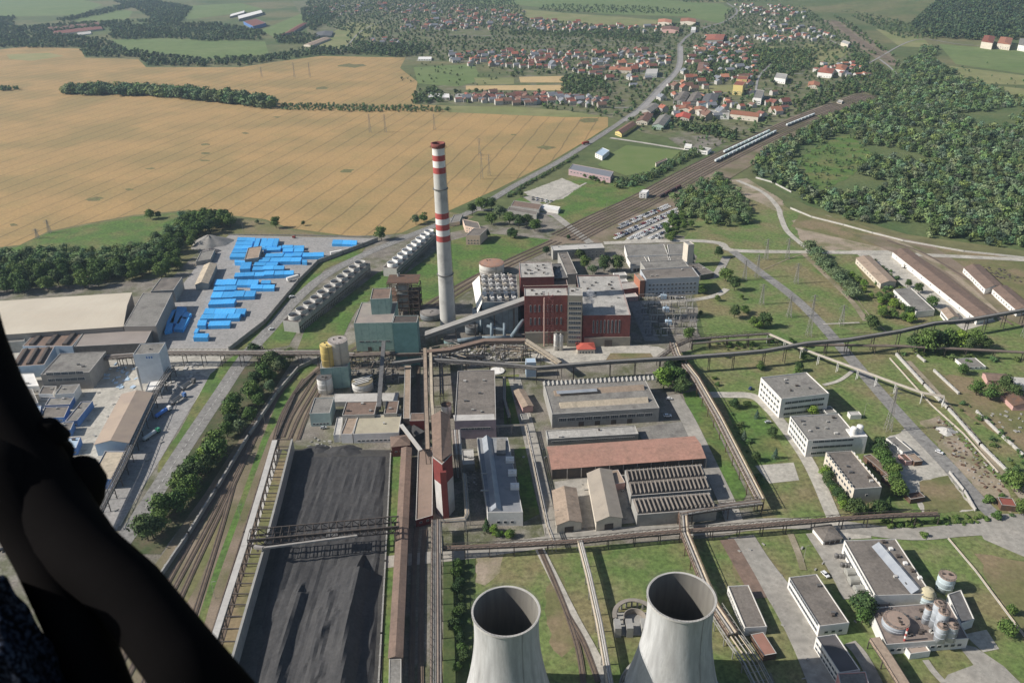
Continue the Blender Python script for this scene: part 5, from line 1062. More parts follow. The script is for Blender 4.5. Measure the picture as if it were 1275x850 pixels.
# ---- cooling cells
def cells(name, label, p0, p1, n, fan_px, h, white, group=None):
    hh = h; a = G(*p0, hh+3.5); b = G(*p1, hh+3.5); d = (b-a); L_ = d.length; dn = d.normalized(); s = Vector((-dn.y, dn.x, 0)); rz = math.atan2(dn.y, dn.x)
    step = L_/(n-1); w_ = step*1.15; root = empty(name, (a.x, a.y, 0), label, 'cooling cell row', group)
    def obx(nm, cc, size, m): 
        mb = MB(); q = mb; mb.box((cc.x, cc.y, cc.z), size, rz); return mb.build(nm, m, root, off=root.location)
    mid = (a+b)/2; Lx = L_+step*1.1
    obx('fan_deck', Vector((mid.x, mid.y, hh-.3)), (Lx, w_, .6), DSTEEL)
    c = Vector((mid.x, mid.y, hh-2.4)); obx('casing', c, (Lx-.4, w_-.4, 4.2), CWL if not white else CW)
    for side in (-1, 1):
        mb = MB(); o_ = mid+s*side*(w_/2+.2)
        for k in range(int(Lx/3)+1):
            p = o_+dn*(-Lx/2+k*3); mb.bar((p.x, p.y, 0), (p.x, p.y, hh), .35)
        for z in (hh*.35, hh*.7, hh): 
            p, q = o_-dn*Lx/2, o_+dn*Lx/2; mb.bar((p.x, p.y, z), (q.x, q.y, z), .3)
        railing(mb, [o_-dn*Lx/2, o_+dn*Lx/2], hh+.2, 1.2, 3, .14); mb.build('side_frame', CWL, root, off=root.location)
    for e in (-1, 1):
        p = mid+dn*e*(Lx/2+.1); mb = MB(); mb.box((p.x, p.y, hh/2), (.3, w_, hh), rz); mb.build('end_wall', CWL, root, off=root.location)
    r = step*.44
    mesh = None
    for k in range(n):
        p = a+dn*step*k
        if mesh is None:
            mb = MB(); mb.lathe([(r, 0), (r*.93, 1.4), (r*.98, 3.6), (r*.92, 3.6), (r*.87, 1.4), (r*.9, .1)], 24); mesh = mb.mesh('fan_stack', CWL if not white else PAINTW)
            mb = MB(); 
            for q in range(6): t = q*math.pi/3; mb.bar((0, 0, 1.2), (r*.82*math.cos(t), r*.82*math.sin(t), 1.2), .5)
            mb.lathe([(.8, .8), (.8, 1.6)], 8, cap=True); fm_ = mb.mesh('fan', DSTEEL)
        fs = inst(mesh, 'fan_stack', root, (p.x-root.location.x, p.y-root.location.y, hh), 0); inst(fm_, 'fan', fs, (0, 0, 0), k)
    return root
cells('cooling_cell_row', 'front row of eleven grey cooling fan cells on a tall concrete frame beside the road', (366.5, 391), (448, 326), 11, 8, 10, False)
cells('cooling_cell_row', 'rear row of cooling fan cells with white stacks nearer the wheat field', (488.5, 326.5), (534, 287), 9, 6, 9, True)
# ================================================================ pipe ways
def pipeway(name, label, pts, w=5, pipes=3, r=.45, sp=16, cat='pipe bridge', deck=DSTEEL, pm=(BROWNP, GALV), truss=True, legs=True, lm=None, gal=False):
    P = [G(u, v, z) for u, v, z in pts]; root = empty(name, (P[0].x, P[0].y, 0), label, cat); o = root.location
    L, Rr = [], []
    for i in range(len(P)):
        d = P[min(i+1, len(P)-1)]-P[max(i-1, 0)]; d.z = 0; d.normalize(); n = Vector((-d.y, d.x, 0)); L.append(P[i]+n*w/2); Rr.append(P[i]-n*w/2)
    for k in range(pipes):
        t = (k+.5)/pipes; mb = MB(); rr = r*random.uniform(.7, 1.25); mb.sweep([Rr[i].lerp(L[i], t)+Vector((0, 0, rr+.1)) for i in range(len(P))], rr, 8)
        mb.build('pipe', pm[k % len(pm)], root, off=o)
    fm = MB()
    for i in range(len(P)-1):
        for A in (L, Rr):
            fm.bar(A[i], A[i+1], .35)
            if truss: fm.bar(A[i]+Vector((0, 0, 2)), A[i+1]+Vector((0, 0, 2)), .22)
        n = max(1, int((P[i+1]-P[i]).length/4))
        for k in range(n+1):
            a, b = L[i].lerp(L[i+1], k/n), Rr[i].lerp(Rr[i+1], k/n); fm.bar(a, b, .25)
            if truss:
                up = Vector((0, 0, 2)); fm.bar(a, a+up, .16); fm.bar(b, b+up, .16)
                if k < n: a2, b2 = L[i].lerp(L[i+1], (k+1)/n), Rr[i].lerp(Rr[i+1], (k+1)/n); fm.bar(a, a2+up, .14); fm.bar(b, b2+up, .14)
    fm.build('frame', deck, root, off=o)
    if gal:
        gm_ = MB()
        for i in range(len(P)-1): 
            up = Vector((0, 0, 2.0)); gm_.add([Rr[i], L[i], L[i+1], Rr[i+1], Rr[i]+up, L[i]+up, L[i+1]+up, Rr[i+1]+up], [(4, 7, 6, 5), (0, 3, 7, 4), (1, 5, 6, 2)])
        gm_.build('cover', gal, root, off=o)
    if legs:
        acc = 0
        for i in range(len(P)-1):
            Ls = (P[i+1]-P[i]).length; n = max(1, round(Ls/sp))
            for k in range(n+(i == len(P)-2)):
                a, b = L[i].lerp(L[i+1], k/n), Rr[i].lerp(Rr[i+1], k/n)
                if a.z < 1.5: continue
                sm = MB(); sm.bar((a.x, a.y, 0), a, .4); sm.bar((b.x, b.y, 0), b, .4); sm.bar((a.x, a.y, a.z*.5), b, .18); sm.build('support', lm or deck, root, off=o)
    return root
pipeway('pipe_bridge', 'long double decked pipe bridge crossing road and tracks left of the yellow silo', [(128, 446, 10), (205, 440, 10), (300, 440, 10), (397, 440, 10), (440, 443, 10)], 7, 4, .6)
pipeway('pipe_bridge', 'brown pipe bridge passing in front of the teal building', [(428, 444, 9), (489, 441, 10), (530, 440, 10)], 7, 4, .8, pm=(BROWNP,))
pipeway('conveyor_bridge', 'brown covered conveyor bridge rising from the twin galleries to the boiler yard', [(532, 440, 14), (560, 437, 15), (603, 426, 17), (654, 425.5, 17)], 5, 2, .5, gal=RBRN, pm=(BROWNP,))
pipeway('conveyor_bridge', 'tan walkway bridge sloping down from the boiler yard to the long pipe bridge', [(654, 425.5, 17), (675, 439, 14), (697, 454, 11)], 4, 2, .4, gal=RBEI, pm=(GALV,))
pipeway('main_conveyor', 'very long grey covered conveyor bridge crossing the whole site to the right edge', [(488, 454, 12), (528, 449, 13), (580, 452, 13), (640, 456.5, 12), (668, 459.5, 12), (760, 452, 12), (853, 446.5, 12), (914, 442, 12), (952, 438.5, 12), (1004, 429, 12), (1055, 424.5, 12), (1120, 414, 12), (1163, 404, 12), (1205, 400, 12), (1275, 387.5, 12), (1380, 368, 12)], 2.7, 1, .4, 22, gal=mat('conveyor_cover', (.22, .21, .195), (.17, .165, .155), .2), pm=(GALV,), deck=DSTEEL)
pipeway('pipe_bridge', 'thin brown pipe bridge behind the main conveyor ending at the diagonal posts', [(820, 447, 6), (840, 432, 7), (861, 422.5, 8), (906, 419, 8), (957, 415.5, 8)], 3, 3, .35)
pipeway('pipe_bridge', 'second thin pipe run on low posts just south of the thin brown bridge', [(862, 428, 6), (906, 424, 6), (958, 422, 6), (968, 420, 6)], 2.4, 2, .3, truss=False)
pipeway('post_pipeline', 'pale pipeline on white slanting posts running diagonally over the lawn', [(957, 415.5, 8), (999, 434, 8), (1020, 442, 8), (1069, 460, 8), (1116, 477.5, 8), (1149, 489, 8), (1176, 493.5, 8)], 2.3, 4, .28, 14, truss=False, pm=(RBEI, GALV), lm=PAINTW, deck=CWL)
pipeway('pipe_bridge', 'level brown pipe run crossing the diagonal road toward the big trees', [(996, 429.5, 7), (1060, 430, 7), (1120, 431, 7), (1151, 432.5, 7), (1203, 435, 7), (1275, 439, 7), (1360, 444, 7)], 3, 3, .45, 18, pm=(BROWNP,), truss=False)
pipeway('double_pipeline', 'twin pipeline on trestles running diagonally down beside the workshops', [(838, 428, 7.5), (843, 442, 7.5), (866, 471, 7.5), (894, 520, 7.5), (918, 567, 7.5), (946, 622, 7.5)], 5, 6, .42, 14, pm=(GALV, BROWNP, RBEI), deck=RUST)
pipeway('pipe_bridge', 'pipe bridge from the end of the twin pipeline toward the ribbed halls', [(947, 625, 7.5), (905, 630, 7.5), (860, 637, 7.5), (846, 640, 7)], 5, 4, .5, pm=(BROWNP, GALV))
pipeway('pipe_bridge', 'long brown pipe bridge following the site road across the bottom of the plant', [(548, 683, 6), (640, 679, 6), (724, 674, 6), (790, 667, 6), (853, 661.5, 6), (920, 657, 6), (978, 652, 6), (1048, 646, 6), (1110, 642, 6), (1168, 640, 6)], 3.2, 4, .38, 15, pm=(BROWNP, RBRN), deck=DSTEEL)
pipeway('pipe_bridge', 'pale pipe run on trestles crossing the lawn between the cooling towers', [(722, 674, 6), (733, 716, 6), (746, 775, 6), (757, 838, 6), (766, 890, 6)], 3, 3, .45, 11, pm=(RBEI, CWL, GALV), deck=GALV, truss=False)
pipeway('pipe_bridge', 'pipe bundle descending from the site road to behind the right cooling tower', [(850, 640, 7), (852, 664, 6), (873, 716, 6), (889, 756, 6), (912, 790, 6)], 4.5, 5, .5, 12, pm=(BROWNP, RBEI, GALV), deck=RUST)
pipeway('lattice_bridge', 'wide lattice of old pipes right of the right cooling tower', [(889, 756, 5), (912, 792, 5), (935, 825, 5), (958, 870, 5)], 8, 4, .35, 9, pm=(GALV, RBEI), deck=CW)
pipeway('pipe_rack', 'tall bundle of brown pipes running to the bottom edge beside the rails', [(543, 560+88, 8), (543, 700, 8), (543, 780, 8), (543, 900, 8)], 5, 5, .5, 12, pm=(BROWNP, GALV, STEEL), deck=DSTEEL)
pipeway('pipe_rack', 'pale pipe loop from the bundle to the crusher tower foot', [(548, 690, 8), (547, 649, 8), (579, 646, 8), (582, 640, 8), (578, 590, 8)], 2.5, 3, .4, 12, pm=(RBEI, GALV), deck=CW, truss=False)
pipeway('pipe_rack', 'thin pipe run between brown hall and window hall turning down beside the service road', [(584, 531, 6), (620, 530, 6), (655, 529, 6), (668, 590, 6), (682, 655, 6), (690, 676, 6)], 2.2, 2, .3, 12, pm=(RBEI, GALV), deck=GALV, truss=False)
pipeway('conveyor_bridge', 'slanting covered conveyor in the lower right corner', [(1088, 797, 5), (1105, 822, 5), (1126, 856, 5), (1140, 890, 5)], 4.4, 2, .4, 12, gal=RTAN)
pipeway('pipe_rack', 'dark pipe rack running down the slope past the pitched brown hall', [(214, 459, 7), (196, 486, 7), (178, 523, 7), (153, 580, 7), (130, 625, 7), (118, 650, 7)], 4, 4, .35, 12, pm=(STEEL, GALV), deck=DSTEEL)
pipeway('pipe_rack', 'short pale pipe bridge from the white tower to the canopy', [(128, 445, 8), (165, 445, 8)], 3, 2, .5, 12, pm=(CWL,))
pipeway('twin_conveyor', 'twin brown conveyor galleries running side by side toward the crusher tower', [(529, 436, 14), (530.5, 500, 14), (532.5, 562, 14)], 2.6, 1, .4, 16, gal=RTAN, pm=(BROWNP,))
pipeway('twin_conveyor', 'right hand brown gallery of the twin pair above the rails', [(536, 436, 14), (537.5, 500, 14), (539, 520, 14)], 2.2, 1, .4, 16, gal=RBEI, pm=(BROWNP,))
gallery('inclined_pipe', 'dark inclined conveyor tube rising north from the flat roofed blocks', G(472, 510, 9), G(478, 428, 16), 2.6, DSTEEL, STEEL, 'conveyor', 4, hh=2.2)
pipeway('pipe_rack', 'dark cluttered pipe run right of the brown hall', [(628, 470, 6), (628, 498, 6), (634, 520, 6)], 2, 2, .5, 12, pm=(GALV,))
pipeway('elevated_track', 'dark raised conveyor trench by the rails between brown hall and twin galleries', [(549, 455, 9), (550, 490, 9)], 2.5, 2, .4, 12, pm=(STEEL,))
# dark scrap / pipe clutter north-centre
cl = empty('pipe_tangle', (*G(600, 440).xy, 0), 'tangle of old pipes and beams on the ground between chimney and pipe bridge', 'pipework')
for k in range(95):
    u, v = random.uniform(535, 655), random.uniform(428, 454); z = random.uniform(.3, 8); p = G(u, v, z); a = random.choice([0, 0, 1.5, .4, 2.7])+random.uniform(-.2, .2); L_ = random.uniform(5, 22)
    mb = MB(); q = p+Vector((math.cos(a)*L_, math.sin(a)*L_, 0)); mb.bar(p, q, random.uniform(.3, .9), 6); mb.bar((p.x, p.y, 0), p, .3); mb.bar((q.x, q.y, 0), q, .3); mb.build('pipe', random.choice([BROWNP, GALV, RUST, CWL, CWL, RBEI, STEEL]), cl, off=cl.location)
cl = empty('pipe_tangle', (*G(460, 452).xy, 0), 'clutter of tanks, ducts and pipes in the shade between silos and teal building', 'pipework')
for k in range(45):
    u, v = random.uniform(432, 500), random.uniform(444, 470); z = random.uniform(.5, 7); p = G(u, v, z); a = random.choice([0, 1.5]); L_ = random.uniform(3, 12)
    mb = MB(); q = p+Vector((math.cos(a)*L_, math.sin(a)*L_, 0)); mb.bar(p, q, random.uniform(.3, 1.1), 6); mb.bar((p.x, p.y, 0), p, .4); mb.build('pipe', random.choice([BROWNP, GALV, STEEL, CWL]), cl, off=cl.location)
tank('round_basin', 'round white shallow tank half hidden under the long conveyor bridge', 619, 461, 9, 466, PAINTW, PAINTW, extra=False)
# ================================================================ coal yard
cp_ = [(362, 566), (485, 567), (478, 700), (470, 880), (300, 880), (322, 760), (345, 660)]
Pc = [G(*p) for p in cp_]; x0, x1 = min(p.x for p in Pc), max(p.x for p in Pc); y0, y1 = min(p.y for p in Pc), max(p.y for p in Pc)
st_ = 1.6; nx, ny = int((x1-x0)/st_), int((y1-y0)/st_)
from mathutils import noise as mnoise
ridges = [[(449, 720), (440, 760), (433, 810), (428, 870)], [(375, 745), (362, 780), (352, 820), (345, 860)], [(398, 770), (390, 820), (384, 870)], [(412, 745), (404, 790), (398, 850)], [(420, 775), (400, 800), (385, 830)], [(366, 640), (352, 700), (340, 770)]]
RG_ = [[G(*p) for p in r] for r in ridges]; RH = [7, 3.0, 1.6, 1.8, 1.5, 1.2]; RWd = [5, 3.2, 2, 2, 2, 4]
def dseg(x, y, r):
    best = 1e9; sx = 1
    for a, b in zip(r, r[1:]):
        dx, dy = b.x-a.x, b.y-a.y; t = max(0, min(1, ((x-a.x)*dx+(y-a.y)*dy)/(dx*dx+dy*dy))); ex, ey = x-a.x-dx*t, y-a.y-dy*t; dd = math.hypot(ex, ey)
        if dd < best: best = dd; sx = 1 if ex > 0 else -1; tt = t
    return best, sx
vs = []; idx = {}; fs = []
for j in range(ny+1):
    for i in range(nx+1):
        x, y = x0+i*st_, y0+j*st_
        if not inpoly(x, y, Pc): continue
        z = 1.2+1.0*mnoise.noise(Vector((x*.02, y*.012, 0)))+.45*mnoise.noise(Vector((x*.09, y*.03, 3)))+.2*mnoise.noise(Vector((x*.3, y*.12, 7)))
        z += .35*mnoise.noise(Vector((x*.7, y*.06, 5)))+.13*math.sin(x*1.1+5*mnoise.noise(Vector((x*.03, y*.02, 9))))
        for r, hh_, ww in zip(RG_, RH, RWd):
            d, sx = dseg(x, y, r); w2 = ww*(2.6 if sx < 0 else .9)
            if d < w2*2: z += hh_*max(0, 1-d/w2/1.3)
        e = min(1, min((abs((x-Pc[q].x)*(Pc[(q+1) % 7].y-Pc[q].y)-(y-Pc[q].y)*(Pc[(q+1) % 7].x-Pc[q].x))/(Pc[(q+1) % 7]-Pc[q]).length for q in range(7)))/4)
        idx[(i, j)] = len(vs); vs.append((x, y, max(.05, z*e+.1)))
for j in range(ny):
    for i in range(nx):
        q = [(i, j), (i+1, j), (i+1, j+1), (i, j+1)]
        if all(k in idx for k in q): fs.append(tuple(idx[k] for k in q))
patch('coal_yard_floor', [(346, 560), (487, 561), (480, 700), (474, 900), (270, 900), (310, 760), (332, 660)], mat('coal_floor', (.05, .048, .045), (.07, .066, .06), .1, fine=(.8, .8, 1.2)))
mb = MB(); mb.add(vs, fs); tag(mb.build('coal_pile', COAL), 'flat black coal pile with long ridges filling the yard under the gantry', 'coal pile')
heap('coal_heap', 'low dark heap of coal dust at the top of the coal yard', 428, 562, 14, 7, 3, COAL, seed=5)
heap('coal_heap', 'small coal heap beside the white foot of the beige hall', 395, 560, 9, 6, 2.5, COAL, seed=6)
patch('trestle_ground', [(352, 560), (362, 566), (350, 612), (330, 690), (305, 780), (288, 840), (268, 840), (285, 780), (312, 690), (335, 610)], GRASSD, z=None)
tr = empty('unloading_trestle', (*G(330, 690).xy, 0), 'long concrete unloading trestle with cross beams along the left side of the coal yard', 'trestle')
ta = [G(*p) for p in [(366, 562), (352, 620), (333, 695), (312, 770), (290, 850), (276, 900)]]; tb_ = [G(*p) for p in [(354, 562), (338, 620), (318, 695), (297, 770), (274, 850), (260, 900)]]
mb = MB(); n = 0
for a, b in zip(ta, ta[1:]):
    d = b-a; s = Vector((-d.y, d.x, 0)).normalized()*.6
    mb.prism(ccw([(q.x, q.y) for q in (a+s, b+s, b-s, a-s)]), 0, 9.5)
mb.build('retaining_wall', CW, tr, off=tr.location)
mb = MB()
for a, b in zip(ta, ta[1:]):
    d = b-a; s = Vector((d.y, -d.x, 0)).normalized(); s = s if s.x < 0 else -s
    p = [a+s*9, b+s*9, b+s*12.2, a+s*12.2]; mb.prism(ccw([(q.x, q.y) for q in p]), 9.0, 9.7, bottom=True)
mb.build('walkway', CWL, tr, off=tr.location)
for (a, b), (c, d) in zip(zip(ta, ta[1:]), zip(tb_, tb_[1:])):
    nn = max(2, int((b-a).length/7))
    for k in range(nn):
        t = k/nn; p, q = a.lerp(b, t), c.lerp(d, t); q = p+(q-p).normalized()*9.2; mb = MB(); mb.bar((p.x, p.y, 9.2), (q.x, q.y, 9.2), .5); mb.bar((q.x, q.y, 0), (q.x, q.y, 9.2), .5); mb.build('cross_beam', DSTEEL, tr, off=tr.location)
mb = MB()
for c, d in zip(tb_, tb_[1:]): pass
wallrun('coal_yard_kerb', 'low pale concrete kerb wall along the right side of the coal yard', [(486.5, 566), (480, 700), (475, 790), (470, 880)], 1.2, .7, CW, 'kerb wall')
# gantry
wallrun('shadow_strip', 'low dark strip in place of a shadow through the green strip between the tracks', [(392, 466), (368, 492), (345, 545), (325, 600), (305, 665), (285, 740), (265, 810), (255, 850)], 1.8, .8, DSTEEL, 'shadow strip')  # dark raised strip added to stand for a shadow on the grass
ga = empty('gantry_bridge', (*G(400, 690).xy, 0), 'dark lattice gantry crane bridge spanning the coal yard', 'gantry crane')
a, b = G(311, 673, 12), G(497, 656, 12); d = (b-a).normalized(); s = Vector((-d.y, d.x, 0))*4.2; Lg = (b-a).length; n = int(Lg/4)
for k in (-1, 1):
    mb = MB(); up = Vector((0, 0, 4)); p, q = a+s*k, b+s*k
    mb.bar(p, q, .6); mb.bar(p+up, q+up, .5)
    for i in range(n):
        u0, u1 = p.lerp(q, i/n), p.lerp(q, (i+1)/n); mb.bar(u0, u0+up, .3); mb.bar(u0+up if i % 2 else u0, u1 if i % 2 else u1+up, .3)
    mb.build('truss', DSTEEL, ga, off=ga.location)
mb = MB()
for i in range(n+1): t = a.lerp(b, i/n); mb.bar(t+s, t-s, .3); mb.bar(t+s+up, t-s+up, .25)
mb.bar(a, b, 1.4); mb.build('deck', DSTEEL, ga, off=ga.location)
for t, hh_ in ((.06, 9.5), (.97, 1)):
    p = a.lerp(b, t)
    for k in (-1, 1): mb = MB(); mb.bar(p+s*k, p+s*k*1.5-Vector((0, 0, 12-hh_ if hh_ > 5 else 12)), .9); mb.build('leg', DSTEEL, ga, off=ga.location)
mb = MB(); c = a.lerp(b, .55)-Vector((0, 0, 1)); mb.box(c, (6, 6, 3), math.atan2(d.y, d.x)); mb.build('trolley', STEEL, ga, off=ga.location)
mb = MB(); mb.bar(a.lerp(b, .1)-s*1.6, a.lerp(b, .72)-s*1.2+Vector((0, 0, 1)), 1.1); mb.bar(a.lerp(b, .04)-s*1.2, a.lerp(b, .1)-s*1.6, 1.6); mb.build('boom', GALV, ga, off=ga.location)
# ================================================================ substation
sb = empty('substation', (*G(832, 398).xy, 0), 'switchyard full of thin steel portals and insulators beside the turbine hall', 'substation')
for i in range(7):
    for j in range(6):
        u, v = 800+i*9.5+j*1.6, 374+j*8.5; p = G(u, v); mb = MB(); hh_ = random.uniform(4, 8)
        mb.bar((p.x-2.5, p.y, 0), (p.x-2.5, p.y, hh_), .35); mb.bar((p.x+2.5, p.y, 0), (p.x+2.5, p.y, hh_), .35); mb.bar((p.x-3.5, p.y, hh_), (p.x+3.5, p.y, hh_), .35)
        for q in (-2.5, 0, 2.5): mb.bar((p.x+q, p.y+2, 0), (p.x+q, p.y+2, 3), .5, 6)
        mb.box((p.x, p.y-2.5, .4), (5, 1.2, .8)); mb.build('portal', [GALV, CWL, STEEL][(i+j) % 3], sb, off=sb.location)
for j in range(3):
    mb = MB(); p = G(826+j*3, 372+j*16); mb.box((p.x, p.y, 2), (5, 4, 4)); mb.bar((p.x, p.y, 4), (p.x, p.y, 6.5), .6, 6); mb.build('transformer', LBLUE, sb, off=sb.location)
# ================================================================ pylons and masts
PYL = {}
def pylon(u, v, vt, label, group, m=GALV, arms=3, w=3.2):
    h = 30.0; g = G(u, v)
    lo, hi = 5, 90
    for _ in range(30):
        h = (lo+hi)/2
        if proj((g.x, g.y, h))[1] > vt: lo = h
        else: hi = h
    root = empty('power_pylon', (g.x, g.y, 0), label, 'power pylon', group)
    mb = MB(); n = 8; wz = lambda z: w*(1-z/h)**1.1+.5; th = .22
    cs = [(-1, -1), (1, -1), (1, 1), (-1, 1)]
    for k in range(n):
        z0, z1 = h*k/n, h*(k+1)/n; a, b = wz(z0)/2, wz(z1)/2
        for q in range(4):
            c0, c1 = cs[q], cs[(q+1) % 4]; mb.bar((c0[0]*a, c0[1]*a, z0), (c0[0]*b, c0[1]*b, z1), th); mb.bar((c0[0]*a, c0[1]*a, z0), (c1[0]*b, c1[1]*b, z1), th*.6); mb.bar((c0[0]*b, c0[1]*b, z1), (c1[0]*b, c1[1]*b, z1), th*.6)
    mb.build('tower', m, root)
    for k in range(arms):
        z = h*(.97-.1*k); L_ = (2.6, 3.8, 3.0)[k % 3]; am = MB()
        for s_ in (-1, 1): am.bar((0, 0, z), (s_*L_, 0, z-.2), .16); am.bar((0, 0, z+1), (s_*L_, 0, z-.2), .12); am.bar((s_*L_, 0, z-.2), (s_*L_, 0, z-1.4), .14)
        am.build('cross_arm', m, root)
    return g, h
gp = 'power pylons on the lawn'
for u, v, vt, lb, gr in [(926.5, 349, 324, 'thin pylon left of the diagonal road start', gp), (942, 346, 317, 'thin pylon just left of the diagonal road bend', gp), (953.5, 323.5, 298, 'thin pylon nearest the pale site road, left one', gp), (980, 322, 297, 'thin pylon nearest the pale site road, right one', gp), (991, 353, 328, 'thin pylon right of the diagonal road', gp), (948, 379, 354, 'thin pylon behind the round lawn shrubs', gp), (982, 395, 368, 'thin pylon by the middle of the diagonal road', gp), (1006.5, 419, 367, 'tallest silvery pylon beside the diagonal road', gp), (1047, 405, 380, 'thin pylon near the row of willow bushes', gp),
    (1105, 536, 482, 'tall pylon standing right on the edge of the diagonal road', gp), (1275, 420, 370, 'pylon at the right edge', gp),
    (600, 223, 190, 'nearest pylon in the wheat, left one of its pair', 'pylons in the wheat field'), (609, 219, 193, 'nearest pylon in the wheat, right one of its pair', 'pylons in the wheat field'), (597, 193, 172, 'single pylon in the wheat above the nearest pair', 'pylons in the wheat field'),
    (461, 165, 142, 'left pylon of the pair right of the long grove', 'pylons in the wheat field'), (480, 165, 142, 'right pylon of the pair right of the long grove', 'pylons in the wheat field'), (541, 162, 142, 'lone pylon above the chimney', 'pylons in the wheat field'),
    (367, 97, 78, 'left pylon in the upper wheat field', 'pylons in the wheat field'), (386, 96, 78, 'right pylon in the upper wheat field', 'pylons in the wheat field'), (326, 96, 84, 'small pylon beside the hedge in the upper wheat field', 'pylons in the wheat field'), (47, 297, 285, 'left small pylon at the near edge of the wheat', 'pylons in the wheat field'), (62, 290, 274, 'right small pylon at the near edge of the wheat', 'pylons in the wheat field')]:
    pylon(u, v, vt, lb, gr)
lp = None
for k, (u, v, s_) in enumerate([(330, 528, 0), (300, 648, 0), (268, 745, 0), (674, 293, 0), (872, 222, 0), (800, 222, 0), (755, 262, 0), (912, 200, 0), (1075, 520, 0), (945, 640, 0), (905, 560, 0), (930, 610, 0), (1000, 700, 0), (690, 655, 0), (303, 290, 0), (620, 690, 0), (1178, 540, 0)]):
    g = G(u, v); root = empty('lamp_mast', (g.x, g.y, 0), None, 'lamp mast', 'thin lamp masts')
    root['label'] = ['thin lamp mast at the bend of the tracks', 'thin lamp mast between the track fans', 'thin lamp mast nearest the black beam', 'tall mast by the level crossing trees', 'mast beside the train', 'mast by the railway hedge', 'mast by the sports field tracks', 'mast before the waiting train', 'mast beside the tall road pylon', 'mast at the corner of the small square lawn', 'mast by the twin pipeline, upper', 'mast by the twin pipeline, lower', 'leaning double mast in front of the long white building', 'mast at the corner of the service road', 'mast at the corner of the blue stack yard', 'mast by the weedy strip', 'mast beside the rubble strip'][k]
    mb = MB(); mb.bar((0, 0, 0), (0, 0, 11), .25, 6, w2=.14); mb.bar((0, 0, 11), (1.8, 0, 11.3), .13, 6); mb.build('pole', GALV, root); mb = MB(); mb.box((2, 0, 11.25), (.9, .3, .15)); mb.build('lamp_head', STEEL, root)
# ================================================================ vehicles
def tmpl(parts, sub=None):
    return parts
def car_meshes():
    b = MB(); pr = [(-2.1, .35), (-2.1, .85), (-1.9, .95), (1.0, .95), (2.0, .8), (2.15, .6), (2.15, .35)]
    for s in (-.88, .88): b.face([(x, s, z) for x, z in (pr if s < 0 else pr[::-1])])
    for (x0, z0), (x1, z1) in zip(pr, pr[1:]): b.face([(x0, -.88, z0), (x0, .88, z0), (x1, .88, z1), (x1, -.88, z1)])
    b.add([(-1.5, -.72, 1.44), (-1.5, .72, 1.44), (.35, .72, 1.44), (.35, -.72, 1.44), (-1.5, -.72, 1.40), (-1.5, .72, 1.4), (.35, .72, 1.4), (.35, -.72, 1.4)], [(0, 3, 2, 1), (0, 1, 5, 4), (1, 2, 6, 5), (2, 3, 7, 6), (3, 0, 4, 7)])
    g = MB(); lo = [(-1.85, -.8, .95), (-1.85, .8, .95), (1.0, .8, .95), (1.0, -.8, .95)]; hi = [(-1.5, -.71, 1.41), (-1.5, .71, 1.41), (.35, .71, 1.41), (.35, -.71, 1.41)]
    g.add(lo+hi, [(0, 1, 5, 4), (1, 2, 6, 5), (2, 3, 7, 6), (3, 0, 4, 7)])
    wl = MB()
    wl.bar((0, -.1, .32), (0, .1, .32), .62, 10)
    return b, g, wl
cb, cg, cw_ = car_meshes()
GM = mat('car_glass', (.03, .035, .045), rough=.1, spec=.7); TYRE = mat('tyre', (.02, .02, .02))
gmesh = cg.mesh('window_glass', GM); wmesh = cw_.mesh('wheel', TYRE)
CC = {'white': (.75, .75, .74), 'silver': (.42, .43, .44), 'black': (.025, .025, .028), 'dark red': (.22, .03, .03), 'dark blue': (.03, .05, .14), 'grey': (.17, .175, .18)}
CM = {k: cb.mesh('car_body', mat('car_'+k.replace(' ', '_'), v, rough=.3, spec=.6)) for k, v in CC.items()}
def car(u, v, rz, col, label, group=None, p=None, wheels=False, sc=1):
    g = p or G(u, v); root = empty('parked_car', (g[0], g[1], .06+LAY[0]), label, 'car', group, rz); root.scale = (sc,)*3
    inst(CM[col], 'body', root, (0, 0, 0)); inst(gmesh, 'window_glass', root, (0, 0, 0))
    if wheels:
        for x in (-1.35, 1.35):
            for y in (-.82, .82): inst(wmesh, 'wheel', root, (x, y, 0))
    return root
car(1169, 564.5, -.85, 'white', 'white car driving down the diagonal road past the rubble', wheels=True, sc=1.1)
car(1027, 717, -1.2, 'white', 'white car parked beside the long white building in the lower right', wheels=True, sc=1.1)
car(831, 519.5, 0, 'white', 'white van like car in the shade at the end of the window hall', wheels=True, sc=1.3)
car(833, 498, 0, 'white', 'white car parked under the bright green trees by the window hall', wheels=True)
car(934, 485, 1, 'dark blue', 'dark car parked on the path near the northernmost office block', wheels=True)
car(338, 411, .75, 'white', 'white car on the highway beside the cooling fan cells', wheels=True)
car(363, 371, .75, 'white', 'white car on the highway above the first one, beside the fan cells', wheels=True, sc=1.2)
car(956, 527, .2, 'silver', 'silver car on the small lawn west of the office blocks', wheels=True)
car(403, 534, .2, 'silver', 'silver car parked beside the teal hut', wheels=True)
car(111, 573, .6, 'white', 'white car near the knobbly black silhouette', wheels=True)
for k, (u, v, c) in enumerate([(5, 686, 'black'), (20, 676, 'white'), (8, 676, 'silver')]): car(u, v, .4, c, c+' car parked in the lot seen left below the dark brace', 'cars in the lower left lot', wheels=True)
for k in range(5): car(822+k*7, 371.5+k*.2, 0, ['white', 'dark red', 'black', 'silver', 'white'][k], ['first', 'second', 'third', 'fourth', 'fifth'][k]+' car from the left in front of the grey blue office building', 'cars in front of the office building')
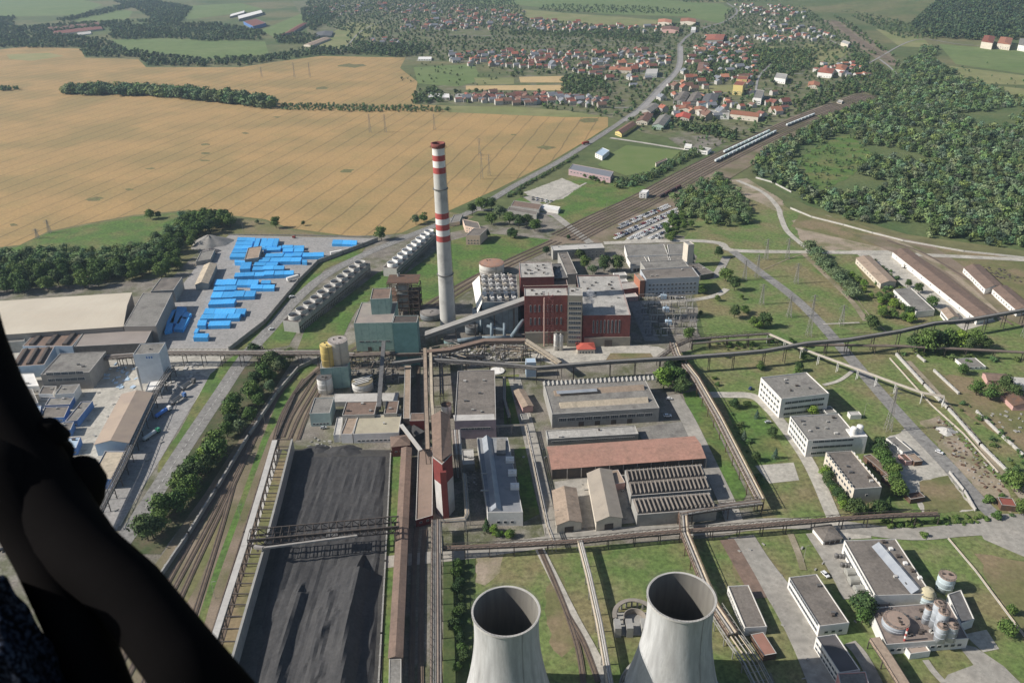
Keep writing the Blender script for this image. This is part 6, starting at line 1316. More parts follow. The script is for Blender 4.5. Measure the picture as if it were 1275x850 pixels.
for k in range(9): car(664+(k % 5)*5.5, 247+(k//5)*2.6+(k % 5)*1.1, .6, ['black', 'white', 'dark blue', 'silver', 'grey'][k*2 % 5], ['black', 'white', 'dark blue', 'silver', 'grey'][k*2 % 5]+' car parked at the gravel yard behind the depots', 'cars at the depot yard')
# the car park
cpP = [G(*p) for p in [(764, 299), (774, 274), (822, 254), (844, 260), (834, 284), (820, 298)]]
ax = (G(822, 254)-G(774, 274)).normalized(); ay = Vector((-ax.y, ax.x, 0)); o0 = G(764, 299)
nn = 0
for j in range(-12, 18):
    if j % 3 == 2: continue
    for i in range(-4, 60):
        p = o0+ax*(i*2.9)+ay*(j*5.6)
        if inpoly(p.x, p.y, cpP) and random.random() < .9:
            c = random.choices(list(CC), [14, 6, 2.5, 1, 1.5, 1])[0]; nn += 1
            u_, v_ = proj(p); car(0, 0, math.atan2(ay.y, ay.x)+random.uniform(-.06, .06), c, c+' car in the '+('far' if v_ < 268 else 'middle' if v_ < 284 else 'near')+(' left' if u_ < 795 else ' right')+' part of the big car park by the tracks', 'cars in the big car park', p=p+ax*random.uniform(-.2, .2))
def truck(name, u, v, rz, label, body, kind, cab=(.7, .7, .68), cat='lorry', cabm=PAINTW, trailer=True):
    g = G(u, v); root = empty(name, (g.x, g.y, LAY[0]), label, cat, None, rz); mb = MB()
    if kind == 'tank': mb.sweep([(-6, 0, 2.1), (-5.7, 0, 2.1), (4, 0, 2.1), (4.3, 0, 2.1)], [.9, 1.25, 1.25, .9], 14)
    elif kind == 'box': mb.box((-1, 0, 2.4), (12, 2.5, 2.9))
    else: 
        mb.box((-1, 0, 1.3), (9, 2.5, .3)); 
        for y in (-1.2, 1.2): mb.box((-1, y, 2.1), (9, .12, 1.5))
        for x in (-5.45, 3.45): mb.box((x, 0, 2.1), (.12, 2.5, 1.5))
    mb.build('trailer', body, root); mb = MB(); mb.box((-1, 0, .75), (11.4, .9, .35)); mb.build('chassis', DSTEEL, root)
    if cab:
        mb = MB(); mb.box((6.3, 0, 1.9), (2.2, 2.4, 2.6)); cbm = mb.build('cab', cabm, root); mb = MB(); mb.box((7.42, 0, 2.4), (.06, 2.1, .9)); mb.build('windscreen', GM, cbm)
    for x in (-4.6, -3.3, 4.9, 6.4):
        for y in (-1.1, 1.1): q = inst(wmesh, 'wheel', root, (x, y, 0)); q.scale = (1.5, 1.5, 1.5)
truck('tank_lorry', 203, 517, 1.15, 'bright blue tank lorry in the shade of the pipe rack', mat('tank_blue', (.08, .22, .62)), 'tank')
truck('tank_lorry', 188.5, 545, 1.15, 'white and green tank lorry with twin silver tubes in the left works yard', mat('tank_silver', (.55, .58, .58), rough=.4), 'tank', cabm=mat('cab_green', (.05, .25, .15)))
truck('tipper_lorry', 222, 500, 1.15, 'dark blue tipper lorry in the left works yard', mat('tipper_body', (.3, .3, .3)), 'open', cabm=BLUED)
truck('tipper_lorry', 234, 482, 1.15, 'grey tipper lorry nearest the pipe bridge', mat('tipper_body', (.3, .3, .3)), 'open', cabm=STEEL)
truck('box_trailer', 420, 317.5, .5, 'white box trailer by the yard wall, the further one', PAINTW, 'box', cab=None, cat='trailer')
truck('box_trailer', 366, 349, .72, 'white box trailer by the yard wall, the nearer one', PAINTW, 'box', cab=None, cat='trailer')
truck('red_lorry', 729, 180, .7, 'dark red lorry on the highway by the wheat field', mat('lorry_red', (.3, .05, .04)), 'box', cabm=mat('lorry_red', (.3, .05, .04)))
truck('lorry', 1132, 336, 2.3, 'white crane lorry in the yard between the warehouses', PAINTW, 'open')
truck('white_trailer', 1208, 402, .2, 'white lorry under the pipe bridge by the big trees', PAINTW, 'box')
# loader on coal? / forklift
g = G(366, 297); root = empty('forklift', (g.x, g.y, LAY[0]), 'dark red forklift at the back of the blue stack yard', 'forklift'); mb = MB(); mb.box((0, 0, 1.2), (3, 2, 1.6)); mb.build('body', mat('lorry_red', (.3, .05, .04)), root)
mb = MB(); mb.bar((1.7, -.6, .2), (1.7, -.6, 3.6), .25); mb.bar((1.7, .6, .2), (1.7, .6, 3.6), .25); mb.bar((1.7, -.6, .3), (3, -.6, .3), .15); mb.bar((1.7, .6, .3), (3, .6, .3), .15); mb.build('mast', DSTEEL, root)
# ---- trains
def wagon_mesh(kind):
    mb = MB(); md = MB()
    if kind == 'hopper':
        mb.add([(-6.4, -1.4, 3.7), (6.4, -1.4, 3.7), (6.4, 1.4, 3.7), (-6.4, 1.4, 3.7), (-6.0, -1.3, 1.2), (6.0, -1.3, 1.2), (6.0, 1.3, 1.2), (-6.0, 1.3, 1.2), (-6.2, 0, 4.2), (6.2, 0, 4.2)], [(4, 5, 1, 0), (5, 6, 2, 1), (6, 7, 3, 2), (7, 4, 0, 3), (0, 1, 9, 8), (2, 3, 8, 9), (1, 2, 9), (3, 0, 8)])
    else:
        mb.box((0, 0, 2.2), (12.6, 2.7, 2.0))
    md.box((0, 0, .8), (13, 1.8, .5))
    return mb, md
def train(px, n, off, label, group, cols, kind='hopper'):
    P = [G(*p) for p in px]; L_ = (P[1]-P[0]).length; d = (P[1]-P[0]).normalized(); rz = math.atan2(d.y, d.x)
    a, b = wagon_mesh(kind); bm = b.mesh('chassis', DSTEEL); ms = [a.mesh('wagon_body', c) for c in cols]
    n = int(L_/14.5)
    for k in range(n):
        p = P[0]+d*(7+k*14.5); root = empty('goods_wagon', (p.x, p.y, LAY[0]), None, 'goods wagon', group, rz)
        root['label'] = ('end wagon nearest the camera in ' if k == 0 else 'far end wagon of ' if k == n-1 else 'wagon within ')+label
        inst(ms[k % len(ms)], 'wagon_body', root, (0, 0, 0)); inst(bm, 'chassis', root, (0, 0, 0))
        for x in (-4.5, 4.5):
            q = MB(); q.box((0, 0, .45), (2.4, 1.9, .6)); 
            o = inst(bogie, 'bogie', root, (x, 0, 0))
q = MB(); q.box((0, 0, .42), (2.4, 1.9, .7)); bogie = q.mesh('bogie', TYRE)
WG = mat('wagon_white', (.80, .84, .82), (.7, .75, .73), .3); WG2 = mat('wagon_green', (.58, .68, .64))
train([(890, 203), (966, 165.5)], 0, 0, 'the nearer row of pale green white hopper wagons', 'pale hopper wagons, near row', [WG, WG, WG2])
train([(901, 191.5), (962, 163)], 0, 0, 'the further row of pale hopper wagons', 'pale hopper wagons, far row', [WG, WG2])
train([(979, 158), (1014, 144)], 0, 0, 'the short string of white wagons at the far end', 'white wagons at the far end', [WG])
train([(821, 247), (850, 232)], 0, 0, 'the short dark train beside the signal box', 'dark wagons by the signal box', [mat('wagon_dark', (.06, .045, .05)), mat('wagon_maroon', (.10, .05, .05))], 'box')
# ================================================================ trees
LEAF = mat('foliage', (.065, .12, .035), (.095, .155, .045), .25, islands=True, rough=.8, spec=.2)
LEAFD = mat('dark_foliage', (.042, .078, .032), (.065, .105, .04), .25, islands=True, rough=.8, spec=.2)
LEAFB = mat('bright_foliage', (.15, .24, .045), (.12, .2, .04), .25, islands=True, rough=.8, spec=.2)
LEAFG = mat('grey_foliage', (.13, .18, .105), (.105, .15, .08), .25, islands=True, rough=.8, spec=.2)
BARK = mat('bark', (.10, .075, .055), (.07, .055, .04), 1)
def leaf_crown(n, shape, size, seed, conif=False, nj=.45):
    rs = np.random.RandomState(seed); 
    if conif:
        t = rs.rand(n)**.8; rad = (1-t)*.32*(.55+.45*rs.rand(n))*(.8+.25*np.sin(t*42)); a = rs.rand(n)*6.283
        C = np.stack([rad*np.cos(a), rad*np.sin(a), .08+t*.92], 1); nr = np.stack([np.cos(a), np.sin(a), .6*np.ones(n)], 1)
    else:
        k = shape; la = rs.rand(k)*6.283; lq = rs.uniform(.05, .27, k); lz = rs.uniform(.3, .8, k); lq *= np.where(lz > .65, .6, 1); lob = np.stack([lq*np.cos(la), lq*np.sin(la), lz], 1); lr = rs.uniform(.18, .28, k)
        w = rs.randint(0, k, n); v = rs.randn(n, 3); v /= np.linalg.norm(v, axis=1)[:, None]; v[:, 2] = np.where(v[:, 2] < -.35, -v[:, 2], v[:, 2])
        rr = lr[w]*(rs.rand(n)**.22)*(1+.12*rs.randn(n)); C = lob[w]+v*rr[:, None]*np.array([1, 1, .9]); nr = v
    nr = nr+rs.randn(n, 3)*nj; nr /= np.linalg.norm(nr, axis=1)[:, None]
    t1 = np.cross(nr, rs.randn(n, 3)); t1 /= np.linalg.norm(t1, axis=1)[:, None]; t2 = np.cross(nr, t1)
    s = size*(.6+.8*rs.rand(n))[:, None]
    V = np.stack([C+t1*s, C+t2*s*.8, C-t1*s, C-t2*s*.8], 1).reshape(-1, 3)
    return V
def mesh_quads(name, V, m, tint=None):
    me = bpy.data.meshes.new(name); nq = len(V)//4
    me.vertices.add(len(V)); me.vertices.foreach_set('co', V.astype(np.float32).ravel())
    me.loops.add(nq*4); me.loops.foreach_set('vertex_index', np.arange(nq*4, dtype=np.int32)); me.polygons.add(nq); me.polygons.foreach_set('loop_start', np.arange(0, nq*4, 4, dtype=np.int32))
    try: me.polygons.foreach_set('loop_total', np.full(nq, 4, dtype=np.int32))
    except Exception: pass
    me.materials.append(m)
    if tint is not None:
        at = me.attributes.new('tint', 'FLOAT_COLOR', 'POINT'); c = np.ones((len(V), 4), dtype=np.float32); c[:, :3] = tint; at.data.foreach_set('color', c.ravel())
    me.update(); return me
def trunk_mesh(seed, conif=False):
    rs = random.Random(seed); mb = MB(); mb.sweep([(0, 0, 0), (.01, 0, .2), (0, .01, .45), (.01, 0, .7 if not conif else .97)], [.028, .022, .016, .005], 7)
    if not conif:
        for k in range(5):
            a = rs.uniform(0, 6.3); z = rs.uniform(.25, .45); mb.sweep([(0, 0, z), (.12*math.cos(a), .12*math.sin(a), z+.13), (.24*math.cos(a), .24*math.sin(a), z+.28)], [.012, .008, .003], 5)
    return mb.mesh('trunk', BARK)
TM = {}
for kind, m in (('round', LEAF), ('dark', LEAFD), ('bright', LEAFB), ('grey', LEAFG)):
    TM[kind] = [(mesh_quads('crown', leaf_crown(1500, 10+k*3, .040, 11+k+len(kind)*7), m), trunk_mesh(k)) for k in range(4)]
TM['conifer'] = [(mesh_quads('crown', leaf_crown(1100, 0, .03, 50+k, True), LEAFD), trunk_mesh(k, True)) for k in range(3)]
TM['spruce'] = [(mesh_quads('crown', leaf_crown(900, 0, .032, 60+k, True), mat('blue_spruce', (.08, .13, .11), (.06, .1, .08), .3, islands=True)), trunk_mesh(k, True)) for k in range(2)]
BUSH = [mesh_quads('foliage', leaf_crown(500, 5, .06, 70+k)-np.array([0, 0, .22]), LEAF) for k in range(3)]
ntree = [0]
def tree(u, v, h, kind='round', label=None, group=None, p=None, wide=1.0):
    g = p or G(u, v); ntree[0] += 1; c, t = random.choice(TM[kind])
    root = empty('conifer_tree' if kind in ('conifer', 'spruce') else 'broadleaf_tree', (g[0], g[1], 0), label, 'tree', group, random.uniform(0, 6.3))
    inst(t, 'trunk', root, (0, 0, 0), 0, h); inst(c, 'crown', root, (0, 0, 0), 0, (h*wide, h*wide, h)); return root
def bush(u, v, s, label, group, p=None):
    g = p or G(u, v); o = bpy.data.objects.new('bush', random.choice(BUSH)); COL.objects.link(o); o.location = (g[0], g[1], 0); o.rotation_euler = (0, 0, random.uniform(0, 6)); o.scale = (s*1.3, s*1.3, s); return tag(o, label, 'bush', group)
# wood behind the left factory
for (x, y) in scatter([(-40, 346), (60, 338), (130, 336), (190, 330), (212, 300), (232, 276), (262, 270), (300, 277), (298, 284), (268, 288), (246, 300), (226, 328), (215, 344), (190, 348), (90, 362), (0, 368), (-40, 372)], 11.8):
    tree(0, 0, random.uniform(12, 18), random.choice(['round', 'round', 'dark', 'round']), 'rounded green tree within the dense wood behind the beige factory', 'trees of the wood behind the factory', (x, y), 1.05)
for u, v, h, kd, lb in [(188, 273, 13, 'round', 'round bushy tree on the grass bank, left of the wood'), (198, 272, 9, 'dark', 'smaller dark tree touching the round bushy tree'), (344, 284, 14, 'round', 'lone tree on the field edge above the blue stacks'), (320, 279, 6, 'grey', 'small shrub like tree left of the lone field edge tree'), (378, 281, 6, 'dark', 'low dark bush like tree in the wheat edge'), (475, 299, 16, 'round', 'tree at the top corner of the blue stack yard'), (518, 280, 12, 'grey', 'greyish tree beside the highway, left of the chimney'), (528, 277, 12, 'round', 'round tree beside the highway behind the chimney'),
    (588, 268, 15, 'dark', 'tree north of the pink houses'), (600, 262, 17, 'round', 'big tree by the highway near the pink houses'), (612, 262, 16, 'dark', 'dark tree in the group by the depots'), (622, 272, 17, 'grey', 'greyish crown in the middle of the depot trees'), (612, 280, 15, 'round', 'round tree right of the pink houses'), (634, 280, 16, 'round', 'broad tree in the depot group'), (646, 284, 16, 'dark', 'dark tree in the depot group'), (656, 282, 16, 'dark', 'dark tree near the level crossing'), (666, 288, 15, 'round', 'tree closest to the level crossing'), (636, 296, 12, 'dark', 'short tree at the front of the depot group'), (605, 296, 10, 'dark', 'short dark tree below the pink houses'), (641, 297, 10, 'round', 'small tree at the track side of the depot group'), (648, 245, 8, 'dark', 'small dark tree at the gravel yard'),
    (708, 299, 6, 'dark', 'small tree at the corner of the crossing road'), (680, 318, 10, 'dark', 'dark tree left of the pale roofed building'), (752, 338, 17, 'dark', 'tall dark tree left of a pair behind the turbine hall'), (768, 338, 17, 'dark', 'tall dark tree right of a pair behind the turbine hall'), (728, 334, 13, 'round', 'tree between canteen wing and turbine hall'), (738, 342, 11, 'grey', 'greyish tree behind the steaming roof'), (722, 323, 12, 'dark', 'tree next to the canteen wing'),
    (894, 321, 12, 'dark', 'lone dark tree by the pale road junction'), (903, 350, 14, 'round', 'round tree by the office drive'), (914, 362, 14, 'dark', 'dark tree at the end of the office drive'), (873, 366, 9, 'round', 'small tree at the corner of the office building'), (893, 375, 6, 'round', 'bush like tree south of the office drive'), (872, 393, 5, 'dark', 'very small conifer on the lawn'), (914, 396, 12, 'dark', 'tree on the lawn, left of a loose trio'), (926, 390, 8, 'round', 'small tree in the middle of the lawn trio'), (930, 392, 6, 'round', 'lowest tree of the lawn trio'), (950, 408, 14, 'dark', 'biggest dark tree on the lawn above the thin pipe bridge'), (938, 408, 10, 'round', 'green tree left of the biggest dark lawn tree'), (945, 410, 8, 'bright', 'bright bush below the biggest dark lawn tree'), (923, 373, 5, 'round', 'small round shrub tree on the lawn'), (857, 424, 12, 'round', 'tree at the corner of the switchyard'),
    (826, 484, 18, 'bright', 'bright green tree left of the pair beside the window hall'), (834, 468, 14, 'dark', 'dark tree behind the bright green one'), (840, 478, 15, 'round', 'round tree right of the bright green one'), (848, 490, 14, 'dark', 'dark tree in the shade of the twin pipeline'), (846, 462, 12, 'dark', 'tree where conveyor and twin pipeline cross'),
    (913, 508, 8, 'dark', 'small tree on the lawn beside the twin pipeline'), (930, 507, 6, 'dark', 'small shrub tree at the lawn path'), (942, 521, 7, 'spruce', 'bluish spruce on the narrow lawn'), (961, 546, 9, 'dark', 'conifer like dark tree on the narrow lawn'), (926, 548, 8, 'spruce', 'blue spruce lower on the narrow lawn'), (965, 571, 8, 'spruce', 'blue spruce at the bottom of the narrow lawn'), (941, 574, 7, 'dark', 'small dark tree at the lawn corner'),
    (1011, 518, 9, 'bright', 'light green tree between the two white office blocks'), (994, 462, 8, 'dark', 'dark bush like tree behind the northernmost office block'), (1000, 449, 7, 'round', 'small tree under the diagonal pipeline'), (946, 460, 7, 'round', 'small tree on the lawn under the main conveyor'),
    (1084, 410, 14, 'dark', 'dark round tree by the row of willow bushes'), (1150, 440, 20, 'round', 'biggest tree by the pipe bridge crossing at the right'), (1164, 438, 19, 'dark', 'big dark tree in the right hand group'), (1138, 438, 15, 'dark', 'tree on the left of the right hand group'), (1180, 436, 18, 'round', 'broad tree in the middle of the right hand group'), (1192, 436, 17, 'bright', 'brighter tree in the right hand group'), (1212, 434, 16, 'round', 'tree on the right of the right hand group'), (1203, 440, 14, 'dark', 'dark tree low in the right hand group'), (1222, 436, 14, 'dark', 'rightmost tree of the right hand group'),
    (1143, 365, 10, 'dark', 'tree between flat grey warehouse and the longest warehouse'), (1160, 382, 11, 'round', 'tree at the foot of the flat grey warehouse'), (1130, 358, 8, 'dark', 'small tree above the flat grey warehouse'),
    (1070, 766, 14, 'dark', 'tall dark conifer like tree beside the white factory'), (1073, 775, 10, 'round', 'tree beside the round silver reservoir'), (1252, 790, 9, 'round', 'round tree on the lawn at the lower right edge'), (1258, 765, 6, 'round', 'small tree near the white lawn pipe'), (1262, 612, 14, 'round', 'tree at the rust red roofed hut'), (1252, 602, 10, 'round', 'round bush tree beside the wall at the right'), (1270, 640, 10, 'round', 'tree at the right edge below the rust red hut'),
    (606, 662, 10, 'conifer', 'conifer at the left corner of the white front wall'), (615, 664, 6, 'bright', 'bright bush tree beside the conifer'), (1198, 466, 9, 'round', 'tree beside the white bungalow'), (1250, 487, 13, 'dark', 'dark tree among the bungalows'), (1232, 498, 13, 'round', 'round tree among the bungalows'), (1215, 492, 12, 'round', 'tree left of the bungalow garden'), (1262, 498, 12, 'dark', 'tree at the right edge of the bungalow gardens')]:
    tree(u, v, h, kd, lb, None, None, 1.1)
def row(px, n, h0, h1, kinds, label, group, wide=1.05, j=1.5):
    P = [G(*p) for p in px]; Ls = [(b-a).length for a, b in zip(P, P[1:])]; T = sum(Ls)
    for k in range(n):
        d = T*(k+.5)/n; i = 0
        while d > Ls[i]: d -= Ls[i]; i += 1
        p = P[i].lerp(P[i+1], d/Ls[i]); tree(0, 0, random.uniform(h0, h1), random.choice(kinds), label, group, (p.x+random.uniform(-j, j), p.y+random.uniform(-j, j)), wide)
row([(1006, 312), (1025, 332), (1045, 352), (1066, 375)], 9, 11, 14, ['grey'], 'greyish willow in the dense row pointing down across the lawn', 'row of willows on the lawn', 1.65)
row([(320, 448), (345, 455), (330, 475), (300, 510), (285, 545)], 14, 12, 17, ['round', 'dark'], 'tree in the upper strip between highway and tracks', 'trees between highway and tracks', 1.1, 5)
row([(360, 446), (340, 470), (315, 512), (296, 545)], 8, 9, 13, ['round', 'grey'], 'tree along the track side of the upper strip', 'trees between highway and tracks', 1.1, 4)
row([(278, 560), (255, 585), (235, 600), (225, 630), (200, 655), (185, 680)], 16, 12, 17, ['round', 'round', 'dark'], 'tree in the lower strip between highway and tracks', 'trees between highway and tracks', 1.1, 4)
for u, v, s, lb in [(258, 575, 13, 'upper one in the lower strip'), (250, 590, 12, 'beside the upper bright one'), (238, 622, 10, 'in the middle of the lower strip'), (206, 640, 10, 'nearest the black beam')]: tree(u, v, s, 'bright', 'bright yellow green tree, '+lb, None, None, 1.2)
row([(1024, 592), (1033, 608), (1043, 624), (1050, 636)], 8, 6, 9, ['round', 'bright', 'dark'], 'leafy tree along the left wall of the cream office block', 'trees along the cream office block', 1.1, 1)
row([(1062, 642), (1076, 642), (1090, 640), (1106, 636)], 8, 8, 11, ['conifer', 'dark'], 'conifer along the front wall of the cream office block', 'conifers in front of the cream office block', 1.1, 1)
row([(1092, 560), (1098, 575), (1108, 590), (1112, 608), (1118, 622)], 9, 8, 12, ['dark', 'round'], 'dark tree in the shade east of the office blocks', 'trees east of the office blocks', 1.1, 2)
row([(566, 700), (570, 740), (572, 790), (572, 840)], 14, 4, 7, ['round', 'dark'], 'small tree in the weedy strip beside the pipe bundle', 'small trees in the weedy strip', 1.2, 2)
row([(612, 668), (628, 668), (640, 668)], 5, 3, 5, ['round', 'bright'], 'low shrub tree in front of the white front wall', 'shrubs at the white front wall', 1.3, 1)
row([(1060, 345), (1085, 375), (1110, 395)], 8, 5, 8, ['round', 'bright'], 'small tree on the rough strip beside the tan roofed warehouse', 'trees by the low warehouse', 1.2, 4)
row([(1095, 368), (1118, 386), (1135, 398), (1120, 400), (1090, 390)], 14, 6, 10, ['round', 'bright', 'dark'], 'tree in the thicket around the flat grey warehouse', 'trees around the grey warehouse', 1.2, 5)
for (x, y) in scatter([(828, 284), (838, 262), (846, 266), (862, 284), (838, 300), (825, 302)], 9): tree(0, 0, random.uniform(6, 9), 'round', 'low tree along the right side of the car park', 'low trees beside the car park', (x, y), 1.2)
row([(715, 214), (730, 222), (745, 228), (757, 230)], 8, 5, 8, ['round', 'grey'], 'shrub tree along the front of the long school building', 'shrubs in front of the school', 1.3, 1)
for u, v, s in [(970, 424, 2), (985, 426, 2.5), (908, 432, 3), (920, 430, 3), (936, 430, 3), (890, 472, 2), (893, 480, 2), (905, 445, 2), (948, 461, 3), (992, 466, 3.5), (1005, 432, 3), (1205, 452, 3), (1230, 625, 4), (1240, 645, 3), (1150, 668, 2.5), (1100, 650, 2)]:
    bush(u, v, s*2, 'low bush on the lawn '+('under the long conveyor' if v < 470 else 'near the site road'), 'lawn bushes')
for k, (x, y) in enumerate(scatter([(1165, 645), (1230, 640), (1232, 650), (1172, 655), (1100, 658), (1100, 650)], 4)):
    if k < 60: bush(0, 0, random.uniform(2.5, 4), 'low bush in the overgrown strip along the site road', 'bushes along the site road', (x, y))
# ---- far masses (stuff)
def mass(name, label, cat, pts_, h0, h1, m, asp=.55, zf=None, spread=.25, nq=70):
    LC = [leaf_crown(nq, 7+k, .085*math.sqrt(70/nq), 200+k, nj=.22).reshape(-1, 4, 3) for k in range(8)]
    CR = [leaf_crown(26, 3, .17, 300+k).reshape(-1, 4, 3)*np.array([.75, .75, .8]) for k in range(4)]
    Vs = []; T = []; pts = [p for p in pts_ if offroad(*p)]
    for x, y in pts:
        Q = np.concatenate([LC[random.randrange(8)], CR[random.randrange(4)]]); h = random.uniform(h0, h1); r = h*asp*random.uniform(1.5, 2.6); a = random.uniform(0, 6.3); ca, sa = math.cos(a), math.sin(a)
        W = Q.reshape(-1, 3)*np.array([r, r, h])-np.array([0, 0, h*.14]); W = np.stack([W[:, 0]*ca-W[:, 1]*sa+x, W[:, 0]*sa+W[:, 1]*ca+y, W[:, 2]+(zf(x, y) if zf else 0)], 1)
        Vs.append(W); b = random.uniform(1-spread*1.4, 1+spread*1.6); c = np.array([b*random.uniform(.85, 1.25), b, b*random.uniform(.7, 1.25)]); T.append(np.repeat(c[None]*np.random.uniform(.85, 1.18, (len(Q), 1)), 4, 0))
    me = mesh_quads(name, np.concatenate(Vs), m, np.concatenate(T)); o = bpy.data.objects.new(name, me); COL.objects.link(o); return tag(o, label, cat, None, 'stuff')
LEAFV = mat('shrub_foliage', (.065, .12, .035), (.10, .155, .05), .2, vcol=True, fine=(.9, .6, 1.4))
FOR = mat('forest_foliage', (.088, .145, .062), (.125, .18, .080), .12, fine=(.9, .55, 1.5), vcol=True, rough=.85, spec=.15)
FORG = mat('willow_foliage', (.13, .175, .105), (.105, .15, .075), .12, fine=(.9, .6, 1.45), vcol=True, rough=.85, spec=.15)
clear = [(988, 198), (1040, 170), (1062, 166), (1085, 190), (1068, 218), (1030, 240), (1000, 240)]
F1 = scatter([(935, 205), (962, 182), (1005, 162), (1055, 132), (1095, 112), (1110, 95), (1150, 60), (1168, 62), (1160, 75), (1200, 100), (1228, 108), (1275, 128), (1420, 170), (1420, 335), (1275, 312), (1200, 303), (1130, 292), (1060, 276), (1005, 256), (984, 238), (940, 220)], 10.5, holes=[clear])
random.shuffle(F1); F1 = [p for p in F1 if mnoise.noise(Vector((p[0]*.008, p[1]*.008, 0))) > -.31]
mass('forest', 'dense mixed forest filling the right side beyond the white wall', 'forest', F1[:len(F1)*2//3], 7, 17, FOR, nq=150, spread=.42)
mass('willow_woods', 'greyer willow crowns mixed into the forest on the right', 'forest', F1[len(F1)*2//3:], 8, 16, FORG, nq=150, spread=.4)
mass('copse', 'dense copse of trees between car park and dirt road', 'copse', scatter([(838, 250), (870, 228), (900, 222), (918, 240), (938, 262), (930, 280), (890, 285), (850, 268)], 10), 10, 16, FOR, nq=260)
mass('railway_hedge', 'tall leafy hedge between sports field and railway', 'hedge', scatter([(762, 228), (790, 222), (820, 211), (850, 193), (874, 185), (876, 191), (852, 202), (822, 219), (792, 232), (766, 236)], 6.5), 6, 11, FOR, nq=120)
mass('road_hedge', 'clipped dark hedge along the highway by the wheat field', 'hedge', scatter([(628, 243), (660, 222), (690, 206), (716, 192), (720, 195), (694, 210), (664, 227), (634, 247)], 4), 3.5, 5, FOR, .7)
sb_ = []
for q in [[(862, 428), (960, 424), (1000, 436), (960, 438), (890, 438)], [(1120, 437), (1275, 446), (1275, 454), (1120, 444)], [(1190, 500), (1215, 508), (1275, 566), (1275, 600), (1200, 532)], [(1160, 645), (1232, 640), (1236, 652), (1165, 656)], [(1082, 318), (1088, 316), (1118, 348), (1145, 392), (1100, 384), (1085, 350)], [(1130, 452), (1140, 452), (1230, 552), (1222, 556)], [(905, 495), (912, 495), (940, 560), (950, 600), (942, 606), (918, 540)], [(626, 470), (640, 468), (645, 520), (632, 522)], [(1235, 600), (1275, 600), (1275, 650), (1250, 648)], [(846, 446), (858, 444), (866, 470), (852, 474)], [(1085, 655), (1150, 648), (1160, 655), (1090, 660)]]: sb_ += scatter(q, 6)
mass('shrub_belts', 'loose green shrubs along the pipe bridges, walls and rough strips', 'shrubs', random.sample(sb_, len(sb_)//2), 2, 5.5, LEAFV, .8, nq=110)
mass('clearing_scrub', 'loose scrub scattered over the forest clearing', 'scrub', random.sample(scatter(clear, 8), 110), 2.5, 7, FOR)
def hz_(x, y):
    c = G(1290, 8); return 70*math.exp(-((x-c.x)**2+(y-c.y-150)**2)/(2*420**2))
hp_ = scatter([(1135, 32), (1160, 14), (1240, -4), (1420, -20), (1420, 60), (1275, 50), (1190, 50), (1150, 45)], 19)
hm = MB(); c = G(1290, 8); N_ = 40
gx = [[(c.x-1300+i*65, c.y+150-1300+j*65) for i in range(N_+1)] for j in range(N_+1)]
hm.add([(x, y, hz_(x, y)-1.0) for r_ in gx for x, y in r_], [(j*(N_+1)+i, j*(N_+1)+i+1, (j+1)*(N_+1)+i+1, (j+1)*(N_+1)+i) for j in range(N_) for i in range(N_)])
tag(hm.build('hill', LAND), kind='structure')
mass('hill_forest', 'dark wooded slope at the upper right corner', 'forest', hp_, 17, 26, mat('hill_foliage', (.045, .08, .038), (.07, .105, .045), .08, fine=(.6, .6, 1.4), vcol=True), zf=hz_, nq=50)
mass('wood', 'dense dark rear part of the wood behind the beige factory', 'wood', scatter([(-80, 326), (0, 320), (130, 316), (188, 310), (208, 290), (226, 272), (236, 268), (240, 275), (222, 296), (208, 318), (186, 330), (120, 337), (0, 346), (-80, 352)], 8.5), 11, 17, FOR, nq=320)
mass('grove', 'long dark grove in the middle of the wheat fields', 'grove', scatter([(78, 117), (100, 112), (200, 115), (290, 122), (320, 126), (350, 134), (330, 137), (300, 132), (180, 120), (90, 119)], 12), 18, 29, FOR, nq=150)
mass('grove', 'low hedge continuing right from the long grove', 'hedge', scatter([(345, 130), (400, 131), (500, 133), (560, 135), (560, 140), (450, 140), (350, 137)], 9), 5, 9, FOR)
mass('grove', 'small dark thicket alone in the wheat at the left edge', 'thicket', scatter([(-10, 109), (24, 110), (26, 113), (-10, 114)], 9), 7, 10, FOR)
hedges = [[(-30, 60), (100, 60), (106, 71), (175, 73), (184, 83), (300, 83), (345, 76), (400, 69), (470, 68), (505, 72), (505, 66), (400, 60), (380, 62), (330, 72), (250, 74), (160, 64), (130, 50), (60, 42), (-30, 44)],
 [(-30, 36), (40, 34), (80, 30), (160, 27), (165, 33), (60, 42), (-30, 44)], [(70, 26), (130, 12), (160, 6), (165, 10), (130, 18), (80, 28)], [(-30, 22), (18, 22), (18, 34), (-30, 34)],
 [(140, 35), (200, 30), (270, 30), (330, 40), (330, 50), (260, 52), (200, 48), (160, 50), (130, 48)], [(230, 24), (240, 10), (200, 2), (140, 2), (170, 12), (190, 25), (160, 28), (220, 30)],
 [(450, 66), (500, 72), (520, 70), (540, 60), (480, 55), (440, 62)], [(340, 45), (370, 42), (400, 48), (380, 56), (345, 55)], [(375, 12), (400, 8), (420, 20), (390, 40), (378, 30)]]
hp2 = []
for h_ in hedges: hp2 += scatter(h_, 12.5)
random.shuffle(hp2); hp2 = hp2[:5200]
mass('distant_woods', 'belts of trees between the far fields at the upper left', 'woods', hp2, 9, 17, mat('distant_foliage', (.06, .10, .045), (.085, .125, .055), .05, fine=(.4, .6, 1.4), vcol=True), nq=40)
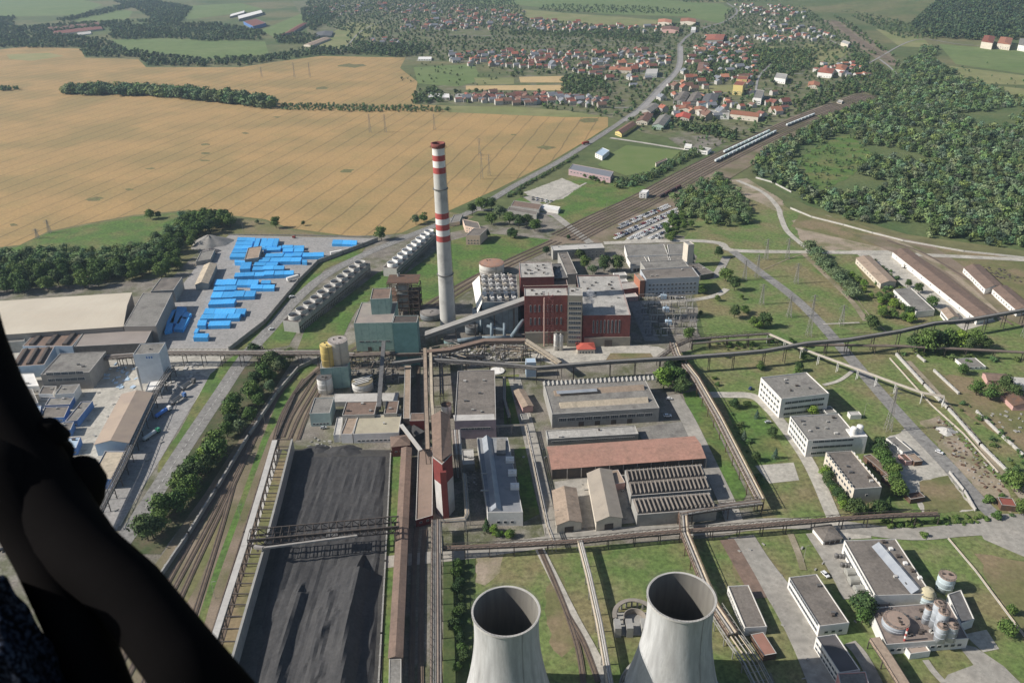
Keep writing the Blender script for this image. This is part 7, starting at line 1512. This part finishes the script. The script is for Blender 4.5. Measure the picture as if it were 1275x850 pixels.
# village trees
vt = []
for poly, sp in [([(380, 2), (470, -5), (640, 0), (660, 25), (800, 36), (820, 30), (900, 32), (905, 12), (1000, 8), (1060, 50), (1108, 92), (1095, 112), (1060, 122), (1000, 148), (905, 185), (870, 165), (800, 165), (780, 150), (720, 142), (640, 130), (520, 128), (640, 92), (600, 78), (540, 76), (470, 52), (440, 62), (430, 40), (390, 28)], 17)]:
    vt += scatter(poly, sp, holes=[[(655, 94), (706, 93), (706, 115), (576, 114), (576, 106)], [(592, 74), (520, 82), (520, 105), (590, 100)], [(868, 106), (915, 105), (912, 115), (870, 116)], [(560, 38), (610, 36), (610, 46), (560, 46)]])
random.shuffle(vt); vt = vt[:7500]
for poly, sp in [([(870, 60), (1010, 62), (1010, 86), (960, 100), (880, 104), (858, 90)], 13), ([(1060, 60), (1110, 90), (1095, 116), (1050, 122), (1000, 148), (985, 130), (1040, 105), (1060, 90)], 13), ([(700, 95), (745, 96), (760, 112), (700, 120)], 11), ([(630, 44), (700, 45), (760, 50), (820, 55), (820, 45), (770, 35), (700, 40), (640, 40)], 16), ([(512, 118), (540, 110), (555, 118), (548, 128), (515, 130)], 10), ([(1040, 20), (1060, 30), (1120, 76), (1170, 60), (1160, 75), (1140, 80), (1115, 90), (1075, 60), (1030, 22)], 17), ([(1030, 0), (1100, 22), (1165, 40), (1170, 50), (1120, 48), (1060, 22), (1020, 2)], 19), ([(680, 6), (800, 8), (860, 14), (850, 18), (700, 16), (670, 12)], 26), ([(850, -4), (1000, -4), (1000, 2), (850, 4)], 26), ([(838, 150), (905, 162), (925, 178), (890, 172), (850, 164)], 9), ([(430, 50), (470, 55), (540, 66), (470, 70), (430, 66)], 15)]:
    vt += scatter(poly, sp)
mass('village_trees', 'garden trees and tree clumps spread all through the village', 'village trees', vt, 6, 12, mat('village_foliage', (.065, .11, .045), (.095, .14, .055), .05, fine=(.4, .6, 1.4), vcol=True), .6, spread=.3, nq=36)
mass('field_shrubs', 'scattered shrubs in the overgrown plots beside the village', 'shrubs', random.sample(scatter([(490, 100), (530, 78), (600, 78), (640, 90), (600, 108), (520, 110)], 14), 60)+random.sample(scatter([(1170, 80), (1275, 96), (1275, 110), (1200, 104)], 14), 20)+[G(1229, 79).xy[:]]+random.sample(scatter([(860, 170), (905, 172), (880, 192), (840, 186)], 8), 20), 3, 8, FOR)
# ================================================================ village houses
HP = []
def house_proto(roof, wallm, wd, ln, h, ri):
    wm = MB(); wm.prism([(-ln/2, -wd/2), (ln/2, -wd/2), (ln/2, wd/2), (-ln/2, wd/2)], 0, h, top=False); wm.add([(-ln/2, -wd/2, h), (-ln/2, wd/2, h), (-ln/2, 0, h+ri), (ln/2, -wd/2, h), (ln/2, wd/2, h), (ln/2, 0, h+ri)], [(0, 2, 1), (3, 4, 5)])
    rm = MB(); e = .5; k = ri/(wd/2)*e
    for s in (-1, 1):
        rm.add([(-ln/2-e, s*(wd/2+e), h-k+.1), (ln/2+e, s*(wd/2+e), h-k+.1), (ln/2+e, 0, h+ri+.1), (-ln/2-e, 0, h+ri+.1)], [(0, 1, 2, 3)[::s]])
    rm.box((ln*.2, wd*.15, h+ri*.9), (.7, .7, 1.8))
    wn = MB()
    for x in (-ln*.3, 0, ln*.3):
        for s in (-1, 1): wn.box((x, s*(wd/2+.02), h*.5), (1.2, .1, 1.3))
    return wm.mesh('wall', wallm), rm.mesh('roof', roof), wn.mesh('windows', GLASS)
HT = [('red', RTILE), ('orange', RTILO), ('brown', RTILB), ('dark red', RDRED), ('grey', mat('slate', (.19, .2, .22)))]
for i, (cn, rm_) in enumerate(HT):
    for wm_ in (mat('house_wall_pale', (.50, .48, .44), (.4, .38, .35), .2, orand=.25), mat('house_wall_cream', (.42, .37, .30), (.36, .32, .26), .2, orand=.25)): HP.append((cn, house_proto(rm_, wm_, random.uniform(8, 10), random.uniform(10, 14), random.uniform(4, 6.5), random.uniform(2.5, 4))))
HZ = [('the near village row behind the wheat field', [(575, 117), (700, 120), (760, 126), (752, 136), (700, 130), (640, 132), (570, 127)], 40, 1.0), ('the village centre left of the main street', [(560, 66), (640, 64), (720, 66), (800, 62), (840, 72), (800, 112), (740, 96), (700, 88), (560, 82)], 75, 1.1),
      ('the dense far row of small houses', [(500, 26), (640, 24), (820, 34), (830, 42), (700, 40), (600, 40), (500, 38)], 70, 1.15), ('the far end of the village', [(470, 4), (540, 6), (660, 14), (660, 24), (560, 24), (470, 18)], 40, 1.2),
      ('the town blocks right of the main street', [(830, 120), (850, 80), (880, 44), (930, 48), (960, 112), (985, 140), (930, 158), (850, 150), (800, 140)], 60, 1.15), ('the upper right quarter of red roofs', [(905, 6), (985, 6), (1010, 24), (1040, 50), (990, 50), (930, 30), (908, 18)], 45, 1.2),
      ('the row below the village green', [(930, 44), (1020, 44), (1030, 52), (935, 54)], 18, 1.1), ('the small cluster near the railway curve', [(1015, 82), (1060, 80), (1095, 86), (1090, 96), (1050, 96), (1015, 94)], 14, 1.1), ('the outlying houses at the upper left', [(380, 10), (460, 4), (470, 14), (430, 24), (385, 20)], 24, 1.3), ('the houses by the far white sheds', [(455, 50), (500, 50), (500, 58), (455, 60)], 8, 1.2)]
tot = 0; extra = []
for nm, poly, n, sc in HZ:
    P = [p for p in scatter(poly, 17, .3) if offroad(*p, 7)]; random.shuffle(P)
    while len(P) < n: P += [p for p in scatter(poly, 13, .4) if offroad(*p, 7)]
    xs = P[:n]
    for x, y in xs:
        if tot < 300:
            cn, (a, b, c) = random.choice(HP[4:] if 'near village row' in nm else HP+HP[4:]); tot += 1; root = empty('village_house', (x, y, 0), 'small house with a '+cn+' roof in '+nm, 'house', 'houses in '+nm, random.choice([.2, 1.77])+random.uniform(-.15, .15)); root.scale = (sc*random.uniform(1.05, 1.45),)*3
            inst(a, 'wall', root, (0, 0, 0)); inst(b, 'roof', root, (0, 0, 0)); inst(c, 'windows', root, (0, 0, 0))
    extra += [(p, nm) for p in xs[0:0]]+[(p, nm) for p in P[n:int(n*2.4)]]
me = MB()
for (x, y), nm in extra[:1500]:
    L_, W_, h_, r_ = random.uniform(11, 17), random.uniform(9, 12), random.uniform(5, 8), random.uniform(2, 4); a = random.choice([.2, 1.77])+random.uniform(-.15, .15); ca, sa = math.cos(a), math.sin(a); k = random.choice([1, 2, 3, 3, 4, 5, 5])
    q = [(-L_/2, -W_/2), (L_/2, -W_/2), (L_/2, W_/2), (-L_/2, W_/2)]; q = [(x+p[0]*ca-p[1]*sa, y+p[0]*sa+p[1]*ca) for p in q]; me.prism(q, 0, h_, 0, top=False)
    m0, m1 = ((q[0][0]+q[3][0])/2, (q[0][1]+q[3][1])/2), ((q[1][0]+q[2][0])/2, (q[1][1]+q[2][1])/2)
    vs = [(*p, h_) for p in q]+[(*m0, h_+r_), (*m1, h_+r_)]; me.add(vs, [(0, 1, 5, 4), (2, 3, 4, 5)], k); me.add(vs, [(3, 0, 4), (1, 2, 5)], 0)
o = me.build('far_houses', [MATS['house_wall_pale']]+[h[1] for h in HT]); tag(o, 'countless tiny houses filling the gaps of the far village', 'houses', None, 'stuff')
# landmark town buildings
for lb, FL, FR, BL, vb, wl, rf, rt in [
    ('yellow tower block with a red roof in the town', (913, 106), (925, 107), (917, 101), 118, mat('yellow_render', (.62, .5, .2)), RTILE, 'flat'), ('yellow and red stepped block behind the yellow tower block', (917, 99), (930, 99.5), (919, 95), 106, mat('yellow_render', (.62, .5, .2)), RTILE, 'flat'),
    ('tall white panel block in the town', (938, 122), (948, 123), (942, 112), 130, PAINTW, RGY, 'flat'), ('white flat block right of the yellow tower', (964, 97), (978, 99), (967, 91), 103, PAINTW, RGL, 'flat'),
    ('long orange roofed building nearest the train, right one', (909, 142), (944, 146), (912, 137), 148, CREAM, RTILO, 'gable'), ('orange roofed building, middle of the near town row', (863, 137), (879, 139), (865, 133), 142, CREAM, RTILO, 'gable'), ('orange roofed building, left of the near town row', (845, 136), (861, 137), (847, 131.5), 141, CREAM, RTILO, 'gable'), ('bright red roofed building below the orange pair', (840, 147), (858, 148), (843, 141), 150, CREAM, mat('bright_red_roof', (.45, .1, .07)), 'gable'),
    ('long grey white hall in the near town row', (880, 144), (908, 145), (881, 137), 148, PAINTW, RGL, 'flat'), ('white villa with a steep roof in the park', (868, 88), (882, 88), (870, 78), 92, PAINTW, RTILB, 'hip'), ('long orange roof in the middle of the village', (758, 87), (786, 88), (761, 83), 91, CREAM, RTILO, 'gable'),
    ('dark shed roof by the main street, left one', (838, 126), (852, 127), (846, 115), 130, CW, RG, 'gable'), ('dark shed roof by the main street, middle one', (854, 128), (869, 128), (862, 116), 132, CW, RG, 'gable'), ('blue grey shed roof by the main street', (872, 130), (890, 130), (878, 118), 134, LBLUE, STEEL, 'gable'),
    ('white bus hall beside the main street', (803, 92), (818, 92), (805, 86), 97, PAINTW, CWL, 'flat'), ('grey roofed depot near the highway bend', (799, 137), (810, 140), (811, 129), 143, CW, RGY, 'gable'), ('brown roofed house by the highway bend', (792, 151), (806, 152), (800, 141), 155, CREAM, RTILB, 'gable'), ('long brown roofed building beside the side road', (766, 164), (774, 167), (785, 152), 168, mat('yellow_render', (.62, .5, .2)), RTILB, 'gable'), ('pale green building with grey roof near the side road', (812, 156), (826, 157), (822, 144), 161, mat('green_render', (.4, .5, .42)), RGY, 'gable'),
    ('pale flats with orange roof at the far green, left one', (819, 28), (836, 29), (820, 24), 32, CREAM, RTILO, 'gable'), ('pale flats with orange roof at the far green, right one', (847, 27), (866, 28), (848, 23), 31, CREAM, RTILO, 'gable'), ('dark flats below the pale far flats', (824, 37), (845, 38), (825, 33), 41, PINK, RTILB, 'gable'), ('white cube building by the far street', (860, 38), (866, 38), (861, 34), 41, PAINTW, PAINTW, 'flat'),
    ('far red roofed long farm building at the upper left, back one', (62, 38), (125, 31), (60, 34), 40, CREAM, RTILB, 'gable'), ('far red roofed long farm building at the upper left, front one', (68, 43), (128, 36), (65, 39), 45, CREAM, RDRED, 'gable'), ('pale blue shed beside the far farm buildings', (97, 44), (114, 42), (96, 41), 45, PAINTW, CWL, 'flat'),
    ('white roofed long hall at the far left of the village, left one', (286, 21), (304, 16), (287, 18), 23, CW, PAINTW, 'flat'), ('white roofed long hall at the far left of the village, right one', (297, 24), (327, 16), (296, 20), 27, CW, PAINTW, 'flat'), ('dark blue walled hall with rust roof beside the white halls', (315, 33), (331, 29), (303, 27), 37, BLUED, RDRED, 'flat'), ('maroon roofed barn on the far green', (350, 44), (363, 41), (372, 31), 47, CW, RDRED, 'gable'), ('brown roofed barn right of the maroon barn', (378, 56), (388, 57), (402, 47), 58, CREAM, RTAN, 'gable'), ('blue grey roofed barn near the brown barn', (391, 46), (412, 45), (395, 40), 48, CW, STEEL, 'gable'),
    ('white flat greenhouse hall beside the wheat', (520, 74), (537, 74), (521, 71), 76, PAINTW, PAINTW, 'flat'), ('white roofed shed in the near village row, left', (533, 121), (560, 122), (533, 116), 124, CW, PAINTW, 'flat'), ('white roofed shed in the near village row, second', (566, 122), (585, 122), (567, 117), 125, CW, RGL, 'flat'), ('white roofed shed in the near village row, third', (592, 121), (608, 121), (592, 117), 124, CW, RGL, 'flat'),
    ('white kiosk building beside the tracks at the side road', (852, 182), (861, 183), (853, 179), 187, PAINTW, PAINTW, 'flat'), ('white low building at the end of the side road', (868, 187), (881, 189), (873, 183), 191, PAINTW, CWL, 'flat'), ('white railway house by the far curve', (1042, 127), (1048, 128), (1044, 124.5), 129, CREAM, CWL, 'flat'),
    ('large pink manor with red roofs by the wooded hill, left wing', (1222, 52), (1236, 54), (1226, 44), 60, CREAM, RTILE, 'hip'), ('large pink manor with red roofs by the wooded hill, right wing', (1242, 54), (1258, 56), (1246, 46), 61, CREAM, RTILO, 'hip'), ('white chapel like house right of the manor', (1268, 56), (1280, 58), (1270, 48), 63, PAINTW, RGY, 'hip'),
    ('red roofed houses row near the railway, first', (1018, 90), (1036, 92), (1022, 84), 96, WHITE, RTILE, 'hip'), ('orange roofed house near the railway, second', (1040, 86), (1052, 88), (1044, 80), 92, WHITE, RTILO, 'hip'), ('pale building with orange roof below the red row', (1006, 107), (1020, 108), (1007, 102), 110, CREAM, RTILO, 'gable'), ('red roofed big house at the top of the main street', (878, 50), (900, 50), (882, 43), 55, CREAM, RTILE, 'hip'), ('white workshops by the far line', (1047, 53), (1056, 56), (1050, 50), 57, CREAM, CWL, 'flat')]:
    bld('town_building', lb, 'building', [FL, FR, BL], vb=vb, wall=wl, roof=rf, rt=rt, rect=False, win={'f': (1 if vb-FL[1] < 7 else 2, 5, 2, 1.6, 2.5, 3.5, 1.5)} if vb > 60 else {}, parapet=.4, rise=3 if rt != 'flat' else None)
stm = bpy.data.materials.new('steam'); stm.use_nodes = True; n = stm.node_tree.nodes; l = stm.node_tree.links; n.remove(n['Principled BSDF'])
pv = n.new('ShaderNodeVolumePrincipled'); pv.inputs['Color'].default_value = (.95, .96, 1, 1); nz = n.new('ShaderNodeTexNoise'); nz.inputs['Scale'].default_value = .35; nz.inputs['Detail'].default_value = 4
mr = n.new('ShaderNodeMapRange'); mr.inputs[1].default_value = .46; mr.inputs[2].default_value = .7; mr.inputs[4].default_value = .35; l.new(n.new('ShaderNodeTexCoord').outputs['Object'], nz.inputs['Vector']); l.new(nz.outputs[0], mr.inputs[0]); l.new(mr.outputs[0], pv.inputs['Density']); l.new(pv.outputs[0], n['Material Output'].inputs['Volume'])
mb = MB(); rs_ = random.Random(3); a = G(733, 388, 30)
prf = [(0, .3), (1.5, 1.6), (4, 3.2), (8, 4.2), (12, 4.6), (16, 3.4), (19, .4)]
mb.lathe([(r_, z_) for z_, r_ in prf], 20, (0, 0, 0)); o = mb.build('steam_plume', stm); o.location = a; o.rotation_euler = (-.5, .1, 0); tag(o, 'thin white steam rising from the turbine hall roof', 'steam', None, 'stuff')
# ================================================================ rubble, clutter
def clutter(name, label, px, sp, m, s0, s1, cat='debris'):
    mb = MB()
    for x, y in scatter(px, sp): mb.box((x, y, random.uniform(.2, .5)), (random.uniform(s0, s1), random.uniform(s0, s1)*.6, random.uniform(.4, 1.2)), random.uniform(0, 3))
    tag(mb.build(name, m), label, cat, None, 'stuff')
clutter('rubble', 'strewn rubble and rusty scrap along the diagonal road', [(1158, 522), (1180, 520), (1240, 590), (1255, 618), (1225, 610), (1165, 545)], 4.5, RUST, .6, 2.6)
clutter('rubble', 'pale broken concrete lying beside the diagonal road', [(1158, 522), (1182, 518), (1235, 580), (1255, 612), (1215, 600), (1170, 545)], 5, CW, .5, 2)
clutter('scrap', 'dark scrap piles on the rough ground east of the sidings', [(1215, 330), (1250, 335), (1275, 345), (1275, 352), (1240, 348), (1215, 340)], 5, DSTEEL, 1, 4)
clutter('building_rubble', 'white bags and pallets between white tower and blue stacks', [(200, 455), (255, 452), (250, 462), (215, 490), (190, 485)], 5, CWL, 1, 5, 'pallets')
clutter('yard_scrap', 'pallets and scrap around the white tower building', [(125, 450), (165, 452), (175, 485), (150, 485), (125, 470)], 6, LBLUE, 1, 5, 'pallets')
clutter('yard_litter', 'small boxes, bins and machines dotted over the paved yards', [(905, 670), (1060, 660), (1090, 740), (1068, 850), (1000, 850), (960, 760)], 16, CW, .6, 2)
clutter('yard_litter', 'small boxes and machines dotted over the pale works yard at the left', [(60, 490), (160, 480), (250, 460), (200, 560), (150, 650), (100, 560)], 13, CW, .8, 3)
clutter('allotment_beds', 'pale planks and beds in the allotments at the right edge', [(1225, 515), (1275, 505), (1300, 530), (1262, 545)], 6, CW, .8, 3.2)
clutter('yard_boxes', 'crates and barrels in front of the beige hall', [(385, 545), (420, 548), (415, 562), (380, 556)], 4, CW, .8, 2.5)
clutter('plant_scrap', 'crates and machine parts in the yard right of the crusher tower', [(576, 586), (592, 585), (596, 612), (578, 614)], 3.5, GALV, .6, 2)
clutter('plant_scrap', 'crates and scrap on the pale yard before the turbine hall', [(540, 440), (560, 430), (655, 430), (655, 444), (600, 456), (545, 452)], 4, CWL, .8, 5)
clutter('plant_scrap', 'dark crates and drums in the shaded yard between silos and teal building', [(430, 446), (500, 444), (500, 478), (470, 490), (432, 470)], 4.5, STEEL, .8, 3.5)
clutter('plant_scrap', 'odds and ends lying on the yards between the central halls', [(620, 470), (680, 540), (690, 600), (740, 600), (780, 590), (900, 600), (925, 640), (850, 640), (700, 655), (660, 600)], 13, CW, .6, 2.6)
# lawn pipe lower right
pipeway('ground_pipe', 'long low pale pipe lying across the lawn at the lower right', [(1181, 670, .6), (1215, 710, .6), (1250, 757, .6), (1290, 810, .6)], .8, 1, .35, truss=False, legs=False, pm=(RBEI,), deck=CWL)
pipeway('ground_pipe', 'low pale pipe running down beside the wall on the right', [(1108, 446, .6), (1160, 504, .6), (1200, 540, .6), (1243, 588, .6)], .8, 1, .35, truss=False, legs=False, pm=(RBEI,), deck=CWL)
# ================================================================ foreground steel in the shade
BLK = mat('black_steel', (.0045, .004, .004), (.007, .006, .006), 6, rough=.9, spec=.05)
def near(u, v, d): 
    r = ray(u, v); return Vector((0, 0, H))+r/F*d
def ntube(mb, px, d0, d1, n=18, k=.9):
    """px: list of (u, v, half width in photo pixels)"""
    N = len(px); P = []; rr = []
    for i, (u, v, w_) in enumerate(px):
        d = d0+(d1-d0)*i/(N-1); P.append(near(u, v, d)); rr.append(w_/F*d)
    mb.sweep(P, rr, n)
O = near(100, 600, 1.5)
fr_ = empty('steel_brace', O, 'black out of focus steel braces crossing the lower left corner', 'steel brace')
mb = MB(); ntube(mb, [(-60, 360, 42), (-42, 430, 44), (-26, 480, 47), (2, 540, 49), (38, 598, 50), (70, 648, 48), (108, 692, 43), (160, 735, 42), (223, 816, 45), (300, 914, 50)], 1.55, 1.3, 24); mb.build('diagonal_brace', BLK, fr_, off=O)
mb = MB(); ntube(mb, [(-60, 560, 50), (0, 600, 56), (40, 650, 40), (58, 692, 36), (90, 762, 36), (127, 850, 32), (160, 930, 32)], 1.42, 1.36, 24); mb.build('lower_brace', BLK, fr_, off=O)
mb = MB(); ntube(mb, [(-160, 500, 80), (-90, 560, 90), (-40, 590, 66), (-10, 620, 38)], 1.5, 1.45, 20); mb.build('joint_plate', BLK, fr_, off=O)
mb = MB(); ntube(mb, [(30, 600, 40), (50, 575, 36), (58, 556, 32), (60, 540, 25), (61, 524, 10)], 1.5, 1.46, 20); ntube(mb, [(70, 645, 40), (92, 608, 38), (101, 592, 31), (103, 580, 20), (104, 571, 6)], 1.5, 1.46, 20); mb.build('bolt_head', BLK, fr_, off=O)
CL = mat('blue_fleece', (.004, .005, .008), (.045, .055, .08), 110, rough=1, detail=4, contrast=(.46, .62), bump=.002, spec=.05)
O2 = near(10, 850, 1.2); nv = 40; mb = MB(); vs = []; fs = []
for j in range(nv+1):
    for i in range(nv+1):
        u = -80+ (175)*i/nv*(1); v = 716+260*j/nv; t = i/nv
        edge = 716 if u < 5 else 716+(u-5)*1.45
        vv = edge+(v-716); d = 1.22+.10*abs(t-.4)**1.5*2-.03*math.sin(j*.4+i*.1)+.05*(1-math.sqrt(min(1, (v-716)/60)))
        p = near(u, vv, d); nz = mnoise.noise(p*18)*.008; vs.append(p+Vector((nz, nz, nz)))
back = len(vs)
for p in list(vs): q = (p-Vector((0, 0, H))); vs.append(Vector((0, 0, H))+q*1.12)
W1 = nv+1
for j in range(nv):
    for i in range(nv):
        a = j*W1+i; fs.append((a, a+W1, a+W1+1, a+1)); fs.append((back+a, back+a+1, back+a+W1+1, back+a+W1))
for i in range(nv):
    fs.append((i, i+1, back+i+1, back+i)); fs.append((i*W1+nv, (i+1)*W1+nv, back+(i+1)*W1+nv, back+i*W1+nv))
mb.add(vs, fs); o = mb.build('fleece_bundle', CL, None, off=O2); o.location = O2; tag(o, 'dark blue speckled fleece cloth bulging in the lower left corner', 'cloth')
for p in o.data.polygons: p.use_smooth = True
# smooth shading for round things
SM = ('shell', 'inner_wall', 'shaft', 'red_band', 'white_band', 'cap', 'duct', 'drum', 'diagonal_brace', 'lower_brace', 'joint_plate', 'bolt_head', 'fan_stack', 'hill', 'coal_heap', 'gravel_heap')
for o in S.objects:
    if o.type == 'MESH' and o.name.split('.')[0] in SM:
        o.data.polygons.foreach_set('use_smooth', [True]*len(o.data.polygons))
        if o.name.split('.')[0] == 'shell':
            for p in o.data.polygons:
                pass
# ================================================================ haze
hb_ = MB(); hb_.box((0, 3900, 152.5), (14200, 8900, 307)); hzo = hb_.build('haze', None) if False else None
mh = bpy.data.materials.new('haze'); mh.use_nodes = True; n = mh.node_tree.nodes; n.remove(n['Principled BSDF'])
pv = n.new('ShaderNodeVolumePrincipled'); pv.inputs['Color'].default_value = (.62, .80, 1, 1); pv.inputs['Density'].default_value = 0.00005; pv.inputs['Anisotropy'].default_value = .2
mh.node_tree.links.new(pv.outputs[0], n['Material Output'].inputs['Volume'])
hb_ = MB(); hb_.box((0, 4325, 153), (14200, 9500, 308)); 
vs = hb_.v[:8]; bx = MB(); bx.add(vs, [(0, 3, 2, 1), (0, 1, 5, 4), (1, 2, 6, 5), (2, 3, 7, 6), (3, 0, 4, 7), (4, 5, 6, 7)])
tag(bx.build('haze', mh), 'faint blue summer haze over the whole valley', 'haze', None, 'stuff')
